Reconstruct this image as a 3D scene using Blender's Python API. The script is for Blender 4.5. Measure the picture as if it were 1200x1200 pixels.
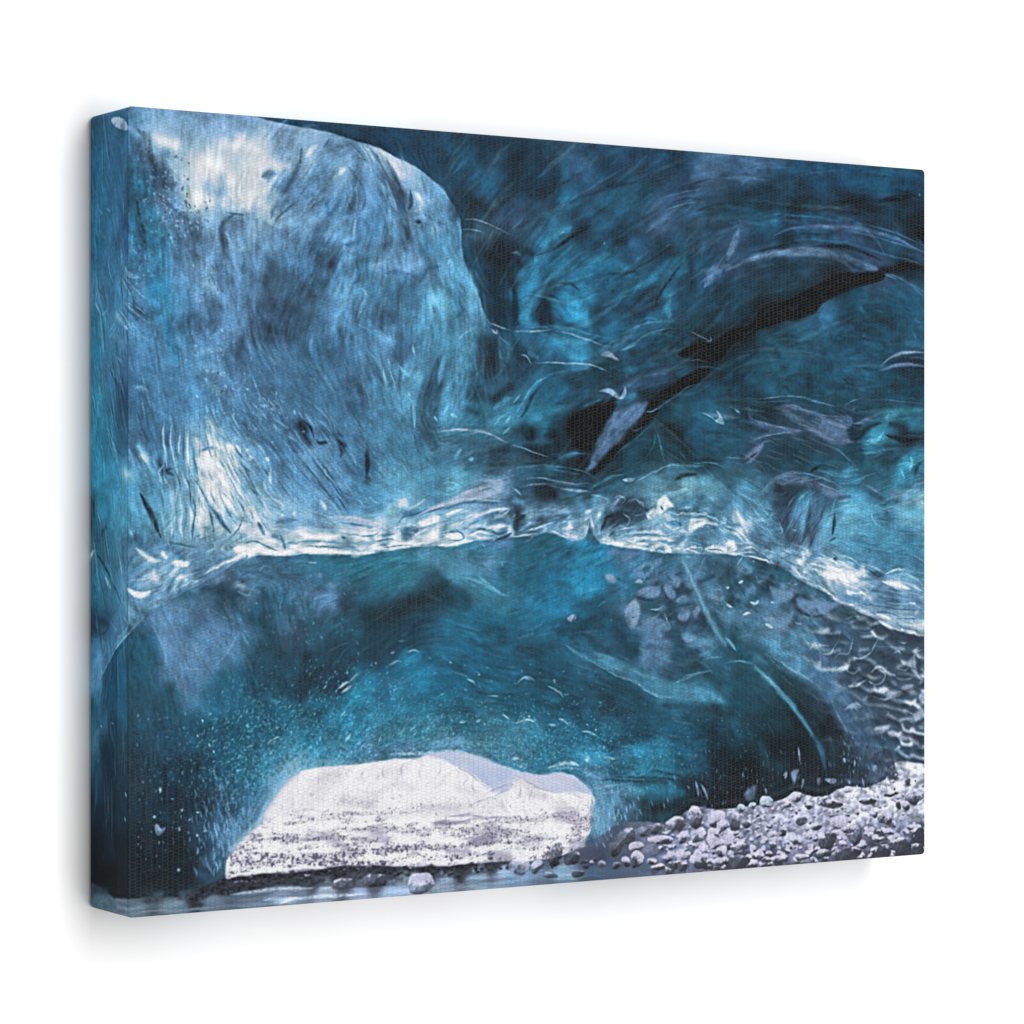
import bpy, bmesh, math
import numpy as np
from mathutils import Vector

# ---------------------------------------------------------------- stage: camera, light, exposure
for o in list(bpy.data.objects): bpy.data.objects.remove(o, do_unlink=True)
scene = bpy.context.scene
H = 0.2794                                   # 11 inch canvas, 14 wide, 1 1/4 deep
W = H * 14 / 11
D = H * 1.25 / 11
GAP = 0.0008                                 # wall to canvas

cam_data = bpy.data.cameras.new("camera")
cam_data.sensor_width = 36.0
cam_data.lens = 3458 / 1200 * 36
cam_data.clip_start = 0.01; cam_data.clip_end = 60
camera = bpy.data.objects.new("camera", cam_data)
scene.collection.objects.link(camera)
HEADING = math.atan2(.5338, .8455)
camera.location = (-1.5391 * H, -GAP - D - 3.3232 * H, H / 2)
camera.rotation_euler = (math.pi / 2, 0, -HEADING)
scene.camera = camera

world = bpy.data.worlds.new("World")
scene.world = world
world.use_nodes = True
# a plain white studio: bright ceiling, dimmer floor
wn, wlk = world.node_tree.nodes, world.node_tree.links
tc = wn.new("ShaderNodeTexCoord"); sx = wn.new("ShaderNodeSeparateXYZ"); mr = wn.new("ShaderNodeMapRange")
wlk.new(tc.outputs["Generated"], sx.inputs[0]); wlk.new(sx.outputs[2], mr.inputs[0])
mr.inputs[1].default_value = -.8; mr.inputs[2].default_value = .8
mr.inputs[3].default_value = .17; mr.inputs[4].default_value = .58
wlk.new(mr.outputs[0], wn["Background"].inputs[1])
wn["Background"].inputs[0].default_value = (1, 1, 1, 1)

def lamp(name, loc, aim, size, power, col=(1, 1, 1)):
    l = bpy.data.lights.new(name, 'AREA'); l.shape = 'RECTANGLE'
    l.size, l.size_y = size; l.energy = power; l.color = col
    o = bpy.data.objects.new(name, l); scene.collection.objects.link(o)
    o.location = loc
    o.rotation_euler = (Vector(aim) - Vector(loc)).to_track_quat('-Z', 'Y').to_euler()
    return o
mid = Vector((W / 2, 0, H / 2))
lamp("softbox", mid + Vector((0.36, -3.0, 0.34)), mid, (1.3, 3.8), 106)

scene.view_settings.view_transform = 'Standard'
scene.view_settings.look = 'None'
scene.view_settings.exposure = 0.0
scene.view_settings.gamma = 1.0
scene.view_settings.use_curve_mapping = False
scene.render.engine = 'CYCLES'
scene.cycles.use_denoising = True
scene.cycles.max_bounces = 6
scene.render.film_transparent = False
# ---------------------------------------------------------------- the print
# The picture on the canvas is mixed here, point by point, in the print's own
# flat sheet (front of the canvas plus the strip folded round its left side); traced points come in image pixels.
import numpy as np
import math

RES = 960                        # print dots per canvas height
ASPECT = 14.0 / 11.0
EDGE = 1.25 / 11.0               # depth of the stretcher / canvas height
PW, PH = int(round(RES * ASPECT)), RES
SW = int(round(RES * EDGE))
TW = SW + PW                     # sheet width: side strip, then the front

def homography(src, dst):
    a, b = [], []
    for (x, y), (u, v) in zip(src, dst):
        a.append([x, y, 1, 0, 0, 0, -u * x, -u * y]); b.append(u)
        a.append([0, 0, 0, x, y, 1, -v * x, -v * y]); b.append(v)
    return np.append(np.linalg.solve(np.array(a, float), np.array(b, float)), 1).reshape(3, 3)

# corners of the front and of the side strip in image pixels -> sheet dots
FRONT_Q = [(150, 124), (1084, 198), (1084, 1000), (150, 1076)]
STRIP_Q = [(107, 135.5), (150, 124), (150, 1076), (107, 1064.5)]
HF = homography(FRONT_Q, [(SW, 0), (TW, 0), (TW, PH), (SW, PH)])
HS = homography(STRIP_Q, [(0, 0), (SW, 0), (SW, PH), (0, PH)])

def to_sheet(p):
    p = np.asarray(p, float).reshape(-1, 2)
    h = np.c_[p, np.ones(len(p))]
    f = h @ HF.T; f = f[:, :2] / f[:, 2:]
    s = h @ HS.T; s = s[:, :2] / s[:, 2:]
    return np.where((p[:, :1] < 150), s, f)

def from_sheet(U, V):
    out = []
    for H in (HF, HS):
        I = np.linalg.inv(H)
        w = I[2, 0] * U + I[2, 1] * V + I[2, 2]
        out.append(((I[0, 0] * U + I[0, 1] * V + I[0, 2]) / w, (I[1, 0] * U + I[1, 1] * V + I[1, 2]) / w))
    m = U < SW
    return np.where(m, out[1][0], out[0][0]), np.where(m, out[1][1], out[0][1])

def local_scale(x):              # sheet dots per image pixel
    return 952.0 / (952.0 - 150.0 * (min(max(x, 150), 1084) - 150) / 934.0) * (RES / 952.0)

rng = np.random.default_rng(7)
U0, V0 = np.meshgrid(np.arange(TW) + .5, np.arange(PH) + .5)
XX, YY = from_sheet(U0, V0)      # image pixel position of every dot

def vnoise(sx, sy, seed, shape=None, ox=0, oy=0, U=None, V=None):
    """smooth lattice noise 0..1, cell sx by sy dots"""
    r = np.random.default_rng(seed)
    N = 256
    g = r.random((N, N)).astype(np.float32)
    U = U0 if U is None else U; V = V0 if V is None else V
    x = U / sx + 31.7; y = V / sy + 17.3
    xi = np.floor(x).astype(int); yi = np.floor(y).astype(int)
    fx = x - xi; fy = y - yi
    fx = fx * fx * fx * (fx * (fx * 6 - 15) + 10); fy = fy * fy * fy * (fy * (fy * 6 - 15) + 10)
    x0 = xi % N; x1 = (xi + 1) % N; y0 = yi % N; y1 = (yi + 1) % N
    return (g[y0, x0] * (1 - fx) + g[y0, x1] * fx) * (1 - fy) + (g[y1, x0] * (1 - fx) + g[y1, x1] * fx) * fy

def fbm(sx, sy, seed, octs=4, U=None, V=None, gain=.55):
    o = 0; a = 1; t = 0
    for k in range(octs):
        o = o + a * vnoise(sx / 2 ** k, sy / 2 ** k, seed + 13 * k, U=U, V=V); t += a; a *= gain
    return o / t

def blur(a, r):
    """three box passes ~ gaussian of sigma r"""
    k = max(1, int(round(r * 1.0)))
    for _ in range(3):
        for ax in (0, 1):
            p = np.pad(a, [(k, k) if i == ax else (0, 0) for i in range(a.ndim)], mode='edge')
            c = np.cumsum(p, axis=ax, dtype=np.float64)
            z = np.zeros_like(np.take(c, [0], axis=ax)); c = np.concatenate([z, c], axis=ax)
            n = 2 * k + 1
            hi = np.take(c, np.arange(n, c.shape[ax]), axis=ax); lo = np.take(c, np.arange(0, c.shape[ax] - n), axis=ax)
            a = (hi - lo) / n
    return a

def hexc(h):
    return np.array([int(h[i:i + 2], 16) for i in (0, 2, 4)], float)

def sstep(a, b, x):
    t = np.clip((x - a) / (b - a), 0, 1); return t * t * (3 - 2 * t)

def smooth_pts(p, closed=False, n=5):
    p = np.asarray(p, float)
    if len(p) < 3: return p
    if closed: q = np.vstack([p[-1], p, p[0], p[1]])
    else: q = np.vstack([2 * p[0] - p[1], p, 2 * p[-1] - p[-2]])
    out = []
    for i in range(1, len(q) - 2):
        a, b, c, d = q[i - 1], q[i], q[i + 1], q[i + 2]
        for k in range(n):
            t = k / n
            out.append(.5 * (2 * b + (c - a) * t + (2 * a - 5 * b + 4 * c - d) * t * t + (3 * b - a - 3 * c + d) * t ** 3))
    if not closed: out.append(q[-2])
    return np.array(out)

def poly_mask(pts, feather, pad=4, x0=None, sub=1):
    """signed-distance mask of a closed outline (sheet dots) -> (slices, alpha)"""
    P = np.asarray(pts, float)
    lo = np.floor(P.min(0) - feather - pad).astype(int); hi = np.ceil(P.max(0) + feather + pad).astype(int)
    a, b = max(lo[0], 0), min(hi[0], TW); c, d = max(lo[1], 0), min(hi[1], PH)
    if a >= b or c >= d: return None
    gx, gy = U0[c:d, a:b], V0[c:d, a:b]
    ins = np.zeros(gx.shape, bool); dist = np.full(gx.shape, 1e9)
    for i in range(len(P)):
        (x1, y1), (x2, y2) = P[i], P[(i + 1) % len(P)]
        cr = (y1 > gy) != (y2 > gy)
        if y1 != y2: ins ^= cr & (gx < (x2 - x1) * (gy - y1) / (y2 - y1) + x1)
        dx, dy = x2 - x1, y2 - y1; L = dx * dx + dy * dy + 1e-9
        t = np.clip(((gx - x1) * dx + (gy - y1) * dy) / L, 0, 1)
        dist = np.minimum(dist, (gx - x1 - t * dx) ** 2 + (gy - y1 - t * dy) ** 2)
    sd = np.sqrt(dist) * np.where(ins, 1, -1)
    return (slice(c, d), slice(a, b)), sstep(-feather / 2, feather / 2, sd)

def full_mask(pts, feather, n=4, closed_smooth=False):
    m = np.zeros((PH, TW))
    r = poly_mask(pts, feather)
    if r: m[r[0]] = r[1]
    return m

def line_mask(pts, w, kind, soft):
    P = np.asarray(pts, float)
    r = w * 1.6 + 2
    lo = np.floor(P.min(0) - r).astype(int); hi = np.ceil(P.max(0) + r).astype(int)
    a, b = max(lo[0], 0), min(hi[0], TW); c, d = max(lo[1], 0), min(hi[1], PH)
    if a >= b or c >= d: return None
    gx, gy = U0[c:d, a:b], V0[c:d, a:b]
    seg = np.hypot(*np.diff(P, axis=0).T) if len(P) > 1 else np.array([0.])
    cum = np.r_[0, np.cumsum(seg)]; tot = max(cum[-1], 1e-6)
    best = np.full(gx.shape, 1e9); par = np.zeros(gx.shape)
    if len(P) == 1:
        best = (gx - P[0, 0]) ** 2 + (gy - P[0, 1]) ** 2; par[:] = .5
    for i in range(len(P) - 1):
        x1, y1 = P[i]; dx, dy = P[i + 1] - P[i]; L = dx * dx + dy * dy + 1e-9
        t = np.clip(((gx - x1) * dx + (gy - y1) * dy) / L, 0, 1)
        q = (gx - x1 - t * dx) ** 2 + (gy - y1 - t * dy) ** 2
        m = q < best; best = np.where(m, q, best); par = np.where(m, (cum[i] + t * seg[i]) / tot, par)
    dd = np.sqrt(best)
    if kind == 'l': W = w * np.maximum(np.sin(np.pi * np.clip(par, .02, .98)) ** .7, .12)
    elif kind == 'a': W = w * np.clip(1 - par, .08, 1) ** .8        # thick start, thin end
    else: W = np.full(gx.shape, w, float)
    if kind == 'b': al = np.exp(-(dd / (w * .55)) ** 2)
    else:
        h = np.maximum(W / 2, .45)
        al = np.exp(-(dd / (h * 1.1)) ** 2.6) if soft <= .6 else np.exp(-(dd / (h * 1.15)) ** 2)
        al = al * np.minimum(1, W / 1.3 + .2) * (.78 + .22 * np.sin(np.pi * np.clip(par, .03, .97)))
    return (slice(c, d), slice(a, b)), al

def put(img, res, col, op, mod=None):
    if res is None: return
    sl, al = res
    al = al * op
    if mod is not None: al = al * mod[sl]
    img[sl] += (col - img[sl]) * al[..., None]

def strokes(img, text, mod=None):
    """T ox oy k : following points are read ox+x/k, oy+y/k
       kind colour opacity width[,soft] x,y x,y ..   (l taper both, a taper end, c even, b airbrush, p outline)"""
    ox, oy, k = 0, 0, 1.
    for ln in text.strip().splitlines():
        f = ln.split()
        if not f or f[0][0] == '#': continue
        if f[0] == 'T': ox, oy, k = float(f[1]), float(f[2]), float(f[3]); continue
        col = hexc(f[1]); op = float(f[2])
        ws = f[3].split(','); w = float(ws[0]) / k; soft = float(ws[1]) if len(ws) > 1 else .6
        p = np.array([[float(v) for v in q.split(',')] for q in f[4:]])
        p = np.c_[ox + p[:, 0] / k, oy + p[:, 1] / k]
        w *= local_scale(p[:, 0].mean())
        if f[0] == 'p':
            s = to_sheet(smooth_pts(p, True, 4)); put(img, poly_mask(s, max(w * 1.7, 2.2)), col, op, None if col.max() < 60 else mod)
        else:
            s = to_sheet(smooth_pts(p, False, 5)); put(img, line_mask(s, w, f[0], soft), col, op, mod if f[0] != 'b' else None)

def samples(text):
    v = []
    for tok in text.split():
        a, b, c = tok.split(','); v.append((float(a), float(b), *hexc(c)))
    return np.array(v)

def field(S, step=3, warp=5., eps=9., power=2.4, seed=3):
    """colours spread between the sampled dots"""
    u = U0[::step, ::step]; v = V0[::step, ::step]
    wu = (fbm(46, 46, seed, 3)[::step, ::step] - .5) * 2 * warp; wv = (fbm(46, 46, seed + 50, 3)[::step, ::step] - .5) * 2 * warp
    u = u + wu; v = v + wv
    P = to_sheet(S[:, :2])
    num = np.zeros(u.shape + (3,)); den = np.zeros(u.shape)
    for (pu, pv), c in zip(P, S[:, 2:]):
        w = 1 / ((u - pu) ** 2 + (v - pv) ** 2 + eps * eps) ** power
        num += w[..., None] * c; den += w
    f = num / den[..., None]
    # back to full size, bilinear
    h, w = f.shape[:2]
    yi = np.clip((np.arange(PH) - 0) / step, 0, h - 1.001); xi = np.clip(np.arange(TW) / step, 0, w - 1.001)
    y0 = yi.astype(int); x0 = xi.astype(int); fy = (yi - y0)[:, None, None]; fx = (xi - x0)[None, :, None]
    return (f[y0][:, x0] * (1 - fx) + f[y0][:, x0 + 1] * fx) * (1 - fy) + (f[y0 + 1][:, x0] * (1 - fx) + f[y0 + 1][:, x0 + 1] * fx) * fy

def bil(a, u, v):
    u = np.clip(u - .5, 0, TW - 1.001); v = np.clip(v - .5, 0, PH - 1.001)
    x = u.astype(int); y = v.astype(int); fx = u - x; fy = v - y
    if a.ndim == 3: fx = fx[..., None]; fy = fy[..., None]
    return (a[y, x] * (1 - fx) + a[y, x + 1] * fx) * (1 - fy) + (a[y + 1, x] * (1 - fx) + a[y + 1, x + 1] * fx) * fy

def grain(ang, length, seed, base=1.6):
    """noise combed along the direction field ang (streaks in the ice)"""
    if np.ndim(base): n = base
    else: n = vnoise(base, base, seed) * .6 + vnoise(base * 3, base * 3, seed + 1) * .4
    acc = n.copy(); cnt = 1.
    for sgn in (1, -1):
        u, v = U0.copy(), V0.copy()
        for i in range(int(length)):
            a = bil(ang, u, v); u = u + sgn * np.cos(a) * 1.6; v = v + sgn * np.sin(a) * 1.6
            acc += bil(n, u, v); cnt += 1
    acc /= cnt
    return np.clip((acc - acc.mean()) / (acc.std() * 2.2), -1.6, 1.6)

def angles(text):
    """x,y,deg samples -> smooth direction field"""
    u = U0[::8, ::8]; v = V0[::8, ::8]
    c = np.zeros(u.shape); s = np.zeros(u.shape)
    for tok in text.split():
        x, y, d = [float(q) for q in tok.split(',')]
        (pu, pv), = to_sheet([(x, y)])
        w = 1 / ((u - pu) ** 2 + (v - pv) ** 2 + 400) ** 1.8
        c += w * math.cos(math.radians(2 * d)); s += w * math.sin(math.radians(2 * d))
    a = np.arctan2(s, c) / 2
    cc, ss = np.cos(2 * a), np.sin(2 * a)
    def up(q):
        yi = np.clip(np.arange(PH) / 8, 0, q.shape[0] - 1.001); xi = np.clip(np.arange(TW) / 8, 0, q.shape[1] - 1.001)
        y0 = yi.astype(int); x0 = xi.astype(int); fy = (yi - y0)[:, None]; fx = (xi - x0)[None]
        return (q[y0][:, x0] * (1 - fx) + q[y0][:, x0 + 1] * fx) * (1 - fy) + (q[y0 + 1][:, x0] * (1 - fx) + q[y0 + 1][:, x0 + 1] * fx) * fy
    return np.arctan2(up(ss), up(cc)) / 2

def crinkle(scale, seed, warp=1.2, octs=3):
    """folded, glassy creases: thin bright ridges on a domain that has been pushed about"""
    a = fbm(scale * 1.8, scale * 1.8, seed, 2) - .5; b = fbm(scale * 1.8, scale * 1.8, seed + 71, 2) - .5
    U = U0 + a * scale * warp * 3; V = V0 + b * scale * warp * 3
    o = 0; t = 0; g = 1
    for k in range(octs):
        n = vnoise(scale / 2 ** k, scale / 2 ** k, seed + 7 * k + 200, U=U, V=V)
        o = o + g * (1 - np.abs(2 * n - 1)) ** 2; t += g; g *= .6
    o = o / t
    return (o - o.mean()) / o.std()

def cells(sx, sy, deg, seed, jit=.9):
    """nearest and second nearest seed of a jittered lattice, plus the place inside the cell"""
    c, s = math.cos(math.radians(deg)), math.sin(math.radians(deg))
    w = fbm(sx * 2, sx * 2, seed + 5, 2) - .5; w2 = fbm(sx * 2, sx * 2, seed + 6, 2) - .5
    X = (U0 * c + V0 * s + w * sx * 1.2) / sx; Y = (-U0 * s + V0 * c + w2 * sy * 1.2) / sy
    r = np.random.default_rng(seed); N = 128
    jx = r.random((N, N)) * jit; jy = r.random((N, N)) * jit; val = r.random((N, N))
    xi = np.floor(X).astype(int); yi = np.floor(Y).astype(int)
    f1 = np.full(X.shape, 9.); f2 = f1.copy(); dx = f1.copy(); dy = f1.copy(); vv = f1.copy()
    for i in (-1, 0, 1):
        for j in (-1, 0, 1):
            a, b = (xi + i) % N, (yi + j) % N
            ex = X - (xi + i + jx[b, a]); ey = Y - (yi + j + jy[b, a]); d = np.hypot(ex, ey)
            m = d < f1
            f2 = np.where(m, f1, np.minimum(f2, d)); dx = np.where(m, ex, dx); dy = np.where(m, ey, dy); vv = np.where(m, val[b, a], vv); f1 = np.where(m, d, f1)
    return f1, f2, dx, dy, vv
# ink colours read off the image by eye: x,y in image pixels, colour
INK_ICEWALL = """155,135,5580a8 175,140,7a9fcb 220,150,7f97c4 280,160,7c8ebd 330,170,8292bd 160,170,3a6a90 175,180,45648a 195,175,a9bfdc 235,195,c8d3e8 265,195,e6e6ee 300,175,d9dff0 250,210,f0e8ea 290,215,ece9ee 215,205,9fb5d6 165,210,2c6a8e 182,205,34557a 195,235,5e7ba8 230,235,dfe4ea 285,225,e9e6ea 245,255,8fb0d8 200,250,5a76a0 225,265,50698f 160,260,2a6b93 180,270,2d7ba3 270,255,6886ae 300,260,7f9ecb 315,245,bccbe4 340,190,8aa3cf 340,235,5d7ba5 330,275,5f7fa8 285,290,7a9bcb 245,300,6a8ebd 220,310,5f84b3 190,310,3f7cab 165,310,3a6d97 160,340,4a7da8 185,340,2779a5 210,350,4a83b0 240,340,6b8fc0 265,320,5b7fae 300,310,4d6f95 320,330,36536f 345,310,3f6287
370,160,8aa0cc 400,170,6f8fbf 360,180,9db5da 380,200,6488b5 400,200,8aaad4 430,190,6d92c2 450,180,b9c8e2 465,200,bcc9e0 480,215,8eabd2 500,225,6b95c3 520,245,5a90bd 455,205,3d5d82 470,235,385878 490,235,8cb0d9 505,255,6f9fd0 475,225,3b5674 360,230,5c83b0 360,255,82a8d6 390,250,4f7aa5 420,225,5b7fae 415,245,54749f 445,245,5a86b5 400,275,6fa0cf 375,290,507ca8 430,270,4c7aa4 460,275,54799f 500,290,4f83ad 530,280,5a94bf 480,300,6587b2 450,305,6a93c2 500,315,4a7090 540,310,5f9cc6 520,350,66a9d0 555,345,62a3cc 540,340,44759a 360,310,4a75a0 380,330,436a8c 410,320,5f95c5 430,320,3f6a8a 450,340,3f6c8e 480,340,44749a 400,360,5f92c2 350,350,44688f"""
INK_ICELOW = """160,380,4f84b4 200,385,4b88b8 240,380,557fb0 270,380,6288ba 300,380,4a6d96 330,390,37597c 345,370,35506e 165,420,4377a5 200,420,4e86b5 230,420,4f85b2 260,430,5d87b5 290,420,44678e 330,420,4f79a6 160,470,3a6a95 200,470,4a7dac 240,470,4d82b0 280,480,4a76a2 320,470,4a739d 345,490,47719b 155,520,44729c 180,510,3e6a93 370,380,4f7ea8 400,375,5a8cba 430,380,3e668a 455,395,3b5f80 370,420,3f6d94 400,420,416b92 430,400,5586b3 450,400,6492bf 470,410,37587a 490,390,4a82a8 520,400,4780a4 545,380,4a7a9c 550,400,4e8cb2 480,440,5b95bf 510,440,36607f 505,460,30556f 540,430,4c8bb0 530,460,447ea3 370,470,416f97 410,470,3b6288 450,470,4a7fa6 480,470,5796be 495,495,2f566f 470,500,4680a5 530,490,4c8db3 440,520,4a80a8 480,520,3f7498 400,500,47769f
570,400,2a5f80 575,430,1c4258 570,460,2a607f 590,420,2a6484 560,480,2f6f8e 590,470,2b5d78 595,490,4390b0
200,540,5a90bf 170,540,5f95c2 155,560,4787b4 180,580,5492be 215,560,7aacd6 250,540,a0c0de 265,560,b0cae2 240,520,85add2 290,560,80acd4 310,560,6d9bc8 330,540,4d7ba5 345,560,5f93c3 300,600,a9c8e2 270,600,9cc0de 240,600,a0c4e0 210,600,82b5d8 180,620,5a93b9 160,620,4b86ad 330,600,8fbadf 345,620,6f9bc8 370,540,6c9ccb 390,560,5f93c4 400,580,4f7fae 380,600,77a5d2 430,540,3a6a8e 430,580,4a82aa 460,560,5fa0c8 480,590,72a8cc 510,570,4a87aa 520,540,3f6f8f 550,540,2f5f7c 580,540,2a5068 540,560,62a2c4 580,570,6f88ac 560,590,7f98c0
160,660,5f95bd 200,660,7faed0 180,690,8fb4d4 230,660,7aa5c8 260,650,6a92b8 160,700,5f8fb8 200,690,6d9cc4 240,675,6f93bc 270,640,a0c0dc 310,635,c0d0e4 350,630,c8d8ea 390,630,b0c8e2 430,630,a9c3dd 470,625,98bbd8 510,625,a0bfda 550,615,88a8ca 590,610,7f95b8 155,735,5f8db5 175,710,5a88b0"""
INK_CEILING = """350,140,0f3d5c 420,150,173a54 500,170,153c58 560,160,12364f 600,160,143a55 450,165,123a58 540,190,1c4f70 540,230,1a3c52 550,250,17364a 560,200,1c5678 575,210,1e5f83 600,200,123348 570,270,2f4f68 600,260,2f5272 590,290,122c3d 560,310,1a4a66 580,320,0e2433 600,330,163a50 590,370,0f3348
650,170,234f6e 680,190,345f8a 660,190,265c80 640,200,0f3147 620,210,133a52 665,235,1f6a93 690,220,2a5a80 620,250,26506f 640,230,12344b 650,290,1f6288 660,270,2f7fa8 640,285,2a7099 690,260,1a4a66 680,265,0e2c40 720,200,14405e 760,190,15415f 800,185,15425f 700,240,1f6288 740,230,1f5675 730,280,18405a 720,300,1b5878 760,260,22465f 770,265,4a6491 800,240,32567c 830,200,4a6089 840,190,4a6a94 850,215,2f4a66 800,215,1c3c56 780,300,14384f 740,290,24587c 620,330,2f8fbf 612,350,2d86b5 640,340,15364a 660,330,1f6f98 680,350,2b86b3 650,360,2478a0 700,330,1e648a 740,330,1f6c92 780,310,1f6386 800,310,227096 760,350,123046 800,350,1a4a64 785,350,236f94 830,320,1d4b68 840,340,143a52
870,200,3f5f8a 880,190,45638c 900,190,355680 860,230,14384f 920,210,174a6b 960,200,124a6e 1000,210,14527a 1060,210,0f4a6e 1040,220,1a5a80 900,235,103850 940,235,0d2c3f 1000,235,0c2736 1060,230,0d2a3a 860,250,1a4f6c 900,252,1c5c7d 950,260,154a66 1020,260,0c3044 1075,270,0a1a24 880,280,133c52 920,280,0e3347 950,265,2c4f74 1000,270,345581 1050,285,1c4764 1080,290,1e4a66 870,270,39547d 855,310,3a5680 890,300,304d72 940,293,345578 1000,305,32527a 1030,318,364868 1060,335,2f5b80 1060,312,0b1a26 920,320,12384c 860,340,123e55 980,330,0c1c26 1000,340,124259 1060,360,104c68
870,390,0c1c26 900,370,0c1c26 940,355,0c1c26 860,370,124058 910,400,124a63 950,380,1f5f80 965,365,2f6a95 1000,360,0f3f56 1040,380,124a63 1070,380,1c5d80 860,430,0f4057 900,430,17566f 950,410,1d5878 1000,400,155070 1050,400,165373 915,440,1f6080 1000,430,1d5a7c 1060,430,103a52 960,450,17536e 1010,440,1a5577 1050,450,124a63 880,480,123c50 950,460,175570 1040,470,134a60 1075,470,134860 900,485,0f3040 1000,478,17485f 1070,490,1e6c8d
660,380,1f5f80 620,380,2a86b5 640,400,1f5f82 680,370,2a84b0 700,370,17425c 640,370,0f2f42 660,400,226e94 680,420,2f86ae 660,430,1c4f6c 620,410,1a4358 610,430,15425a 700,410,1a5474 720,390,1f6a8e 760,380,2a6a92 740,405,2a6a92 780,400,174a60 720,430,144a62 760,430,12405a 800,400,144055 820,410,0d202a 850,405,0d202a 700,440,133c50 640,450,1d6080 660,460,1e6485 620,460,2a6f92 600,480,3f8fb5 680,450,143c50 640,480,2a7898 630,490,3187a8 690,470,1f4f68 700,500,0a0f14 690,510,090d11 670,500,0c171e 650,500,124055 720,490,3a5578 740,480,3a5578 710,520,304a68 700,540,2c4a68 760,460,0f2430 790,450,0e2430 780,470,0f2c3a 770,440,34547a 800,440,1d4f68 820,430,0c1c26 740,500,0f2630 720,540,0e222c 760,500,133c50 800,480,17566f 830,470,165270 790,510,133240 770,520,12404f 740,540,154a60 820,510,17587a 840,520,185a7a 800,530,0f3a4c 830,540,143e52 640,520,15485f 650,530,133242 680,540,0b1014 620,510,14303f 625,530,0f1e28 650,545,1a4a60 610,520,2a607f
860,520,134a62 880,530,2c4a68 900,540,16384c 940,530,143c50 960,510,304a68 980,510,385878 930,500,304d6a 900,500,2a4860 1000,510,0e2a3a 1020,510,2f86ab 1040,490,2f86a8 1060,510,0d2433 1060,490,1c6080 1040,530,134458 1070,540,2f83a6 1060,550,2a7fa2 1000,530,1d5b76 960,545,1b4f66 990,545,1f5068 920,560,3a4f6c 930,575,17303f 960,565,34506c 1000,560,2a6482 1020,570,2c5872 1040,560,2a5f78 1080,570,3a6f90 1000,580,4f97bd 940,590,4a86a8 970,590,28445a 1060,590,7fb8d8 1080,580,9cc8e0 890,570,3a6a86 870,580,4f86a6 860,560,2f6078
620,560,2a5a78 640,575,1a2e3c 660,590,2f6a8a 690,570,174058 700,590,4a86a8 650,595,58749a 620,600,5a7498 610,590,26465c 680,610,90b4d2 650,615,6a9bbd 620,620,4f7f9f 720,590,5f8fb0 740,600,2e4a60 725,610,31455c 760,585,5f8fae 770,590,a0c8dc 780,580,6fa0bc 800,570,90b8cc 830,575,6fa5bf 790,560,3a5a70 820,590,4f8bab 850,600,4a7f9c 800,600,4a8aac 840,615,4f86a5 780,610,8cb4cc 820,610,7fb0c8 750,625,90b8d0 720,630,9cc0d8 800,635,84b0cc 840,640,90b0ca 830,625,4f86a8
870,600,6aa9c9 890,600,5f9fc2 920,600,3a5f7c 950,600,4a7090 970,600,62a9c8 1000,600,6cb3d0 1040,600,5a9fc0 1020,600,5aa0c0 1070,600,74b5d2 870,620,8fb8d3 900,630,4f8aab 930,630,4a6c88 950,620,426380 990,630,5fa8c8 1020,630,4f95b5 1060,630,458aaa 1080,640,4a90b0 900,650,6d98bb 930,650,7fa3c4 960,650,6a9bbd 1000,650,4f90b0 1040,660,3f7f9c 1080,670,4a88a6 940,665,9ab5d3 980,670,c0d5e6 1000,680,a5bfdc 1020,675,6c8fb5 1050,685,9abad6 1080,690,6d9cbd 1000,695,7c96bd 1040,700,5f7ea8 1080,710,6d8ab2 1020,710,99adcf 1050,725,a9bcd8 1080,735,c9d4e6"""
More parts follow.
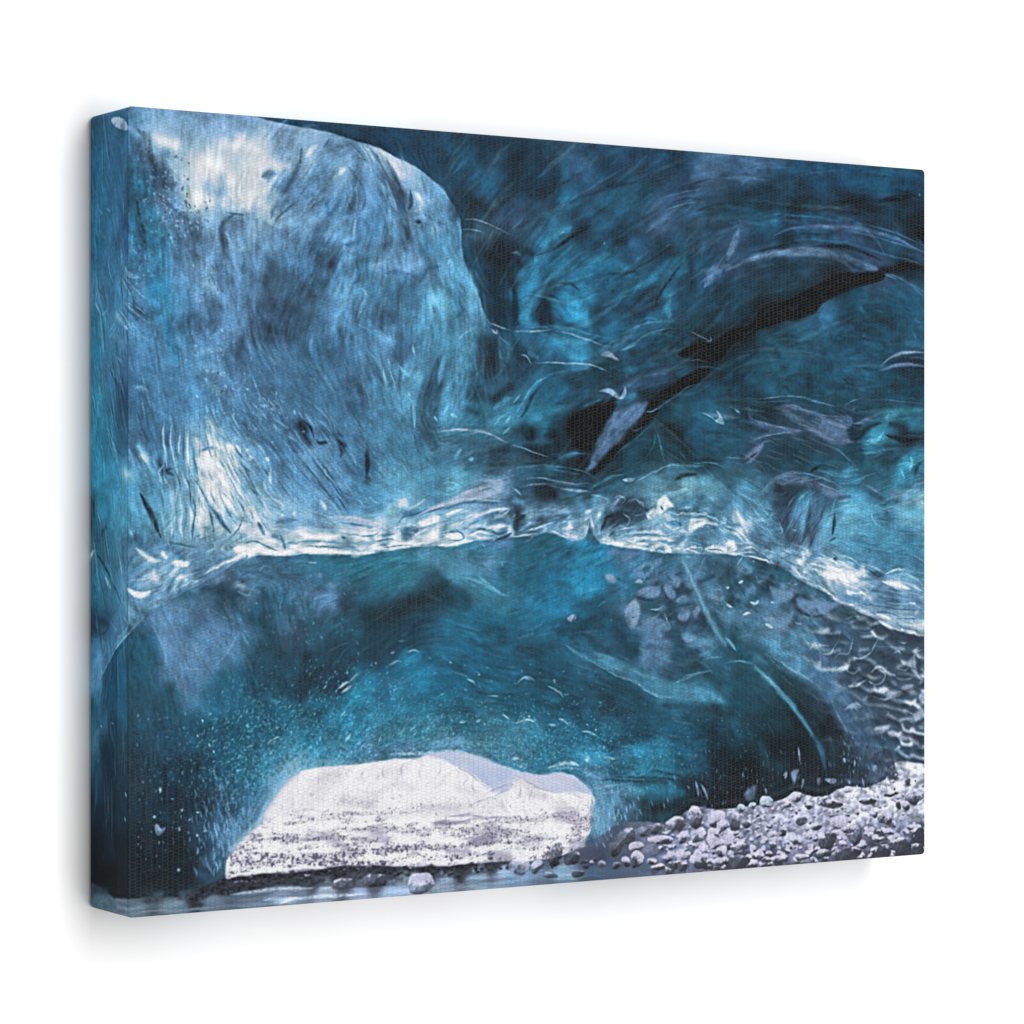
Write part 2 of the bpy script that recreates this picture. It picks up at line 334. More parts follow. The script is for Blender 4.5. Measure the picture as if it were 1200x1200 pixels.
INK_VAULT = """160,780,17506e 180,760,22587c 200,740,5579a5 200,770,5478a4 220,790,4f79a5 220,810,4a7aa6 250,760,44709a 270,770,4a7ca8 280,740,3a6389 240,720,3f5a80 230,700,4f7ba0 255,690,1f4560 270,700,173f58 285,690,6a86b5 290,670,44719b 320,670,3a5f80 340,660,2f5a7a 260,680,4a5f88 310,690,2f5f82 300,720,1c4a66 330,710,245a7a 340,740,3a5f82 320,760,1d4056 300,780,123f58 340,790,103c55 270,800,185a7c 250,820,1c5f82 200,820,1a4f6c 170,820,1a4a62 160,850,173a4f 200,860,123f5a 240,860,134a68 180,900,0f2c3f 220,900,0f2c40 160,900,1a2c3a 250,900,12445f 280,880,134d6a 290,850,125272 330,850,135a7a 340,880,2f7fa3 300,910,1c5f80 320,910,3a82aa 290,940,2a5f85 270,950,234f72 240,950,102c40 200,950,0d202e 160,950,14222e 160,1000,141c24 200,1000,0e161d 240,1000,122c40 250,990,24486a 260,980,3a5c88 270,970,40658f 300,960,5077a5 255,1020,2c4660 220,1020,0f1a24 180,1040,1c2630 155,1040,182028
360,660,22627f 400,665,236a8c 440,670,236d8e 480,660,256c8c 360,690,3a6488 380,700,4f7ba5 350,700,3f6f95 390,710,4a75a0 370,680,2a5570 430,690,1f5f80 470,690,226a8a 510,680,1c4a60 500,660,3f7f9f 530,670,3d7c9c 560,690,3a7c9c 520,690,123240 540,700,123f55 580,700,2f7594 590,680,236080 590,650,2a6a88 560,650,2a6f8e 570,660,4a6a90 400,710,122e3e 370,740,1d4a62 400,730,17465c 430,720,153a4c 470,710,113040 500,710,102f42 450,750,0f2f42 480,740,10364c 410,760,153a50 360,760,1f445c 350,750,1a3042 360,800,0f2f42 400,800,112c3e 440,770,0f2d40 520,740,114a68 560,730,135575 590,740,12526f 560,760,145d84 520,770,135578 590,780,115071 480,790,156a92 490,785,1a7fae 450,800,13557a 430,800,197ba8 415,820,1b80aa 470,820,1f6f96 520,800,10577a 560,800,104f6e 590,810,124f6c 540,830,154f6a 600,830,155575
370,840,145d80 360,870,1f7fa8 400,850,1d78a2 420,855,2580aa 450,860,2f7898 490,860,2f7a9a 440,880,44789f 500,870,4a85a5 400,880,3f85ad 550,850,256c8c 590,850,2a6f90 570,870,3a7f9f 600,880,3a7ea2 540,875,5a8fb5 480,880,5a85ad 360,890,5a9fc5 345,895,8fb5d8 325,915,6fa5cc
610,650,1a5a78 640,640,175570 670,650,1b6e94 690,640,1b7aa5 700,650,1a82b0 730,655,3f6f98 760,660,2a6488 650,690,155a7c 680,680,1c80ae 640,680,145070 620,680,1a5a78 710,670,1a78a5 700,690,1a82b2 650,700,1670a0 740,690,1d6688 720,680,3a688e 755,670,4a7299 770,670,345f80 780,665,2a6482 770,690,3a5c80 790,690,3f6086 800,680,44648f 810,700,3f5f88 790,700,1c4158 620,720,1a6488 660,715,176c98 680,710,0f4f70 700,710,103f58 640,740,155f86 660,730,0f3f5a 690,740,123c54 720,730,134158 740,720,5a70a0 745,700,3f5f88 760,715,205068 770,730,44608c 760,740,4a6891 780,740,4a6894 790,720,1c4a60 800,720,3f5984 820,720,3a5580 770,760,48688f 760,770,3d6186 740,760,174058 720,770,12455f 700,780,1f587a 680,765,205c7e 660,760,164a66 640,750,134a66 620,770,103f58 640,790,103c54 610,760,164f70 740,780,2c668a 760,800,30709a 780,770,4a6d95 790,790,1b465c 800,750,1f4d65 810,745,446f98 820,755,4f7aa5 830,730,1c4054 840,720,4f86ab 830,690,44789e 815,680,5a80ad 805,665,4a7fa2 840,670,3a6484 840,690,2f5570 845,750,2a5f7c 820,790,2a6586 800,810,3a7a9f 780,805,3f82a8 830,810,2f7092 840,790,1c4f68 850,820,1f5570 840,830,123a4c 760,820,123f58 700,810,10405a 650,820,10425c 620,820,12506e 720,830,0f3a52 680,830,0f405a 610,850,2f789a 640,870,216f92 660,850,17587c 700,860,115070 690,885,2a86b0 720,880,1a5f80 740,890,1f7a9f 760,885,207ea6 750,860,0f4260 780,900,1b688a 800,870,124f6f 840,860,0d3048 820,890,125070 850,890,0a1c28 800,910,0c2c3c 760,910,165a78 720,910,1c6485 700,920,4a7ca8 690,905,2f6488 740,920,3a7496 780,925,1f6c8c 720,940,4a7295 705,950,5f8cb2 705,970,527aa0 740,950,2c4a60 780,945,123c4f 820,930,0a1a24 840,940,0c161d 760,950,17303e 800,950,0d1a22
870,680,3f6d90 890,670,2a5f7c 860,700,3a6a8c 880,700,2f6282 870,720,4f7da5 900,720,4f78a3 920,690,54719c 915,680,235a74 945,700,3f7088 940,710,5a7099 930,720,35607f 960,710,62759f 965,695,224f62 980,710,36556e 1000,725,24404f 900,740,5f86b2 910,730,5c77a5 880,750,34688a 890,760,3f7899 860,760,174055 870,770,17455c 920,760,4a86aa 950,760,44759a 930,780,4a80a5 960,780,486c92 970,740,1f4154 990,740,33587a 1010,740,223a4a 1040,750,2c4a5c 1070,760,334f63 1000,770,2a455a 1030,790,2c3e52 1060,780,2c4054 970,800,465f82 1000,800,2a3c4f 950,790,44789d 965,810,36648a 980,820,3a5c82 900,780,1b5068 870,790,143f52 920,800,123242 940,810,102a36 880,810,124055 860,830,10455a 890,840,0f2a38 940,840,0d1f2a 970,850,0c1a22 990,840,34526e 1010,830,3f5f80 1040,830,304055 1070,830,3c4f68 1010,860,2a4a66 1040,870,243a4e 1070,880,2a4054 1000,890,1c2c3a 1030,890,2a3c50 870,870,0e2c3a 900,880,0b1820 940,890,0d1a22 870,900,0a141b 900,910,10202a 950,910,111a22 980,900,121d26 1010,900,1c2836 860,930,0a1016 900,920,0d1820"""
INK_GROUND = """155,1060,4a6070 155,1072,6a8292 200,1060,5a7284 250,1058,5d7488 300,1050,62788c 350,1048,7a92ad 340,1055,95adc8 200,1070,60788c 300,1062,6d86a0 380,1045,99adc5 420,1050,8297b5 460,1045,8aa5c5 490,1035,8fa3bf 520,1035,7f95b0 560,1030,7a95ae 600,1030,6d8fb0 640,1030,5f7894 660,1025,7ca0bc 700,1020,4f6c8c 750,1018,566a88 590,1022,88a0bd 260,1040,2a3440 300,1036,2c343f 350,1028,2b343f 400,1025,30363f 450,1022,3a3f4c 500,1022,2b303c 540,1018,2a2f3a 580,1015,3c4250 370,1035,424a5a 410,1035,4f5468 440,1035,4f566a 230,1045,1c242c 180,1052,2f3840
690,1000,4a5570 720,980,4d5a72 740,975,5f6c84 700,1005,42516c 760,990,7a7fa0 650,1003,4a546c 780,1000,7078a0 850,990,a0a2c8 900,970,b0b2d6 950,960,b8bade 1000,950,c5c6e6 1050,930,cfd0ec 1080,930,c0c2e0 1060,905,c0c2e4 950,990,9fa0c5 1000,990,8a8cb0 1050,980,8085a8 1080,990,303a4c 900,1000,6a7498 960,1005,5f6a8c 860,1005,3a4358 1050,1000,2f3a4c 1000,1000,4a5068 780,965,5a6278 830,960,8a8eb0"""
INK_STRIP = """110,145,1d4a66 130,150,2a5f85 115,170,23587c 135,180,2a5a80 148,180,2c5f85 112,200,1f5c82 130,210,27658c 145,210,2a5a80 115,240,286a92 135,240,2a5f86 115,280,235e86 130,280,336c98 145,280,2a527a 115,310,2a6a92 135,310,356d98 112,340,4a7ba5 130,340,34678f 145,330,3f7aa5 115,380,2f7398 135,380,3f7aa5 112,420,25769c 130,430,3d7099 145,430,3a6c98 115,470,2a7fa3 130,480,2d6f95 145,470,24486a 112,520,2a85ab 130,520,2b7095 145,520,2a5a7a 115,560,2c86ac 135,560,3284ad 148,557,4f98c0 120,600,2a7ea3 140,600,3f8db2 110,600,1f5470 118,620,245a78 112,650,2a6684 130,650,2f6e8c 145,640,3f7b9c 115,690,2a7895 130,690,2f6f8c 145,690,4a86aa 112,730,1f4a62 125,730,274f6a 140,740,44799f 115,770,4a86b0 130,760,3f789f 112,800,4f90b5 140,790,124a6b 130,810,154a68 145,830,134c6c 112,830,225d78 120,850,2a6480 110,870,3f7890 135,860,0f3348 125,880,0c2a3c 145,880,123244 112,900,1a5068 130,920,0c2c40 115,950,0d2c42 140,950,0e2436 120,990,0a1a28 145,1000,0a141e 112,1020,0b141c 130,1040,0c161e 112,1042,2f3f4c 130,1050,4a5f6e 145,1058,53697a 115,1058,4f6576 135,1068,5f7788 148,1072,60798a"""
# outlines
LIP_EDGE = "150,745 169,726 183,713 198,703 217,692 246,678 273,662 283,655 300,652 333,652 350,649 392,648 419,650 440,649 467,643.5 496,641 527,639 554,634.6 579,633 600,630 623,629 637.5,624 650,625 660,630 673,633 686,629 690,613 693,620 698,629 704,636 719,640 744,643.5 777,647 808,648 850,648 871,651 900,659 919,666 935,677 958,688 979,703 1000,713 1023,724 1037.5,734 1050,739 1090,746"
STRIP_LIP = "100,810 108,805 119,797 127,778 134,763 150,745"
STRIP_DARK = "104,866 114,862 126,846 136,838 150,828"
STRIP_STREAM = "100,1030 112,1037 122,1042 135,1052 150,1053"
WALL_EDGE = "290,128 294,135 350,147.5 387.5,156 419,165 442,173 467,185 492,199 512,216 527,232 537,249 541,266 541,287 546,310 554,330 562,349 566,364 576,380"
MOUTH = "265.6,1028 264.6,1011 271,997 287.5,979 306,963 312.5,947 325,928 337.5,913 350,905.5 362,901 402,897 437.5,892.5 467,889 487.5,888 500,884 517,881 537.5,881 558,884 575,892.5 587.5,898 600,902 619,906 639.6,907.5 654,905 664.6,907 677,913 687.5,922 694,930 696,944.6 694,963 689.6,978 681,988 669,998 640,1006 600,1009 558,1011 496,1015 454,1013 412,1013 371,1017.5 350,1019.6 308,1024 277,1028"
GROUND_TOP = "150,1053 204,1051 225,1045 256,1032 267,1027 308,1022 350,1017 412,1011 454,1011 496,1013 558,1009 600,1005 640,1000 669,990 690,984 705,978 725,965 746,961 777,963 795,956 804,950 817,943 830,946 850,947 880,944 910,938 925,931 933,927 945,932 967,933 981,925 1000,920 1015,922 1037,912 1050,893 1090,895"

def pts(s): return np.array([[float(v) for v in q.split(',')] for q in s.split()])
INK_TOP = """
T 100 110 4.8
# left edge of the ice wall and its snow-bright head
p a9abcc .95 8 150,140 185,132 225,150 240,200 210,203 165,180
l 7f9bc4 .7 26 235,180 300,230 340,250
b 5c86b2 .6 60 250,110 330,140
b 86a6d0 .7 50 380,110 370,180
b 8098c6 .6 120 480,150 700,190 950,190
b 7f8dc0 .55 90 700,170 900,160
b 6f86b8 .6 50 420,100 800,125 1000,150
l 2c4a68 .9 40 295,200 345,250 365,320 372,390
l 31496a .9 46 375,380 400,440 380,500
l 3a5878 .7 30 250,230 300,300 320,360
b 2a84ac .7 60 310,520 360,560
b 2c86b0 .6 60 330,640 390,680
b 245f85 .6 60 300,720 330,850
b 1f7ea6 .6 46 405,860 425,960
b 2a7ca6 .6 60 430,1060 480,1200
l 5f9fc8 .7 14 390,560 405,680 410,800
l 6aa8cf .6 10 405,800 420,900 430,1000
b a4bce0 .75 200 420,260 650,330 900,330
b c4d2ea .7 150 600,380 850,380
b b8cbe6 .7 70 400,250 470,290 540,310
b e8ecf2 .9 70 440,270 500,290
b f2eef0 .95 110 640,400 700,410 760,400
b f4ecee .8 70 650,430 720,440
b eceef4 .9 90 830,300 900,290 960,320
b eceaf0 .9 120 930,400 1010,390
b eef0f2 .9 120 900,500 880,560
b e2eaf2 .8 60 960,560 1000,540
b f2f2ee .9 60 600,560 640,590
b d8e2f0 .7 60 680,600 720,590
b dde8f2 .85 50 1090,410 1130,400
b e6eef2 .8 44 1020,640 990,680
b c2d4ea .6 60 810,640 860,620
b cfdcee .6 90 540,420 600,480
b 5d7aa6 .55 50 430,340 470,330
l 50688f .7 34 420,500 470,520 520,500
b 6f8fbe .6 80 690,520 750,560
b 7c9cca .5 50 770,480 790,560
l 465c7c .8 30 400,560 450,600 500,660
l 42587a .85 36 480,640 540,690 600,740
l 46607f .75 40 540,720 590,760 600,820
l 4a6488 .7 40 560,830 600,890 640,920
l d8e4f0 .8 8 500,630 550,660 620,650
l c5d6ea .6 8 520,600 580,630 630,640
l 35506e .85 12 790,668 840,675 905,680
l 34506f .85 34 840,680 780,730 768,800 785,880 805,930
b 3c5a7c .6 40 770,760 790,860
l 2f4a68 .7 14 1068,730 1090,690 1140,650 1200,600
l 4c6b94 .8 60 990,465 1030,450 1075,450
b 5a7aa4 .7 70 1090,520 1150,480
b 35536f .7 50 1130,540 1190,420
l 3f5f84 .7 60 1050,700 1080,640 1150,600
b 8fb4da .6 50 1100,740 1160,720
b 7f9ccc .6 90 900,740 960,800
b a8bede .5 60 940,780 1000,680
l 9cb8e0 .6 24 790,780 850,880 900,860
b 8fb4e0 .6 60 640,960 720,1000
b a2c0e4 .6 44 680,1060 740,1110
b 6d92c4 .5 80 650,860 720,860
l 37566f .6 100 1060,900 1050,1000 1060,1100 1040,1200
l 3f6080 .5 60 890,900 900,960 890,1020
b 34546f .5 60 1170,780 1190,900
b 6288b8 .5 90 960,960 940,1150
b 4f7cab .5 60 500,900 540,1100
b 5f8cbc .5 60 540,1040 560,1100
# side strip, streaks
l 4d86b0 .6 5 75,440 85,520
l 7fb0d0 .6 4 120,470 140,540
l 6fa6ca .6 4 150,460 158,520
l 86b8d6 .6 5 85,650 110,690
l 9cc6de .7 7 120,640 145,670
l 6aa0c6 .5 4 40,490 60,560
b 245880 .5 40 180,520 200,700
b 4a80ac .5 30 90,780 120,820
l 1d4a68 .6 10 50,240 70,300
l 1f4f70 .5 16 120,200 220,280
l 5d9ac2 .7 10 130,900 140,1000 170,1080
l 5d9ac2 .6 8 100,960 110,1060 130,1150
l 79b0d4 .8 30 225,970 240,1010 300,1040
l 8fc0de .8 8 205,1040 250,1120 310,1200
l 82b6d8 .8 7 215,1030 290,1110 360,1160
l 6fa6cc .8 6 215,1020 330,1050
l 5a94be .8 6 195,1050 190,1200
l 1f4866 .7 6 225,1060 270,1150 300,1200
l 1f4866 .7 5 215,1050 310,1100
l 23506f .6 8 60,1060 110,1140 130,1200
l 76acd0 .7 8 60,1180 75,1100
b 2b6c92 .5 40 60,700 60,860
T 350 120 4.8
# dome of ice, fluted
b a0b4dc .6 60 30,160 120,190
b 3f587c .7 12 15,260 10,340
l dfe6f2 .9 30 35,310 70,270 110,240
l 6884b4 .7 30 120,300 160,240 210,200
b 8fa8d4 .6 40 150,180 250,230
l 3f5f88 .7 10 130,270 180,200
l b9cce8 .7 12 330,220 380,290 410,360
l a2bce0 .7 12 300,240 360,320 390,390
l 4a6a96 .7 12 290,230 350,290 400,370
l c6d4ea .9 18 360,240 400,280 430,340
l 486890 .8 16 395,250 440,310 470,380
l e4e6ee .9 16 440,262 470,285 510,310
l dfe3ee .9 34 500,310 545,360 590,410
l e2e8f0 .8 30 530,330 560,400 610,440
b aebfe0 .7 60 570,340 640,400
b 9ab0da .7 50 600,460 680,470
l 2f4c6c .85 30 490,320 530,390 550,440 575,480
l 2b4866 .85 50 570,480 580,540 600,600
l 263f58 .9 26 628,490 632,560 615,610
l c0d2ec .9 40 650,500 690,540 680,600
l a8c2e6 .7 40 650,610 690,580 740,540
b 86a8d6 .7 60 720,500 800,560
b 6a98c8 .6 60 820,600 790,700
l 7fa6d4 .7 40 700,690 760,710 830,720
l 4a7298 .7 26 700,620 760,660 840,690
l 24384e .9 24 655,665 690,668
l 8aa8d4 .6 18 740,440 800,480 840,540
l 4a7aa4 .6 26 760,480 740,540
l e8f0f4 .95 30 220,410 245,385 262,368
l b0c8e6 .7 30 190,440 220,400 250,350
l 38587c .8 22 275,360 310,400 330,450
l 3e6088 .8 16 330,420 360,480 370,540
l 86b0dc .7 10 285,440 300,490 290,530
l a2c4e6 .7 10 320,480 335,520 330,560
l 35567a .7 10 270,500 285,570 320,610
l 34557a .7 10 375,500 370,570 340,630
b 5a80b0 .6 50 320,540 330,580
l 80aedc .7 26 430,420 500,520 540,600
l 3b5d84 .7 30 440,480 490,560 500,640
l 78a6d6 .6 20 480,430 530,540 550,620
l 33527a .6 30 560,560 590,640
b 74a2d4 .6 90 40,640 110,620
b 8ab4e2 .6 40 30,620 90,660
l 3d628c .7 40 150,560 170,640 160,720
l 7fb0de .7 40 280,630 200,700 150,790
l 9cc8ec .8 16 322,655 315,700 310,760
l 80b4e0 .7 30 310,720 300,850 280,960
l 365a80 .7 40 350,700 330,780 250,800
l 34587e .7 50 250,790 200,900 190,1000
l 355a80 .6 50 60,780 100,860
l 6296c6 .6 40 200,960 180,1080
l 70a8d6 .7 40 280,980 260,1100 240,1200
l 31587c .7 30 330,880 340,980 310,1020
l 70a6d2 .7 24 350,1040 380,1080 340,1200
l 2f5878 .7 20 385,860 395,1000
b 446f9c .6 90 440,640 470,760
b 5180ac .5 60 560,740 620,800
b 6c94c4 .6 60 420,920 520,880 600,900
b 90aedc .6 30 430,910 470,900
b 7a9acc .6 50 620,930 680,900
l 365a7c .7 30 480,960 560,950 640,970
l 2c4b66 .8 44 640,980 690,990 720,950
l 2f5270 .7 26 700,950 760,930 800,920
b 3c6a8e .6 90 480,1040 620,1080
b 6fb6dc .8 60 770,1110 830,1120
l 9cd2ee .8 16 795,1120 815,1150
b 6fb4da .7 40 960,960 990,1060
b 74b8de .7 44 960,1120 990,1060
b 5aa0c8 .6 50 870,880 900,1000
l 5a9cc6 .7 16 920,860 960,980 1010,1080
b 3f7ca2 .6 60 880,1060 900,1160
l 9fd0e6 .8 10 855,880 835,910
b 4580a8 .6 70 700,820 840,800
b 5896c2 .5 60 850,740 880,860
l 3d6c94 .6 16 880,640 900,760 905,840
l 6a96c4 .6 8 890,590 925,640
# the ceiling just right of it
b 14384f .7 60 870,560 900,620
b 10293a .7 80 960,550 1060,600
b 1d5c80 .6 60 1000,420 1100,390
b 1d5a7c .6 50 1080,330 1160,300
b 123048 .6 60 1020,330 1090,240
b 163f5a .5 90 560,200 760,240
b 0f3048 .5 70 840,330 860,440
b 12344c .5 90 1150,470 1180,580
l a9a6c6 .9 6 930,655 1010,662 1090,690 1160,725 1200,745
l 8d90b4 .8 7 920,712 980,718 1050,735
b 3a4f6c .6 30 950,750 1100,770
b 33547a .7 50 1130,660 1200,680
l 34506f .6 16 1010,690 1100,720 1160,760
b 0d1e2c .85 80 1130,800 1180,880
b 0c1c28 .7 60 1060,860 1190,940
b 10364e .6 60 980,820 1020,900
b 1a4c6a .6 40 1010,960 1060,1020
b 0c2838 .7 60 1100,1000 1110,1180
b 2a84b4 .6 30 1190,1060 1196,1090
T 600 130 4.8
b 123850 .6 90 140,180 200,260
b 10293c .7 80 20,280 80,220
b 3d6a96 .5 70 250,200 330,260
b 38648f .6 50 340,330 440,290
b 0d2738 .6 70 230,340 250,440
b 1f6086 .5 60 330,400 400,420
b 2a7aa6 .7 40 290,520 350,480
b 0f2c40 .5 60 420,220 480,190
b 123c56 .6 100 560,300 720,320
b 1d5676 .5 70 560,480 720,400
b 184a68 .4 60 600,370 800,320
l 123048 .7 30 400,480 560,420 700,400
b 12303f .6 60 470,560 560,580
l 226e94 .6 34 340,620 440,570 560,500
l 46a0c8 .6 20 150,760 210,710 280,670 340,650
b 3a90ba .7 44 170,740 260,680 320,660
l 9ccfe4 .8 7 270,690 300,675
l 0a1c2a .85 24 130,810 210,780 300,730 380,680 440,650
l 0b1e2c .7 30 370,660 420,650 440,640
b 0f2a3c .7 40 30,770 110,800
b 3c5c86 .6 40 0,640 60,580
l 5b80a8 .7 16 0,660 50,610 60,590
l 6fc0d8 .8 18 0,800 30,800 50,812
b 0b1a26 .7 40 20,830 50,870
b 2f92c2 .8 60 80,920 110,1000 90,1080
b 3aa2d0 .7 36 80,1060 80,1160
b 2a86b4 .6 44 130,1000 140,960
b 0c1f2e .8 40 0,960 20,1100
b 123c54 .6 40 150,1150 190,1080
l 0b1c28 .85 16 130,1140 170,1080 220,1040 270,1065
b 0d2330 .7 50 200,1080 220,1180
b 2a8cba .7 80 290,1080 380,1130
b 36a0cc .6 40 400,1130 400,1170
b 2278a2 .6 60 300,1000 380,1040
l 0e2e42 .8 14 260,970 330,975 380,1010
l 0f3046 .7 16 530,915 620,915 700,900
b 227aa2 .6 100 260,860 420,860
b 2680a8 .5 80 500,820 620,880
l 7fd0e8 .8 6 512,745 522,730
b 103246 .7 50 600,720 640,740
l 143e58 .6 16 560,620 640,600
b 2c6c96 .6 50 680,760 740,740
b 4f6ea0 .7 50 790,640 840,640
l 506ea0 .7 30 780,660 840,600 930,550
l 6a90ba .7 8 850,560 950,525 1040,510
l 5e80ae .6 8 830,490 900,470 980,450 1100,430
b 3d5f8c .6 30 900,490 1020,470 1120,460
l 12304a .7 14 850,460 950,430 1050,400 1120,380
l 12304a .6 10 880,520 980,490 1090,500
b 6078ac .7 60 1050,320 1150,330
b 4d6aa0 .5 40 1020,360 1190,300
l 3a6a94 .6 10 960,290 1080,290 1190,270
l 0e2638 .7 26 1040,560 1120,540 1200,520
b 143c54 .5 60 960,650 1100,640
l 2d6a94 .6 12 900,640 980,590 1060,570
l 6fa4cc .6 6 860,760 890,745
b 0e2a3c .6 40 880,780 840,800
l 0d2838 .75 14 680,890 760,850 850,790 930,740
l 2c8ab6 .7 60 680,1000 780,950 870,870 960,800
b 2780aa .6 50 720,980 820,920
l 0a1e2c .85 16 790,1120 830,1030 900,930 960,850
l 0d2635 .7 30 800,1080 850,1000
b 2f8cb6 .8 44 880,1050 870,1120
l 3a9cc4 .7 24 900,1020 880,1080 840,1140
l 7fc8e4 .9 7 880,1110 892,1160
b 143a50 .7 80 980,960 960,1140
b 1d5470 .5 60 1040,900 1120,920
l 6c80b6 .9 76 1080,990 1130,910 1190,850
l 7a8ac0 .7 10 1080,980 1140,890 1200,800
b 0f2c40 .6 50 1000,820 1020,1000
b 183c5a .5 50 560,1100 640,1090
b 0f2a3a .5 50 480,1130 560,1110
b 1d5a78 .5 50 540,1150 720,1170
b 0e2838 .6 50 680,1120 740,1150
l 3a86b0 .6 8 690,1195 760,1165 850,1185
T 850 150 4.8
b 4f68a0 .6 60 60,230 160,200
l 5a74a8 .6 40 90,320 130,260 200,210
b 4a66a0 .5 30 180,200 320,200
l 6480b0 .5 8 40,250 160,200 290,190
l 4a70a0 .5 10 150,200 280,215 400,220
b 17507a .5 50 420,220 700,230
l 3a6c9c .5 12 420,260 560,240 700,225
b 145078 .5 50 560,290 900,260
b 195c84 .6 70 880,290 1060,260
b 0e2e44 .6 50 100,370 260,330
l 0b1822 .8 34 600,410 780,410 920,400 1000,380 1080,370
l 0a141c .7 20 860,405 960,400 1060,378
b 0d2434 .7 50 380,440 620,430
b 0c2232 .6 60 720,460 900,440
l 7fc0dc .8 12 1088,360 1096,376
b 0f3a54 .6 40 1000,480 1100,430
l 2a7aa4 .7 14 200,490 300,480 420,490 540,500
b 1c6084 .5 40 40,460 200,480
b 2f78a2 .5 12 500,495 640,520
p 04070a .95 8 1070,590 1090,565 1125,560 1125,650 1090,615
l 3a608a .7 8 130,650 200,580 300,530 450,510 620,520
l 5a74a6 .95 30 270,600 400,560 560,548 720,555 860,585 980,625 1120,700
l 6a7cac .9 12 480,550 640,548 800,570
l 4d6a9a .9 10 650,575 800,595 950,640 1120,690
l 4a7098 .9 10 720,530 850,550 1000,600 1120,660
l 0d2636 .6 12 300,620 440,595 600,590
l 2f7aa0 .7 8 340,640 480,622 620,630 740,650
l 38658f .9 14 500,625 700,650 850,690 1000,730 1120,760
l 0b1a26 .75 22 480,660 640,660 760,690 880,740
l 0b1c28 .6 14 150,700 260,670 400,640
l 7686ba .95 46 0,800 120,745 260,705 400,690 520,690 640,715 780,765 900,815 960,845
l 8a90c0 .8 12 120,740 260,700 400,678 500,690
l 5b5c8c .7 18 560,710 700,745 860,810 920,820
l 4c80ac .7 14 860,790 980,840 1060,890 1120,950
l 5c8cb4 .6 8 930,820 1040,870 1120,920
l 7a86b8 .6 30 0,790 40,770
b 6474a8 .7 30 20,700 60,640
l 7a8abc .8 44 10,740 50,650 80,560
l 8090c0 .6 8 0,740 30,650 70,590
l 4c6494 .6 26 70,600 90,540 70,500
b 14384e .5 60 180,620 240,560
c 060a0f .95 40 870,800 960,785 1040,775 1125,785
l 5f6290 .7 8 1000,745 1070,755 1120,775
b 0f2f42 .6 70 140,820 460,760
b 0e2c3e .6 50 620,770 700,780
p 07090c .97 14 -60,1240 0,1150 150,1090 200,1020 300,975 380,945 440,910 540,860 680,800 760,810 860,800 900,820 880,850 780,880 700,905 600,950 540,985 500,1030 420,1060 330,1085 200,1125 100,1180 0,1240
l 16303f .6 20 330,990 380,1010 420,980
b 2a6c92 .7 44 560,1020 600,990
b 3a7cb0 .7 24 540,1020 570,1010
b 1c5c7c .5 90 700,980 900,960
b 175070 .5 80 620,1120 900,1120
b 2a6a92 .6 30 760,1010 800,1060
b 2a7096 .5 40 860,900 980,930
b 1f5f86 .5 60 960,900 1100,1000
b 123a50 .6 60 860,1060 1000,1140
l 3f86ae .7 8 1070,1080 1110,1095
b 3a82aa .6 16 1060,1160 1070,1180
b 103a50 .5 100 180,900 380,860
b 144a64 .5 50 50,1000 100,960
b 1c5a7a .5 50 500,1100 560,1160
"""
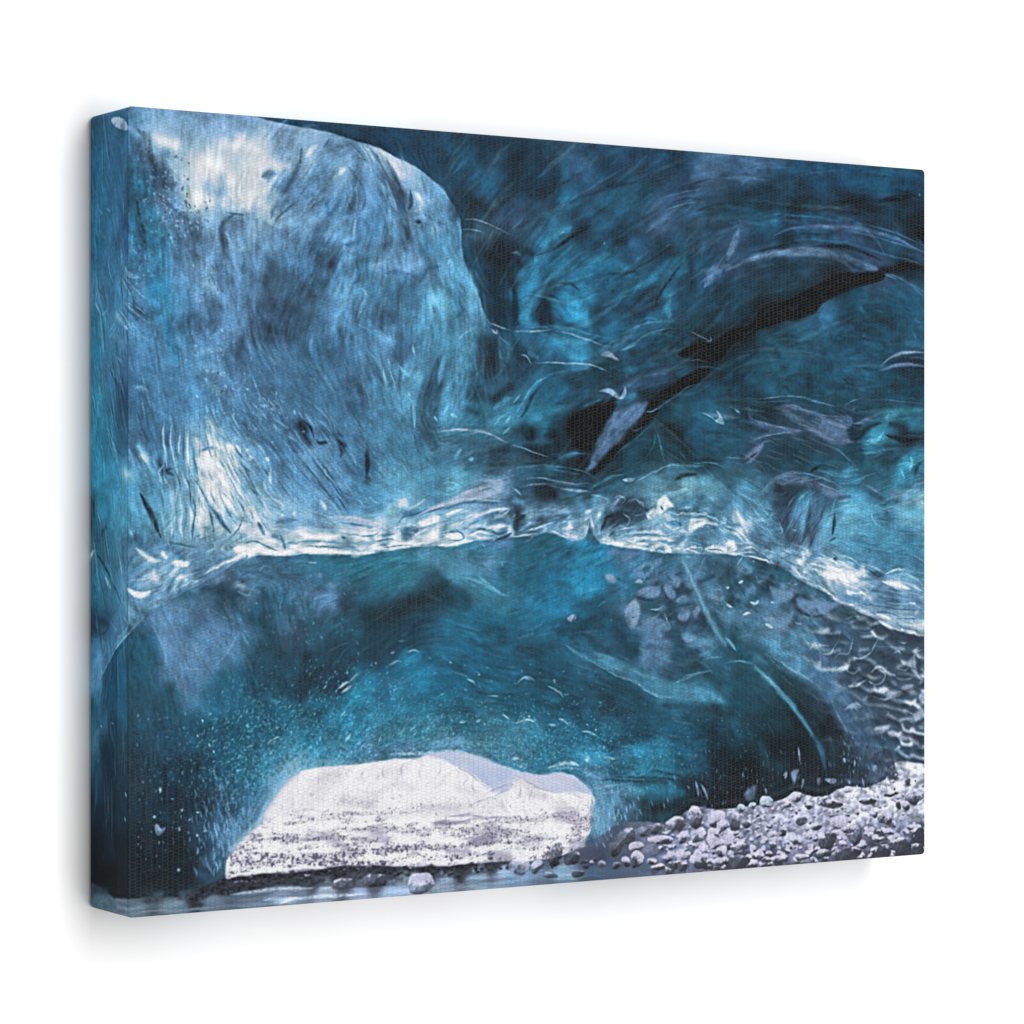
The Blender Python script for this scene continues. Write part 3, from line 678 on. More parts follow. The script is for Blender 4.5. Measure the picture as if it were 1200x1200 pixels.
INK_MID = """
T 100 350 4.8
b 4a9cc6 .5 40 400,20 440,100
b 2c80b0 .7 60 430,60 470,160
b 2b7caa .6 60 470,200 500,320
b 86b4da .7 40 180,100 230,160
l 9cc8e4 .8 9 190,60 230,120 260,170
l c8e0f0 .9 12 215,150 235,170 240,180
l 8fc0e0 .8 7 210,10 290,90 370,140
l a2cce6 .8 6 230,20 300,60 380,130
l 1f4866 .7 7 240,10 300,70 390,120
l 1f4c6c .7 6 200,20 270,100 300,140
l 7fb4da .7 7 250,130 310,200 360,250
l 68a0cc .7 5 270,120 330,190
l 6a9cc6 .6 24 260,200 330,220
l 7db0d6 .6 6 120,210 180,120 190,60
l 6aa0c8 .6 5 130,240 180,150
b 5a8ab4 .6 50 170,210 220,250
b 4f80ae .5 90 300,330 360,420
l 4678a6 .7 24 150,330 190,380 210,430
b 7aa6cc .6 16 180,330 205,350
l 0c2438 .9 12 145,390 165,450 190,495
l 0f2a40 .9 14 215,430 212,470 205,500
l 7fa8cc .7 6 160,400 190,460 205,470
l 17405e .8 10 180,490 200,560 205,640
l 1c4a6a .7 24 190,590 210,680 225,760
l 14385a .8 6 170,600 185,700 215,820
l 0f3450 .8 6 120,600 130,680 150,760 200,880
l 5ab0d4 .7 8 130,560 150,640 170,740
l 7cc0dc .7 6 140,740 165,830 215,930
l 1a5070 .7 8 150,780 190,880 230,960
l 9cc8e0 .6 5 155,810 165,830
l 4ba4cc .7 16 40,530 60,580 50,640
b 2584aa .6 50 60,440 80,320
b 3a94bc .5 40 70,660 60,780
b 2a8ab0 .5 60 100,900 120,1040
l 7fb0d2 .8 14 95,100 80,60 60,20
l 2a5e80 .8 8 60,40 75,90 100,110
l 5088b0 .6 14 70,130 90,200 110,240
l 8fbada .7 8 95,100 130,60
b 68a0cc .6 30 290,500 330,520
l 7fb4d8 .8 20 280,500 320,500 350,520
l 6098c4 .6 30 340,540 400,620 460,660
b 3a6690 .5 60 260,440 270,540
b 3a6a96 .6 80 350,760 400,820
b 27486a .7 40 410,900 440,980
l 20405f .8 22 400,900 430,960 500,990
l 16344f .8 14 430,980 470,960 490,960
b 82bce0 .9 30 300,830 340,890
b e8f4f8 .95 26 325,880 345,905
l a8d0e8 .8 16 300,830 330,880 370,950
b f2f8f8 1 34 235,990
b a8d4ea .7 70 220,980 260,1000
l 6fb0d6 .7 30 330,930 400,990 440,1060
b 5ca0cc .6 80 280,1000 340,1080
l 14283c .95 18 310,1090 330,1140 350,1200
l 10283c .8 10 320,1120 345,1190
b 4a8cb8 .5 60 230,1080 260,1180
# speckled bulge
b 7faad4 .6 40 620,310 700,290
b 79a6d0 .5 70 650,380 760,420
b 86b2da .6 50 700,480 760,540
b 6f9cc8 .5 50 800,540 840,580
l 35577c .7 40 840,360 870,300 900,230
l 304c6c .7 50 960,60 1060,180 1190,160
b 2f4a68 .6 70 1010,40 1180,80
b 35557a .6 60 1000,220 1160,230
b 5a86b6 .6 80 800,120 880,160
l 6a94c6 .6 40 830,250 880,150 920,60
b 3c6288 .5 60 790,340 830,430
b 4a7aa8 .5 100 960,330 1150,300
b 3f6a94 .6 70 1020,420 1160,400
b 44719c .5 90 1000,520 1150,520
l 7fb0d6 .7 10 940,430 970,520 1000,590
l a8d0e6 .8 12 980,590 1000,600 1040,590
l 6fa2cc .6 10 860,540 880,480 930,420
b 5588b4 .5 60 960,660 1080,640
b 3a6288 .6 80 1000,800 1090,840
b 34597e .6 70 1120,700 1180,820
l 1d3c58 .8 16 1130,780 1170,840 1200,870
l 86b8dc .6 8 1050,690 1120,760 1200,800
l 9cc8e4 .6 6 1060,710 1100,740
# bright curtain of flowstone
b cfe2f0 .8 44 700,700 720,740
p e9eff2 .95 20 610,785 640,800 660,850 640,870 615,830
p dce9f0 .9 16 680,770 710,760 740,820 700,830
p eef0ec .95 24 640,870 740,850 780,920 800,1040 830,1160 790,1180 720,1190 680,1100 645,1010
p e6eef0 .9 20 760,830 830,810 860,920 850,960 800,880
b f2f0ea .9 70 690,920 740,1040 770,1140
l e6f0f4 .9 20 690,710 730,790 770,880 810,990 880,1110 930,1190
l f0f2f0 .9 14 750,780 790,880 850,990 900,1100
l 6f9cc4 .8 7 730,830 790,960 840,1060 890,1160
l 5a88b4 .8 7 770,790 820,910 880,1040 920,1160
l 4f7cae .8 14 640,860 690,840 740,830
l d4e6f2 .9 12 580,740 575,840 590,940 610,980
l dcebf4 .9 10 530,760 525,850 540,880
l c8e0f0 .9 10 485,720 480,820 500,920 520,1000
l d0e4f2 .9 12 445,700 440,800 450,880 460,950
l 3a6a98 .8 10 460,740 465,850 480,940
l 3c6c9a .8 10 505,740 510,850 520,920
l 42719e .8 10 555,740 552,860 570,940
l 4678a4 .8 20 600,840 620,920 640,990
l b9d8ec .8 14 490,820 500,900 520,1000 540,1100 545,1190
l cfe4f2 .9 12 540,960 570,1030 600,1100 610,1190
l 2f5f8a .8 10 500,950 530,1020 540,1100
l 34648e .8 10 570,980 590,1060 600,1140
l a9d0e8 .8 20 440,1000 480,1080 490,1190
l d8eaf4 .8 12 620,1000 650,1100 650,1190
l 2f5c86 .7 8 600,990 640,1050 700,1170
l c8dff0 .7 10 590,980 640,990
l e8f2f6 .9 22 850,820 880,870
l cfe2f0 .9 16 905,840 920,860
l d8e8f2 .9 20 930,880 940,910
l b0cfe6 .8 16 960,920 980,940
l dceaf2 .9 16 1015,890 1030,920
l cde2f0 .9 24 1040,950 1035,1020 1045,1050
l c4dcee .8 20 1000,1020 1010,1060 1030,1100
l 3f6c98 .7 16 860,900 900,960 960,1080
l b9d4ea .7 10 870,920 910,990
l a9cae4 .8 9 830,840 870,920 900,980
l 8fb8da .7 9 820,640 850,700 880,740
l 9cc4e2 .7 7 920,680 940,740
l 7faad4 .7 8 960,700 1000,750
b 4774a0 .6 60 900,740 990,780
l 6a9cc8 .7 30 1140,960 1170,1020 1200,1050
l 8ab8dc .6 8 1160,910 1200,970
T 350 350 4.8
l 6ea4d0 .7 26 220,100 260,30 300,0
l 78acd6 .7 20 330,120 350,50 380,0
l 5a90c0 .7 40 380,100 430,180 520,240
b 6aa2d0 .7 50 460,210 530,250
l 304f6c .8 40 440,90 500,130 540,130
b 2f4c68 .7 70 460,60 530,110
b 304e6c .6 60 560,260 580,330
l 3b6288 .7 16 310,140 370,180 400,220
l 6fa4cc .5 6 320,140 390,170 430,210
b 3a648c .5 100 200,220 250,350
b 3c6a92 .4 80 80,200 120,330
b 44749c .5 80 60,360 180,420
l 6fa0ca .7 12 380,290 430,340 450,400
l 5f92c0 .6 10 390,260 450,330
l a8d4ec .85 8 475,395 480,440 495,470
l 9ccce8 .85 8 505,380 520,430 540,490 545,530
l 86bade .7 7 490,330 520,390
l 34587c .7 10 440,420 480,490 490,500
l 2c5070 .6 20 430,440 420,400
l 2c4d6c .7 10 500,480 510,510
l 98cce6 .85 16 640,255 650,310
l 74b4d8 .8 24 565,375 600,420 640,440
l 86c4e2 .8 14 570,380 590,420
b 62a6cc .6 40 640,420 680,450
l 5aa0c6 .7 20 660,400 690,440 680,490
l 9cd4ec .8 12 615,530 630,550
l 2a4e6a .85 46 700,640 730,540 770,420 785,330
l 284a64 .8 40 740,500 775,370 780,330
b 2f5876 .7 60 690,560 700,660
b 2a4f6c .6 44 700,700 720,760
l 5ba2c8 .6 30 790,480 800,400 830,310
b 4a88ae .6 60 840,450 850,560
l 68aed2 .7 14 640,580 655,660 655,720
l 8ccbe6 .7 6 635,570 650,680 650,760
l 70b0d4 .6 10 600,540 660,600
l 2a4a66 .7 14 650,760 660,820 690,880
l 5596be .6 20 900,350 950,250 1000,170
l 7abcdc .7 8 890,240 930,200 1000,160
l 5ca6cc .7 10 1000,200 970,280 930,370
b 5aa4ca .6 26 900,350 910,400
b 3a7498 .5 50 860,150 920,80
b 62a8d0 .6 26 960,60 1000,10
l 6ab4da .8 40 765,20 810,30 840,10
l b0dcf0 .8 14 800,45 825,60
l 2f5a78 .6 20 870,120 940,60
# dark fold right of the dome
b 173548 .8 80 1040,240 1080,330
b 122a3a .8 70 1080,380 1100,260
b 1c465e .6 60 970,420 1000,560
b 153446 .7 70 980,540 1080,560
b 10283a .8 50 1100,560 1190,490
b 153244 .6 50 960,620 1000,640
l 2b6c8c .7 40 1100,450 1160,430 1200,470
l 2f7898 .7 16 1120,220 1140,270
b 1a4a64 .6 50 1160,330 1180,380
l 9f9dc0 .9 7 1050,105 1090,140 1200,175
l a8a6c8 .9 14 1080,165 1110,190 1115,170
l 6d90b4 .7 8 1110,195 1150,230 1190,260
l 4fa0c2 .7 40 1090,620 1150,580 1200,550
l 62b4d2 .7 14 1100,720 1130,670 1160,650
l 8fd0e6 .8 16 1160,700 1190,660
l 8ccae2 .7 16 1150,760 1190,720
l 7cc4de .8 12 760,660 780,690
l 8cd0e6 .8 20 850,640 890,670
l 6fb8d8 .7 14 810,650 840,600
l 224058 .8 12 750,640 775,610
l b0aecf .95 14 780,748 850,740 950,740 1040,748 1110,775 1190,815
l c6c6e0 .7 6 800,740 920,738 1020,742
l 5c90b0 .7 6 920,710 1000,705 1040,720
b 2c5a74 .6 60 830,800 980,800
b 1e3c50 .8 40 1090,860 1180,840
b 2a566e .6 60 1050,900 1120,960
l 6cb4d4 .8 26 870,910 920,840
l 84c8e0 .8 20 955,905 990,900
b 5aa0c2 .7 30 880,970 920,970
b 78bcdc .7 24 840,1060 900,1060
l 8cc4de .7 9 790,1080 850,1100 910,1060 850,1030 790,1050
b 2a5872 .6 50 960,960 1050,920
l 74a8cc .6 7 720,920 760,960 790,1020
b 4688ac .5 60 720,860 740,980
b 5aa2cc .7 40 480,940 560,980
b 6cb0d6 .6 26 520,960 550,990
b 2d587a .6 50 430,900 430,940
l 0f1c28 .95 28 385,820 388,900 380,1020
l 13222e .8 40 375,1000 385,1020 400,1000
l 5f98c4 .7 8 350,830 360,900
b 0f1e2c .9 60 10,710 30,740
b 13263a .85 40 30,770 60,810
l 101f2c .9 14 30,690 70,730 90,790
l 162a3c .9 20 100,790 120,810 180,800
l 0f1c28 .95 36 215,790 250,830 240,890
l 121f2c .9 20 240,810 280,830
l 152638 .7 12 220,750 260,780
b 2a4866 .6 50 130,740 220,770
l 86b2d8 .6 20 30,640 90,720
l 8cb0da .6 14 100,680 160,720 190,760
l 6f9ccc .6 24 80,600 150,660 190,680
l 2b4666 .6 8 60,590 130,650 180,720
l 7aa8d6 .6 8 40,440 90,460 110,490
l 6a98c8 .6 7 20,560 90,590
b 5c92c2 .7 60 280,700 310,730
b 6098c6 .6 50 300,850 310,900
l 88b8e0 .6 8 290,840 320,920 330,960
b 6b9fcf .6 80 80,860 160,940
l 1e3c5c .8 9 40,840 100,930 170,1020 250,1130
l 274a6e .8 8 0,880 80,980 160,1090 220,1180
l 1f4062 .8 7 110,900 190,1010 260,1120 280,1160
l 98c2e6 .7 10 60,850 130,950 200,1040
l 8ab8e0 .7 9 0,850 60,930 130,1030
l a0c8e8 .7 7 140,920 190,980
l 2a4c70 .7 6 0,950 60,1020 100,1080
l e6f0f4 .95 22 120,1140 140,1170 155,1190
l b0d4ec .7 12 40,1130 70,1180
l a9d4ea .8 8 390,1110 430,1140 460,1140
b bfdcec .8 36 570,1140 600,1160
l dcebf2 .9 20 570,1150 600,1130 610,1180
l a4d0e6 .8 26 490,1180 530,1160 560,1180
l b4b4d4 .9 14 600,1195 660,1165 715,1135
p a3a3c8 .95 18 720,1195 820,1140 920,1090 1030,1050 1085,1040 1075,1025 1030,1018 1140,1010 1140,1080 1100,1110 1000,1130 900,1160 800,1185
l 7d80a8 .7 10 1000,1090 1080,1060 1110,1100
l c4c0dc .8 10 860,1120 960,1080 1080,1050
l 34607e .7 14 920,1160 1040,1130 1190,1130
l b4b6d4 .8 8 980,1150 1080,1130 1150,1135
l 5c8cac .7 24 1040,990 1130,1000 1200,960
T 600 350 4.8
b 3596c4 .8 40 80,20 80,120
b 0d2434 .8 50 20,60 20,140
b 0c2030 .8 50 180,40 170,130
b 2e90be .7 80 290,40 380,70
b 34a0cc .6 30 410,60 420,110
l a8acd0 .95 9 0,178 80,180 160,175 230,168
l aab0d2 .95 11 240,178 330,200 430,230 500,255 555,265
l 7890b4 .7 6 0,155 100,158 220,150
l 4a86ac .7 8 300,160 400,185 500,210 570,215
b 10303f .5 30 300,150 420,165
l 123046 .8 7 225,170 180,250 130,330 80,400 40,450
l 14384e .6 8 200,260 250,300 230,340
b 2f7fa8 .6 100 180,250 360,270
b 3f9ac4 .7 40 340,320 390,340
b 3a6c94 .6 60 80,220 110,280
b 3c90ba .6 30 100,310 140,320
b 1f4f6c .6 70 440,280 520,280
b 0f2838 .6 60 20,260 40,340
l b4b8d8 .9 9 48,315 80,325 100,350 108,370
l aebcd8 .95 9 130,355 250,354 370,362 470,380 560,415
p a8a8cc .95 9 500,305 540,290 570,310 600,345 560,335 510,320
l 4b90b4 .8 10 585,215 650,180 740,140 840,130 920,125
l 5ca0c4 .8 9 600,290 680,250 760,200 860,170 940,165
l 6cb4d2 .8 12 600,295 660,270 700,250
b 2c7096 .6 40 640,230 760,180
b 103448 .5 40 680,300 860,240
l 2f7ea2 .6 12 840,60 890,100 900,30
b 3a94bc .8 24 870,50 880,100
l b0b4d4 .9 8 1000,180 1060,210 1110,235
l a8aed0 .9 9 1085,240 1120,232 1112,210
p 080b0e .97 12 940,300 1000,260 1080,240 1140,250 1210,215 1210,290 1140,355 1060,350 1000,330 950,325
p 080b0e .97 14 1120,385 1060,395 1000,420 930,460 870,500 800,545 770,590 740,630 690,700 650,750 600,800 540,860 480,920 440,975 470,985 530,940 580,900 620,840 680,770 740,720 800,660 830,620 810,600 860,570 920,540 980,510 1050,470 1110,410
l 4c86aa .6 6 960,345 1060,345 1130,365
l 3a789c .6 8 1020,390 1100,380 1200,400
l 44809f .6 10 1070,480 1000,490 930,540 870,575 820,610 760,640
b 14465c .6 80 1080,540 1180,560
l 2a6c8c .6 30 600,400 680,390 760,370 860,370
b 1b5874 .6 40 700,340 900,340
l 358cb2 .6 40 640,440 660,400 720,380
b 38608a .7 50 660,480 760,470
b 2c4a6c .6 40 780,450 900,450
l 4a789c .6 7 650,490 720,440 830,420 900,430
l 2d5a7c .6 10 700,510 800,480 900,460
l 123a50 .7 30 300,430 400,420 520,440 600,480
l 2a80a6 .7 16 120,480 200,430 320,400 440,390
l 3f90b6 .7 34 20,640 70,560 120,500 180,450
l 64b0d0 .7 12 0,680 60,580 130,480 220,430
l 8ccae0 .7 10 0,590 50,530
l 0f3042 .8 24 40,680 80,620 120,540 180,480
b 2278a0 .6 60 200,580 260,560
b 1c5c7c .6 60 320,540 420,530
l 2f86ac .6 30 80,700 180,640 300,590
l 0e2a3a .7 20 60,760 100,800 110,860
b 266e92 .6 40 160,800 180,720
l 9898c4 .9 12 490,515 540,500 580,520 620,545
p a3a3ca .95 6 490,515 530,500 580,515 610,545 640,490 645,530 620,560 580,550 540,525
l b9bcd8 .8 6 630,480 642,510 632,545
b 08222f .6 50 560,450 600,470
b 3486ac .7 40 650,550 690,540
b 1d5a76 .6 30 590,600 640,580
p 06090c .97 26 330,660 430,610 520,560 580,560 570,630 520,700 480,780 460,860 420,850 350,830 330,780 310,720
b 0a1014 .8 60 400,900 420,940
b 0c1a24 .7 50 240,760 260,830
b 0e1c26 .7 36 110,740 120,800
b 16465c .6 30 150,780 170,840
l 3a709a .7 14 400,610 460,580 500,560
p 6478ae .95 22 580,630 640,610 700,590 760,575 740,630 700,690 660,730 620,790 560,840 500,910 460,950 420,975 415,960 440,930 450,880 480,800 520,720 560,660
l 8190c2 .6 30 580,660 540,760 500,860
b 5a6aa0 .5 40 640,680 700,620
l 4a5c8e .6 12 640,720 580,800 520,880
l 7a90bc .8 8 740,630 790,625 830,610
l 7a92bc .8 8 660,720 690,740 740,715
l 9cb0d4 .9 8 0,820 60,840 130,870 220,895
b 124254 .5 60 560,930 660,880
b 17506a .5 70 640,860 740,800
l 2c7a98 .6 9 560,910 620,840 700,780 800,690
l 3a86a4 .6 8 800,700 830,780 850,860 880,900
l 4a9ab8 .6 7 830,790 840,850 860,920
l 2a6a86 .6 10 740,900 800,820 810,740
b 0f2834 .7 60 850,700 940,760
l 0c202c .8 30 860,690 920,740 960,820 1000,900
l 3a7c98 .6 6 930,850 960,880 980,910
b 195c7a .6 120 1060,760 1120,680
b 164f6a .6 90 1080,860 1180,820
l 9cb6d8 .9 6 1070,635 1120,660 1160,690
p b6c2e0 .95 5 1140,680 1165,660 1150,620 1185,660 1195,700 1165,695
b 1c6078 .5 40 1120,610 1190,600
l 0f2c3a .6 12 1010,900 1100,900 1200,920
# ridges above the lip
b 2f7090 .7 40 280,900 360,870
l 3a7ea0 .7 12 260,900 340,870 440,870
l 5288b0 .8 8 0,960 120,940 260,940 380,965 490,1020
l 3a88ac .6 16 100,960 240,960 400,990
l 7a9cc4 .7 6 60,950 200,945 320,950
l 9a9cc4 .9 8 60,1020 160,1010 300,1030 420,1040 470,1050
l 8a9cc4 .8 10 40,1060 160,1045 280,1060
l 5a7a9c .6 10 150,1040 330,1040 440,1060
l aab0d4 .9 16 270,1065 340,1070 430,1082
l b0bcd8 .9 10 440,1098 500,1110 550,1125
b 1a3240 .7 60 160,1090 240,1100
b 121f28 .7 40 200,1060 240,1110
l 3c90b0 .7 16 440,1070 540,1010 640,980
l 174254 .8 20 500,1060 600,1010 700,970
b 1d5a70 .6 50 520,1080 640,1040
p a8b4d0 .9 5 620,1015 670,1005 690,1010 660,1030
l 7ca8c4 .8 8 640,1060 720,1010 800,970 900,930 980,920
l 8cbcd4 .8 6 820,960 900,935 1000,930
l 5aa0bc .6 14 860,950 960,940 1100,930
l 6cb0cc .7 7 1000,920 1120,920 1200,950
b 3f7c98 .6 50 880,980 960,960
l 14242f .9 26 910,1020 960,990 1040,980
p 9c9cc2 .95 16 70,1190 160,1180 260,1170 290,1150 300,1175 350,1185 320,1200 70,1215
b 4a8cb0 .6 60 360,1140 440,1150
l a0c8de .8 12 0,1060 30,1080 60,1110
b 6ca8c8 .6 40 20,1130 60,1150
l 2a3c4a .7 16 240,1150 300,1120 380,1100
T 850 350 4.8
b 175470 .5 90 220,300 420,320
b 145068 .5 90 160,420 420,420
b 2a6c94 .6 24 280,440 320,410
b 0d3044 .6 40 20,470 90,460
l 0e3648 .7 10 100,480 80,520 110,560
l 7cc4d8 .95 12 50,610 70,630 85,645
l 4a8ca8 .7 5 20,590 60,620
b 1e607e .5 50 560,540 600,520
b 28688c .5 40 700,360 760,390
l 0e2c3e .6 9 650,440 690,470 640,490
b 2a6c90 .5 30 800,430 720,340
b 4a90b4 .6 12 780,205
b 4a90b4 .5 10 1068,210
b 3a80a6 .5 14 920,520
b 3a80a6 .5 16 975,440
l 3f7ca0 .6 8 1030,555 1070,560
b 0e3040 .6 60 960,480 1110,470
b 0d2a3a .6 50 1080,390 1120,420
l 8a8ab8 .95 16 870,390 900,350 960,310 1040,298 1125,295
l 9494be .8 9 900,350 960,315 1050,298 1125,300
l 7c7cae .95 22 860,400 900,390 960,370 1040,365 1125,378
l 5f6c9a .7 8 880,395 980,375 1125,370
p 123446 .9 10 915,370 960,340 1030,325 1110,330 1125,355 1040,350 960,358
l 56749c .7 8 1030,330 1090,325 1125,335
l 7c94bc .9 6 115,555 200,555 290,545 390,545 480,565 580,590 660,600
l 5c7ca4 .7 6 120,575 210,572 300,570 420,560
l 6f8cb4 .8 6 660,595 720,570 770,555
l 6284ac .7 6 790,560 900,565 1000,575 1125,585
l 88a4c8 .7 4 410,550 520,580 620,598
b 4a6488 .6 30 680,600 720,620
l 5a7098 .8 9 660,600 700,620 750,600
p 7078aa .92 18 285,610 310,592 390,590 460,615 540,645 620,660 700,650 710,700 680,730 700,790 720,805 640,820 580,800 520,770 450,730 400,690 340,650
p 24485f .85 14 370,625 430,620 500,645 540,670 530,700 480,690 430,665 385,645
l 9a9ac8 .7 7 300,600 380,595 460,620 560,650 690,655
b 5f68a0 .6 60 600,740 660,760
l 8288bc .6 20 420,690 520,750 620,800
l 7a84b4 .9 18 700,700 760,690 820,660 880,630
l 5e7aa4 .7 8 730,700 800,660 860,640
p 596a98 .9 22 130,600 145,660 160,685 250,700 330,720 420,735 400,750 320,745 240,765 140,800 150,790 180,775 240,740 180,720 140,690
l 8890bc .8 9 130,600 145,670 230,700 340,725 420,735
l 8890bc .8 9 135,805 170,785 260,765 360,745 430,740
p 77749f .95 18 110,915 120,870 170,830 210,815 200,850 150,910
l 6c7aa4 .7 7 200,810 260,800
l 8fb4cc .8 6 0,892 60,895 110,895
l 0c1a24 .8 12 80,915 110,910 180,860
b 0f3242 .6 90 300,830 420,870
b 113a4c .6 80 260,940 420,920
l 4c8ca4 .6 5 380,860 388,890
l 3a7c9c .7 10 420,760 520,800 620,840 680,880 760,970
l 7090b4 .7 6 600,830 660,870 720,920
b 1d4f68 .6 60 520,850 620,900
l 0a1a24 .85 18 470,980 500,950 550,930
p 6c6e9a .85 24 250,1030 290,1000 370,985 450,1000 520,1030 600,1065 680,1100 650,1130 580,1110 500,1060 400,1040 330,1040
l 8288ae .8 8 340,985 450,980 560,1010 660,1060 700,1075
l a8b0cc .6 6 480,1020 560,1050 640,1080
b 3f8ab0 .6 60 640,1000 720,1020
b 56a8cc .5 50 590,980 700,960
b 1a2c3a .8 60 290,1060 360,1120
b 3a7ea0 .6 50 420,1140 470,1090
l 6cbcdc .6 12 400,1140 470,1080
l 0a1a24 .9 20 720,790 760,770 800,720
l 0f2a3a .8 30 740,760 820,710 880,690
b 3cabd2 .8 60 830,770 880,760
l 86d4ec .8 20 790,790 850,790 890,745
b 4cb4d8 .8 44 910,660 960,640
l 8cd8ee .8 18 900,660 930,640
b 2f86aa .6 70 1000,640 1090,630
l 08141c .9 26 900,760 950,780 1020,790 1110,785
b 0c2430 .7 40 930,700 1000,720
b 2a7898 .6 50 1050,700 1110,690
l 2b7a9a .7 20 740,880 850,850 960,840
b 1a5a74 .6 40 700,860 820,890
l 2f8cb0 .7 30 960,960 1000,900 1080,860
b 3aa0c4 .7 40 990,960 1040,920
l 7ccce4 .8 20 1040,880 1050,920 1030,970
l 1c4c60 .7 24 900,900 920,1000 940,1050
l 123848 .7 20 1060,1000 1080,940 1110,900
l 8ccfe4 .6 8 980,950 1010,1010
b 15506a .6 70 800,960 880,1000
l 6f74a0 .8 14 780,1040 840,1070 890,1100
l 8c98bc .8 6 800,1040 850,1080 890,1100
b 1f3444 .7 36 820,1090 880,1120
p 6f7ca6 .85 8 920,1090 960,1072 1020,1085 940,1105
l 7c94b8 .8 14 1040,1060 1080,1040 1120,1025
b 2f6c8c .6 30 980,1050 1040,1050
"""
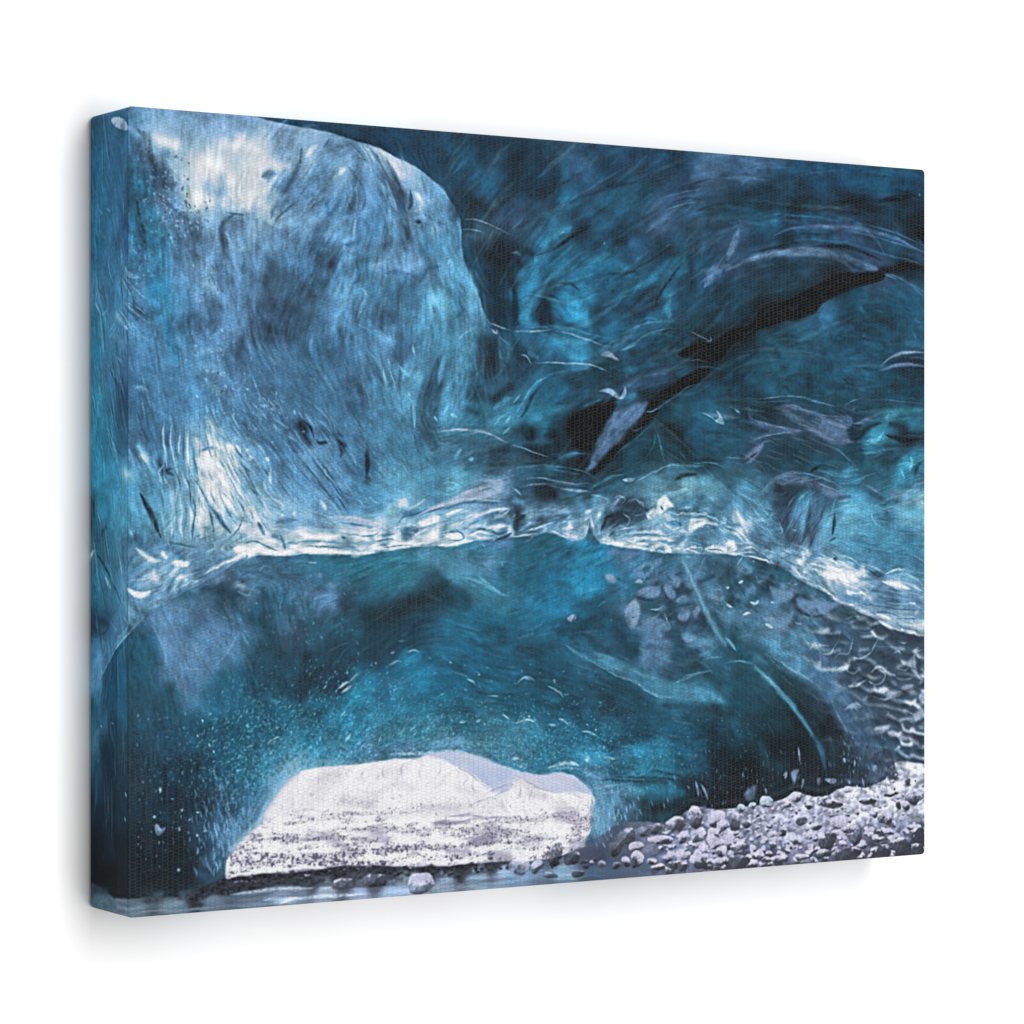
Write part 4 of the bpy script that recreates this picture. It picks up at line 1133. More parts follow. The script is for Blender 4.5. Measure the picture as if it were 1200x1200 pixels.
INK_LIP = """
T 100 580 4.8
l 0f2c44 .8 20 35,0 55,60 60,140
b 3f6f94 .6 30 80,60 110,160
l 8fb4d0 .6 8 75,80 85,130 100,180
b 18384e .6 30 120,180 100,210
b 3f93b8 .7 60 170,40 150,160
l 8ccbe0 .7 14 250,200 270,230
b 2f7494 .6 50 160,260 130,310
l c9dcea .95 22 33,370 45,335 62,318
l 12293c .95 18 65,330 100,380 130,430 150,470
l 14304a .9 12 150,470 180,540 210,620
l 9cb4cc .8 26 115,450 130,490 150,530
l 6d9cbc .6 8 90,400 120,470 140,560
b 2a7c9c .6 80 80,480 90,600
l 1c4a64 .6 8 40,480 70,560 60,640
l 62a4c4 .6 8 160,380 190,480 215,580
l a4c8dc .7 14 190,330 205,420 210,500
b 1d3c52 .8 40 60,690 130,730
l 1c3c54 .7 20 40,720 100,780 140,740
l 7aa6c6 .6 8 140,690 165,740 190,780
b 3f7ea6 .6 50 60,820 130,860
b 66a4c8 .6 40 50,960 90,900
l 9cd0e4 .8 7 95,985 98,1010
l 7ab0d4 .7 16 210,670 240,740 180,810
b 5c94bd .6 50 240,640 310,660
l 7fb8d8 .7 12 330,690 260,760 190,840 140,930 90,1040
l 5a8fb8 .6 26 300,680 210,790 150,880
# lower half of the curtain
l 14242f .95 28 312,0 340,50 370,110 400,180 425,240
l 2a3c48 .6 16 350,80 410,200
b 5aa0c8 .5 80 270,60 330,180
b 6cb0d4 .5 50 430,60 450,180
l c4deee .9 20 485,0 500,80 490,180 485,260
l 3f78a4 .8 14 520,0 510,90 520,200
l d9e8f2 .9 14 535,0 545,80 540,180 555,250
l 4478a4 .8 12 565,30 570,130 560,220
l d2e4f0 .9 20 590,20 600,120 590,220
l 2c5480 .9 10 605,10 620,80 610,180 600,280
l eaf2f6 .95 70 660,20 660,120 650,240
l dce8f2 .8 60 740,160 760,230
l 3a6696 .85 12 670,50 710,130 730,250
l 2c507a .85 24 690,60 740,110 780,170 820,220
l 47709c .8 14 760,10 800,90 860,180
l cfe0ee .9 24 800,20 850,110 880,150
l e2ecf2 .9 60 900,60 960,120
b dfe9f2 .8 60 860,200 960,160
l 3f6a98 .8 10 900,110 860,200 800,250
l 3c6494 .7 10 840,0 880,60 900,100
b 7aa8d4 .6 50 960,20 1000,80
l 8cb6da .7 40 1090,20 1150,60 1190,20
l d4e2ee .8 14 1000,20 1080,30 1110,70 1070,110
l 7099c4 .7 10 1000,60 1050,60 1090,90
b ecf0f4 .9 22 1110,115
b dfe8f0 .9 20 1175,105
l 2b466a .9 24 970,150 1000,210 1010,230
l 42608c .8 16 1090,210 1120,280 1130,330
l 5f84b0 .7 34 1060,160 1120,140 1190,140
l 8098c0 .7 20 1000,200 1080,180 1110,180
b c2d2e6 .9 50 1140,235 1180,230
l d6e2ee .8 14 1010,190 1090,185
b 5a78a8 .6 30 1060,230 1100,250
b 345a80 .6 60 270,250 340,290
b 3a6a90 .6 70 480,300 540,340
l 2c5474 .6 12 440,260 600,290 640,300
l d6e6f0 .9 34 280,295 330,340 390,370 430,370
b 8fbcdc .6 50 300,360 380,400
l cfe6ee .9 24 430,310 450,350 470,340
b dcecf2 .8 24 440,335
l 5a92b8 .6 20 360,400 460,420
p eceef0 .95 12 490,380 540,370 590,385 560,405 510,400
b b4cfe4 .7 60 340,450 420,470
l c4d8ea .8 10 240,480 330,470 430,480
p f2f2ee .97 10 235,525 280,540 330,545 370,540 340,570 300,580 260,560
l 6a94bc .7 16 380,560 450,500 540,470
l b4cbe2 .8 12 500,480 570,450 640,430
l 5f80b0 .8 60 580,400 640,340 700,310 740,290
l 7088b8 .7 16 590,380 680,310
p 6a86b8 .85 18 640,390 700,310 760,310 800,350 740,390 660,420
l c4ccea .9 20 660,450 740,400 830,360 900,345
l e2e4f2 .9 8 680,440 780,390 880,352
l 39567c .8 20 810,280 840,310 830,330
l 5878a8 .7 14 760,310 800,350 840,350
b e4ecf2 .9 24 775,300
l f0f0f4 .97 40 840,270 900,300 980,310 1080,330 1120,335
b f4eff2 .95 60 860,300 930,320
l f4f0f2 .97 34 930,310 1050,325 1190,315
l 38527c .8 8 860,270 960,265 1060,310 1120,320
l ccd6ea .8 20 920,240 980,250
l f2eef2 .95 16 1140,290 1200,285
l 8faccc .6 20 470,440 600,400
l 97b2d4 .7 16 440,560 540,520 640,470
l b4c4e0 .8 10 480,550 560,500 660,470
l 6c8ab6 .7 40 330,620 430,560 540,540
l 8ca8cf .6 14 350,640 400,625 420,630
# vault, left part
b 6f84b8 .6 60 700,470 770,460
b 7488ba .6 40 740,480
b 1c3c58 .8 60 660,530 760,520
b 16384e .7 60 760,540 860,560
b 1d4c68 .7 60 560,560 640,600
l 6f8ab8 .6 20 420,640 520,640 600,650
b 5a78a8 .6 50 600,600 640,620
b 4a78a4 .7 60 880,440 940,480
b 98a8d2 .9 36 860,500 890,510
l 6f94c0 .7 16 850,530 920,560 950,500
l 84a8cc .7 9 980,430 1010,400
b 2c587a .6 70 1000,380 1140,400
b 3f6890 .6 60 1160,440 1180,560
b 1a6080 .6 70 960,640 1040,600
l 3c7a9c .6 20 890,640 930,560
l 7ab0cc .7 7 955,600 975,610
b 17445c .7 80 980,720 1040,800
b 3f6a90 .6 40 1110,640 1120,760
l 5f8cb4 .6 8 1090,640 1110,560
p 5a7ab0 .85 40 350,690 430,650 560,670 660,680 760,720 870,770 850,830 780,930 730,1000 640,1090 560,1090 520,1050 440,920 390,800
b 6480b4 .6 60 420,720 460,860
b 6886b8 .5 80 520,860 640,900
b 3f6a98 .7 60 560,760 680,720
b 44709c .6 60 640,820 720,880
l 6d8cba .7 12 345,680 420,830 470,960 530,1060
l 6ea0c8 .7 16 860,780 800,880 740,960
l 88a8d0 .6 8 520,970 640,980 700,990
b 4a74a4 .6 70 600,1050 640,1160
b 104054 .6 60 330,800 400,940
b 155a7c .6 60 200,900 220,1040
b 15506e .7 80 300,860 300,1000
b 17465c .6 60 480,1100 420,1180
l 2a6a88 .5 10 860,760 900,800 1000,790
l 5f8aae .7 12 870,770 900,820 925,860
l 2c5470 .7 20 700,620 800,680 920,770
l 5c84ac .6 8 700,640 840,720
b 6e86b4 .6 24 690,650
b 0f3c52 .6 120 1000,900 1150,1000
b 0f425c .6 90 860,980 960,1100
b 18506e .6 50 760,1100 720,1180
l 7ab4cc .7 6 1085,1160 1100,1150
T 350 580 4.8
l 2c5478 .8 8 180,0 220,60 240,100
l 264c70 .8 8 210,0 250,60 280,100
l dceaf2 .9 16 120,30 140,60 155,90
b a9cbe6 .7 40 40,110 60,120
b 5f93c0 .6 70 100,60 60,40
b 5a8ab4 .6 60 330,40 400,80
b 9cc6de .8 40 540,80 510,90
b d0e4ee .9 34 590,40 570,60
l b8cce4 .9 12 600,90 660,60 720,20
l 2a587c .8 20 560,160 600,120 720,90 860,60
b 3a6a90 .7 40 600,110 680,100
l a9a8cf .95 26 160,125 260,128 360,140 440,165 500,195 550,215
l c0bcdc .9 10 200,115 320,125 420,145
l d4d8ea .9 14 420,150 500,190 550,215
l 2c4a70 .7 10 230,150 330,165 420,175
b 6f8fbf .7 60 60,160 180,180
l 9cb8dc .7 14 20,200 120,190 200,200
l 34547c .8 12 240,230 270,240
l eef2f6 .95 36 20,245 120,230 230,225
l 4f78a8 .8 10 0,265 120,260 240,265
l f4f2f4 .98 50 0,305 100,300 200,310 300,325
l f6f2f4 .97 26 200,320 300,328 420,325
l 4a70a4 .8 8 40,285 180,290 240,300
b 84a4d0 .7 40 280,260 340,280
b e4eef4 .95 60 340,240 380,210
l dce8f2 .9 20 400,210 440,230 420,260
l 3f6498 .8 10 310,220 380,230 440,220 460,200
l 5a82b4 .8 16 420,250 470,230 550,220
l c9d8ec .9 14 440,260 520,240 580,240
l 3a5c90 .8 8 400,290 440,260 500,250 580,260
l f2f2f4 .97 40 420,305 520,290 620,275 720,270
l 48709c .8 8 460,300 560,285 640,280
p 4a6e98 .9 16 570,200 610,175 660,180 680,200 640,230 590,235
l c4d0e8 .9 8 570,215 600,175 670,172 690,190 640,240
l d4e0f0 .9 16 640,240 700,200 780,150
p f0f4f4 .95 14 680,150 740,125 790,120 760,160 700,175
b f4f4f4 .95 60 720,250 760,220
l a4c0dc .8 20 760,200 860,170 960,150
l 5a84b0 .8 10 690,190 800,150 860,140
l e6ecf4 .9 18 810,120 880,90 940,80
l b4b8da .95 16 650,125 740,80 850,40 950,20 1100,30
l a8a6cc .9 30 850,20 980,5 1120,10
l 3c6a90 .8 14 780,100 900,50 1050,40 1150,40
l c4c4e2 .95 18 880,175 960,140 1060,95 1120,78 1185,78
l c4c4e2 .9 14 1185,80 1150,115 1080,140
l 44709a .85 24 960,170 1060,120 1130,95
l 5a3c58 .5 20 1100,100 1130,95
l 7f9cc4 .8 10 960,200 1050,160 1120,140
b f2f4f4 .95 50 840,240 900,235
l f6f4f4 .97 26 780,285 880,275 990,255
l 34588c .8 10 800,220 900,205 930,240 900,260 830,250
l d0dcec .9 16 980,200 1040,210 1090,220
l 3a5878 .85 14 960,220 1020,190 1080,200
l b8c4e0 .9 24 1050,190 1130,170 1190,180
l 2c3c58 .8 14 1080,200 1120,220 1190,200
l 1f2c3c .9 20 1100,255 1150,240 1200,215
l bcd0e4 .9 18 1000,245 1100,240
# under the lip
p 3d6c9a .8 20 960,290 1040,255 1190,250 1200,310 1150,320 1080,290
b 4a6c9a .7 40 1110,270 1190,270
l 6a92b8 .6 8 1030,270 1050,300
p 4a7fa4 .85 14 640,320 720,320 840,310 960,330 1000,420 940,450 880,430 800,420 720,370
b 3f86a4 .6 50 820,360 900,370
b 2a6a88 .7 50 760,320 840,330
p 5a80a8 .85 16 1020,370 1060,360 1105,370 1080,400 1040,395
b 1f6484 .6 60 1120,420 1180,440
l 6aa4c4 .8 20 920,460 1010,490 1100,530 1190,570
l 84b8d4 .6 8 990,440 1040,480 1100,520
b 4a8cb0 .6 40 1020,460 1040,500
l 6c9cc0 .8 6 1140,370 1145,400
b 1d627c .6 140 300,380 560,420
b 206a86 .5 100 400,460 540,470
b 2a7890 .4 60 520,410 640,500
b 34688c .6 60 60,420 120,480
b 6a86b8 .6 30 170,500 190,510
b 5f80b0 .6 30 120,450
p 5678ac .7 50 30,540 130,530 250,590 230,640 170,640 90,600
b 16323e .8 50 250,610 270,650
b 1c4454 .6 70 380,500 340,540
b 163c4c .5 40 370,510
l 132c38 .8 110 860,480 760,540 640,600 500,660 330,690
l 10222e .7 60 840,510 700,580 560,640
l 102430 .7 70 640,640 500,700 380,760
b 12303f .6 100 400,800 560,760
b 102a3a .6 120 60,900 200,860
b 0e2636 .6 100 60,1040 160,960
b 1c4a60 .5 70 180,700 300,740
b 20546e .5 20 620,740
l 5f94b0 .7 12 80,730 90,710
b 136084 .6 160 800,720 1000,760
b 12587c .5 120 1060,640 1150,760
b 146088 .6 100 760,860 940,880
b 1a86b8 .8 60 640,1000 680,970
b 1c7eac .7 60 380,1060 420,1040
b 1a80a8 .7 40 310,1150 330,1130
b 226f96 .6 100 500,1060 560,1120
l b0b8d4 .9 9 610,880 650,870 675,885
l 7f9cbc .8 8 555,820 600,815
l 8c9cbc .7 14 515,890 540,880
l 7a98c0 .8 14 510,960 550,940 570,935
l b4b4d4 .9 16 220,1090 260,1060 290,1050
l c4c0dc .9 16 240,1110 270,1090 300,1070
l a4acd0 .8 8 280,1060 320,1020 345,1010
l 9cacd0 .8 10 135,1090 160,1070
l 8ca0c4 .8 8 275,980 280,1010
l 8ca0c4 .8 8 335,880 340,905
l 7a98bc .7 8 200,985 205,1005
l 8ca0c8 .8 12 430,950 440,940
l 7a98c0 .7 7 440,1170 460,1160
l 3a8cb0 .6 10 860,990 920,1010 960,1030
l a9d0e4 .9 12 950,1030 980,1045 995,1055
l 9cc8e0 .9 9 845,940 865,945
l b4d8ec .9 12 1005,1005 1020,1003
l 9cc4dc .8 7 1060,1130 1130,1135
l 9cc4dc .7 7 820,1110 790,1120
l 7ab4d4 .6 6 1050,965 1080,965
T 600 580 4.8
p 9c98c0 .95 16 75,90 150,80 250,70 285,45 300,60 345,72 290,100 200,110 100,135 70,130
l c8c4de .8 8 100,90 250,75
b 1f2c36 .8 40 30,110 20,190
l 1c2a34 .8 20 10,150 60,120 80,110
b 2a4458 .6 50 280,40 320,30
b 2c5a78 .6 50 160,150 280,130
l 84b0cc .8 20 40,200 100,160 160,150
l a9c8dc .8 12 60,210 140,180 240,150
l 5c8cac .8 20 300,130 330,110 360,110
l e8eef2 .9 10 0,235 80,225 140,210
l d4dcec .9 10 220,200 260,215 310,245
b a9b8d8 .8 80 380,200 330,210
b 8098c0 .7 50 300,170 360,150
l d8d8ea .9 14 270,200 330,225 400,235
l 5c70a0 .7 8 300,200 350,180 400,160
b a0b8d8 .7 60 470,110 510,60
l d0dcec .8 14 440,110 450,160 460,200
l 8ca4cc .7 10 430,120 480,70 550,30
b 2c3c58 .9 90 600,40 680,60
b 24344c .9 60 560,120 640,140
l 1c283c .9 30 520,130 600,110 680,100
l 1c2a40 .9 20 540,110 510,180 500,210
b 8898bc .8 30 600,20 560,50
l b4bcd8 .8 8 570,20 600,0 640,20 610,50
l a4b0d0 .8 8 660,40 700,20 740,60 700,100
l 9cacd0 .8 8 620,100 660,140 640,180
l 8498c4 .7 10 680,120 730,110 700,160
b 4a5878 .7 40 720,20 760,60
l 34466a .8 16 700,50 760,80 780,100
b 7a98c4 .7 60 640,190 720,180
l c8d4e8 .8 10 580,200 640,190 720,170
l 42608c .7 14 540,240 580,200
p e6ecec .95 12 810,80 830,20 860,0 880,20 910,60 880,70 850,90 830,100
l 38506c .7 14 835,60 850,80
l dcecf0 .9 22 790,130 770,110 800,70
b 4a8caf .8 80 980,60 1080,40
l 78b8d0 .6 6 960,20 990,80 1000,30
l 2c6480 .6 16 920,80 1000,100 1060,90
l a4d0de .8 12 900,110 960,110 1040,105
l 8cc0d8 .8 10 1040,100 1120,120 1190,160
p e8f0ee .95 18 1000,150 1060,130 1110,140 1160,165 1100,160 1040,180 1000,210
l ecf2f0 .95 22 850,150 890,180 960,200 1010,210
b 3f82a4 .8 36 900,160 930,175
l 2c6484 .8 12 870,150 930,150 970,180
l d0e2ec .9 10 1050,100 1090,100 1060,115
l c4dce8 .8 14 680,220 760,200 860,210
l b4d0e2 .9 16 600,250 720,240 860,240 960,220
l 5a8cb0 .7 10 620,230 740,220 840,225
l e4ecf2 .9 14 640,250 700,270 780,280
l 5f90b4 .7 12 730,255 850,262 960,260
l eef0f4 .95 20 500,268 570,275 660,285 760,300
l f4ecee .95 22 770,290 850,280 880,300
p f2ecee .95 5 850,290 870,275 900,318 870,318
b 4a80a6 .8 60 960,240 1060,230
b 4f88ac .7 50 1080,200 1180,230
l 6aa0c0 .7 6 980,240 1060,210 1180,190
l d8e0ee .9 8 960,310 1010,290 1060,290
l f4eeee .95 12 980,300 1040,315 1060,318
p f6eef0 .97 8 1080,295 1140,282 1200,290 1200,318 1130,318
l 3a5c80 .8 6 1090,300 1150,300 1190,310
l b4cfe2 .8 6 970,262 1040,265 1090,290
# the spike and the blue glow under it
p 1d5878 .95 4 415,240 430,205 433,155 442,200 470,240 500,275 470,280 430,270
b 1b80b0 .7 90 420,310 520,330
b 1688bc .8 120 360,470 460,500
b 1a7cab .6 80 560,440 620,500
b 1672a4 .6 80 250,540 240,480
b 1874a6 .6 90 300,640 200,700
b 1a6c98 .6 80 150,600 60,640
b 104e6c .6 80 100,300 180,360
b 0f4c66 .6 80 60,480 120,430
b 0e4a64 .5 60 270,300 340,330
b 3a6890 .5 14 130,285
b 186488 .5 70 100,760 200,740
b 5f7aac .8 34 550,330 590,320
p 5f78aa .85 18 610,340 650,310 690,320 660,360 630,375
b 4a6c98 .6 30 720,320 780,330
b 195c7c .6 60 720,420 820,370
p 8088b4 .85 16 520,450 560,445 585,480 565,498 540,485
l 0f3a50 .8 12 590,470 610,480
b 1d7098 .7 30 620,480 660,440
p 5a7cb0 .85 18 700,430 740,385 800,370 850,345 830,400 780,440 720,465
p 1f5c78 .9 16 730,420 755,395 780,395 770,425 745,435
l a4b8d8 .9 14 690,490 720,480 735,490
p 5a6c9c .8 16 760,480 810,440 850,420 880,440 840,450 790,500
p 6a78ac .9 16 700,545 745,515 800,510 835,520 820,570 760,575
p 6a7cb0 .9 18 850,505 890,500 920,560 900,585 860,545
p 5a78a8 .85 16 890,470 930,455 950,480 930,520
p 6478a8 .85 16 920,590 970,560 1000,580 950,610
l 143c50 .8 12 840,480 860,560 900,600
l 123a50 .8 14 680,560 760,590 840,580
l 153e54 .8 12 860,440 900,480 880,500
b 123448 .7 30 960,520 1000,540
b 18506c .6 40 660,540 640,590
p 8c94c4 .9 14 640,640 680,590 715,620 715,680 690,740 650,720
b 5a70a4 .7 30 680,650
l 3c5884 .8 10 665,680 690,690
l 2f94bc .8 14 480,630 510,605 535,595
p 9c94bc .9 6 310,690 345,670 360,690 330,710
l 10303f .8 10 335,705 350,690 358,670
p 6078ac .7 14 730,700 790,690 850,700 890,750 840,760 760,750
l 9cb0d4 .7 8 770,640 820,640 850,620
l 8ca4cc .8 8 850,660 870,700 890,750
b 123c50 .7 40 880,640 900,690
l 15465c .8 14 760,640 830,660 860,660
p 6c7cb0 .85 16 930,680 960,640 1000,650 990,700 950,710
p 7484b4 .8 16 1020,650 1050,620 1060,650 1030,690
l 16465a .7 14 900,650 960,620 1020,610
p 5674a4 .6 36 730,840 800,770 890,800 880,870 800,960 750,1000 720,920
b 16465c .7 50 900,760 920,840
b 6c94c0 .7 40 980,800 1000,830
b 5f94be .7 60 1020,830 1110,820
p 7090be .7 18 950,780 1000,775 1030,800 990,830
l 4a8cb0 .6 10 1000,900 1080,890 1190,830
b 2c6284 .6 50 1020,750 1080,770
b 0f3e56 .7 120 500,700 640,760
b 0e3c52 .6 60 700,800 680,880
b 10445e .6 40 470,560 500,600
b 0f3a50 .7 50 350,760 420,740
b 103c52 .6 80 230,860 120,880
# long pale crack down the right
l 5a8cb0 .9 36 960,370 1000,450 1040,540 1090,650 1140,750 1190,830
l 7ca4c8 .6 12 960,360 1000,440 1030,520 1080,620
l 6f84b0 .7 20 980,380 1010,490
l 4a82a8 .6 16 1060,580 1110,620 1190,680
b 123c50 .7 30 1060,480 1130,450
b 27506e .7 50 1100,380 1180,420
l 6f9cc0 .6 8 1060,420 1090,340 1170,330
b 38688c .6 40 1140,340 1190,380
b 10384c .6 50 1060,720 1120,720
b 16485c .7 30 1140,670 1190,780
# sloping pale shelf
l 3c7ea6 .8 30 300,840 380,890 460,930 560,980
p 4688ac .9 20 470,880 560,910 660,960 760,990 830,1030 960,1060 1080,1090 1150,1110 1190,1160 1060,1150 940,1140 850,1135 780,1110 740,1080 660,1040 560,1000 480,940
l 6cacca .9 12 600,1020 700,1050 760,1100 840,1135 920,1130
l 5a9cbe .8 20 620,960 740,1010 840,1040
b 448aae .6 50 840,1080 940,1090
l 5a98b8 .7 12 900,1060 1000,1020 1070,995 1130,990
l 4a8aac .6 12 960,1070 1060,1050
l 7fb0cc .8 8 1040,1000 1090,995 1130,985
l 5c98bc .7 8 1050,930 1120,910 1190,910
b 0d3a50 .7 50 960,980 1060,960
b 0f3c52 .7 60 900,900 1040,880
b 0d3648 .7 60 1100,1010 1160,1060
b 0e3a52 .7 140 520,1090 680,1110
b 11486a .6 80 200,960 320,980
b 104664 .6 80 80,940 140,1000
l 9cc0dc .9 10 25,1060 60,1030 100,1025 135,1050
l b4c4e0 .8 8 70,1030 110,1040
l 8cbcd8 .8 9 190,1070 240,1090 285,1130
l b0c8e0 .8 8 240,1100 270,1110 285,1135
l 6cb0d0 .7 10 235,1030 245,1060
b 14587a .5 50 180,1140 260,1160
T 850 580 4.8
b 4a8cac .7 80 40,60 100,60
b b4d8e8 .8 50 60,100 80,130
b cfe6ee .8 30 50,120 60,150
l 5fa4c4 .6 20 150,60 180,140 200,220
l a4d0e4 .7 8 180,20 240,110 290,160
l 8cc0dc .7 8 190,60 220,160 260,220
b 5fa8c8 .7 80 240,140 200,100
b 24384e .85 60 290,40 370,40
b 2c4460 .8 40 340,120 350,220
l 2c4c68 .8 24 300,120 330,180 360,260
l 7faed0 .7 10 300,140 320,200 280,220
b 5f8cb4 .6 50 400,80 440,120
l 4a6c90 .7 20 380,200 420,100 460,60
l 67b0d0 .7 40 470,20 440,120 430,230
l 2c4866 .85 24 570,40 530,120 490,220 480,280
l 2f4c6a .7 24 480,60 460,160 480,220
b 6cb8d4 .7 60 560,160 540,240
l 7cc4da .6 20 620,20 600,80 570,180
l 14323f .95 24 612,95 608,160 600,225
l 27506a .8 16 580,260 610,240 630,230
b 68b0cc .6 80 680,60 700,180
b 2c4c66 .7 24 640,10 700,5
b 4fa0c4 .6 140 800,180 900,260
l 7cc8e0 .8 10 820,90 840,150 900,185
b 3a7c9c .8 90 880,120 930,120
b 2f6c8c .7 60 900,40 960,30
b 5cacc8 .6 60 1040,60 1100,100
b 8cc8de .8 40 1090,30 1110,50
l c4e4ee .8 12 1070,15 1100,30 1118,50
b 2c6888 .5 60 880,0 820,30
l 3c88a8 .7 10 770,260 820,265 860,240
b 3a84a6 .7 100 860,330 1060,330
b 3a80a0 .6 60 1000,270 1100,260
b 3c7c9c .7 60 900,400 1080,390
b 4a90b4 .6 100 700,280 820,300
# lip, torn and glossy, running down to the right
l ccdfec .9 12 0,170 60,190 110,230 140,280
l dce8f0 .9 14 0,190 60,215 110,260
l 6a9cbc .7 14 40,230 100,270 140,290
b 5488ac .8 60 60,250 20,230
l eeeaf0 .95 40 0,270 40,270 50,300 10,310
l f2ecf0 .95 18 0,315 40,325 80,325
l c4d4e6 .8 12 80,300 150,290 200,320
l e8e6ee .9 12 90,320 140,322 200,345 250,380
l 3a6488 .8 8 100,330 160,330 230,360
l f2ecec .9 10 120,345 180,350 240,375
l b8c8e0 .8 14 60,270 150,270 220,330 260,370
b 4a7498 .7 50 220,270 300,280
b 7aa8cc .7 60 280,320 380,300
l a9c8e0 .8 16 390,270 450,300 490,340
l cfe2ee .9 30 420,310 460,330 480,350
l 5c8cb4 .7 12 300,290 400,300 440,340
l 84b0d2 .7 14 280,360 340,400 360,410
l e8f0f4 .9 16 365,395 390,410 410,440
l dbe6f0 .9 22 380,400 400,440 440,470
l f0f4f4 .95 50 490,410 560,440 640,450 740,470
l f4f4f0 .95 28 520,440 620,470 740,480
l 8cacd0 .8 30 540,380 640,400 760,430
l c4d8ea .9 16 430,370 520,390 620,420
l 4a7ca0 .8 12 500,340 560,350 620,390
l a4ccde .8 12 530,320 560,350 600,370
l b8dce6 .8 10 640,335 700,350 750,385
b 2c5c74 .8 26 620,355
l 5494b4 .8 14 660,350 720,370 760,400
b a4d4de .9 30 770,410 780,420
l 9ccadc .8 10 800,390 850,410 890,430
b 2f6c84 .7 30 840,430 880,450
l 1c4a60 .8 10 790,400 850,450 890,440
l c0e2ea .9 14 900,440 960,415 1010,420
l 8cc0d4 .8 8 910,450 1000,440 1080,470 1110,500
l 5ca0bc .8 10 1000,430 1060,430 1120,430
l 4a8cac .7 20 940,450 1040,460
l f0f4f2 .95 30 880,480 960,500 1040,520
l c9d8ea .8 14 960,480 1060,510 1118,540
l 7a98c4 .8 26 780,480 860,490 900,520
l 4a70a0 .8 14 760,510 860,540 960,550
l a4bcdc .8 12 620,510 720,520 790,550
l dfe8f2 .9 14 700,550 770,545 800,570
l 5c7cac .85 30 650,560 760,590 900,600
l 4f74a4 .8 60 860,570 1000,590 1110,600
l 84a0ca .7 10 820,560 940,570 1080,590
l c0d0e8 .8 8 900,600 1000,610 1070,600
l 38588c .8 6 700,600 850,620 1000,640 1110,640
l d4e4f0 .9 10 1030,600 1080,610
l e4eaf2 .95 14 500,490 560,530 620,580 650,590
l 9cbcd8 .8 14 410,470 480,500 560,540
l d4e0ee .9 10 590,560 630,590 690,620
l c0ccec .9 14 640,590 740,625 810,650
l dce4f0 .9 18 700,630 780,655 850,680
l f2f4f0 .95 24 840,660 900,680 940,700
l eef2f2 .95 16 860,700 920,735 960,755
l 4c6c9c .8 8 830,650 920,660 1000,690
l b4c4e2 .8 16 900,660 1000,690 1100,700
l 3c5c8c .8 8 960,690 1040,690 1120,690
l e8f0f4 .95 14 1000,720 1060,725 1120,720
l f0f4f4 .95 20 960,750 1040,765 1118,785
l 98b0d4 .8 12 980,700 1060,720 1118,740
l 6484b4 .8 10 940,700 1000,740 1060,750
# facets below the lip
b 1d5068 .85 60 290,430 340,450
b 225c74 .7 40 420,520 480,540
b 4f88ac .6 50 100,380 140,420
l 7fa8cc .6 8 60,400 100,340
b 244e68 .7 40 40,420 30,480
l c8d8ea .95 14 75,490 105,480
l b4c8e0 .9 16 0,520 25,515
b 4a7ca0 .6 50 150,520 120,560
l c4d0e8 .95 16 140,595 170,605 190,590
l d4d8ec .95 14 0,610 40,630
l cfd4ea .95 14 95,670 130,655 140,660
b 1d4860 .7 30 170,560 200,540
b 1a4458 .7 30 60,600 90,620
l 9cb4d4 .7 8 180,490 210,480
p 6a7cb0 .85 18 250,510 300,530 350,540 380,520 385,560 340,605 290,580
l c0c8e4 .9 12 255,595 280,600
l 7ca4c8 .8 14 380,500 410,495
b 16384c .8 30 390,600 410,560
p 5c78a8 .8 18 400,575 440,580 520,600 600,600 650,590 590,650 520,670 450,650 410,620
b 205064 .8 30 560,560 600,560
b 7088b4 .6 40 480,620 540,640
l 16384a .8 14 380,610 430,660 500,680 560,670
p 7488b8 .85 18 215,700 260,680 330,690 380,650 370,700 320,770 260,740
l e0e4f2 .95 18 220,720 250,735 265,745
l 9cb0d8 .8 9 380,700 400,720 430,720
b 6484b8 .7 40 280,720 330,720
b 2f6484 .7 50 460,700 540,740
b 4c8cb0 .7 60 380,780 460,820
b 5a94bc .6 70 240,820 330,860
b 2c607c .7 60 90,740 130,720
l 7aa4c8 .7 8 50,810 90,790 140,770
b 16465a .8 60 60,780 60,860
l 5a9cbc .9 20 0,800 30,830 60,870
b 164254 .8 60 120,860 220,870
p 4a86ae .75 40 170,800 260,830 360,850 460,920 560,960 640,1040 660,1140 600,1160 500,1070 400,1000 300,930 220,880
l 6c9cc4 .8 10 230,890 330,950 430,1010 520,1070
b 3c6c98 .7 70 520,960 600,1080
b 44709c .6 50 480,1000 560,1060
l 3c7ca0 .6 14 0,940 100,930 180,960
b 13485c .7 40 40,900 140,910
l 3a7a98 .85 22 170,970 240,1030 310,1100 380,1180
b 0e2c3a .8 100 330,1010 420,1090
b 0c2632 .8 80 480,1120 540,1180
b 103848 .7 80 60,1030 180,1080
b 0e3242 .7 80 60,1120 200,1160
# scallops
b 24404e .8 60 660,640 720,660
l 8898c0 .7 8 660,700 720,680 770,680
l 6c84b0 .8 9 740,760 790,775 850,750 880,730
b 2a4858 .7 40 800,730 840,710
l a4acd0 .9 12 470,860 510,840 580,845
l b0b4d8 .9 14 475,870 500,830 520,850
l c8c8e4 .95 12 545,890 590,885 610,850
l 8894bc .8 8 600,870 640,800 640,750
l 9ca4cc .9 9 610,920 640,890 690,880 720,800
l 7c8cb8 .8 7 690,870 720,790
l c0c4e2 .95 12 705,905 760,915 800,895 830,870
l 9ca8cc .8 8 820,880 845,830 855,800
l 8c9cc4 .7 8 850,850 940,850 980,860
l c4c4e2 .9 14 940,885 970,875 990,890
l d8d8f0 .95 20 630,975 670,965 690,990
l d4d4ee .95 12 680,990 720,1000 750,980
l 9ca8cc .8 8 670,960 690,930
l e0def4 .95 16 820,1000 850,970 880,965 920,990
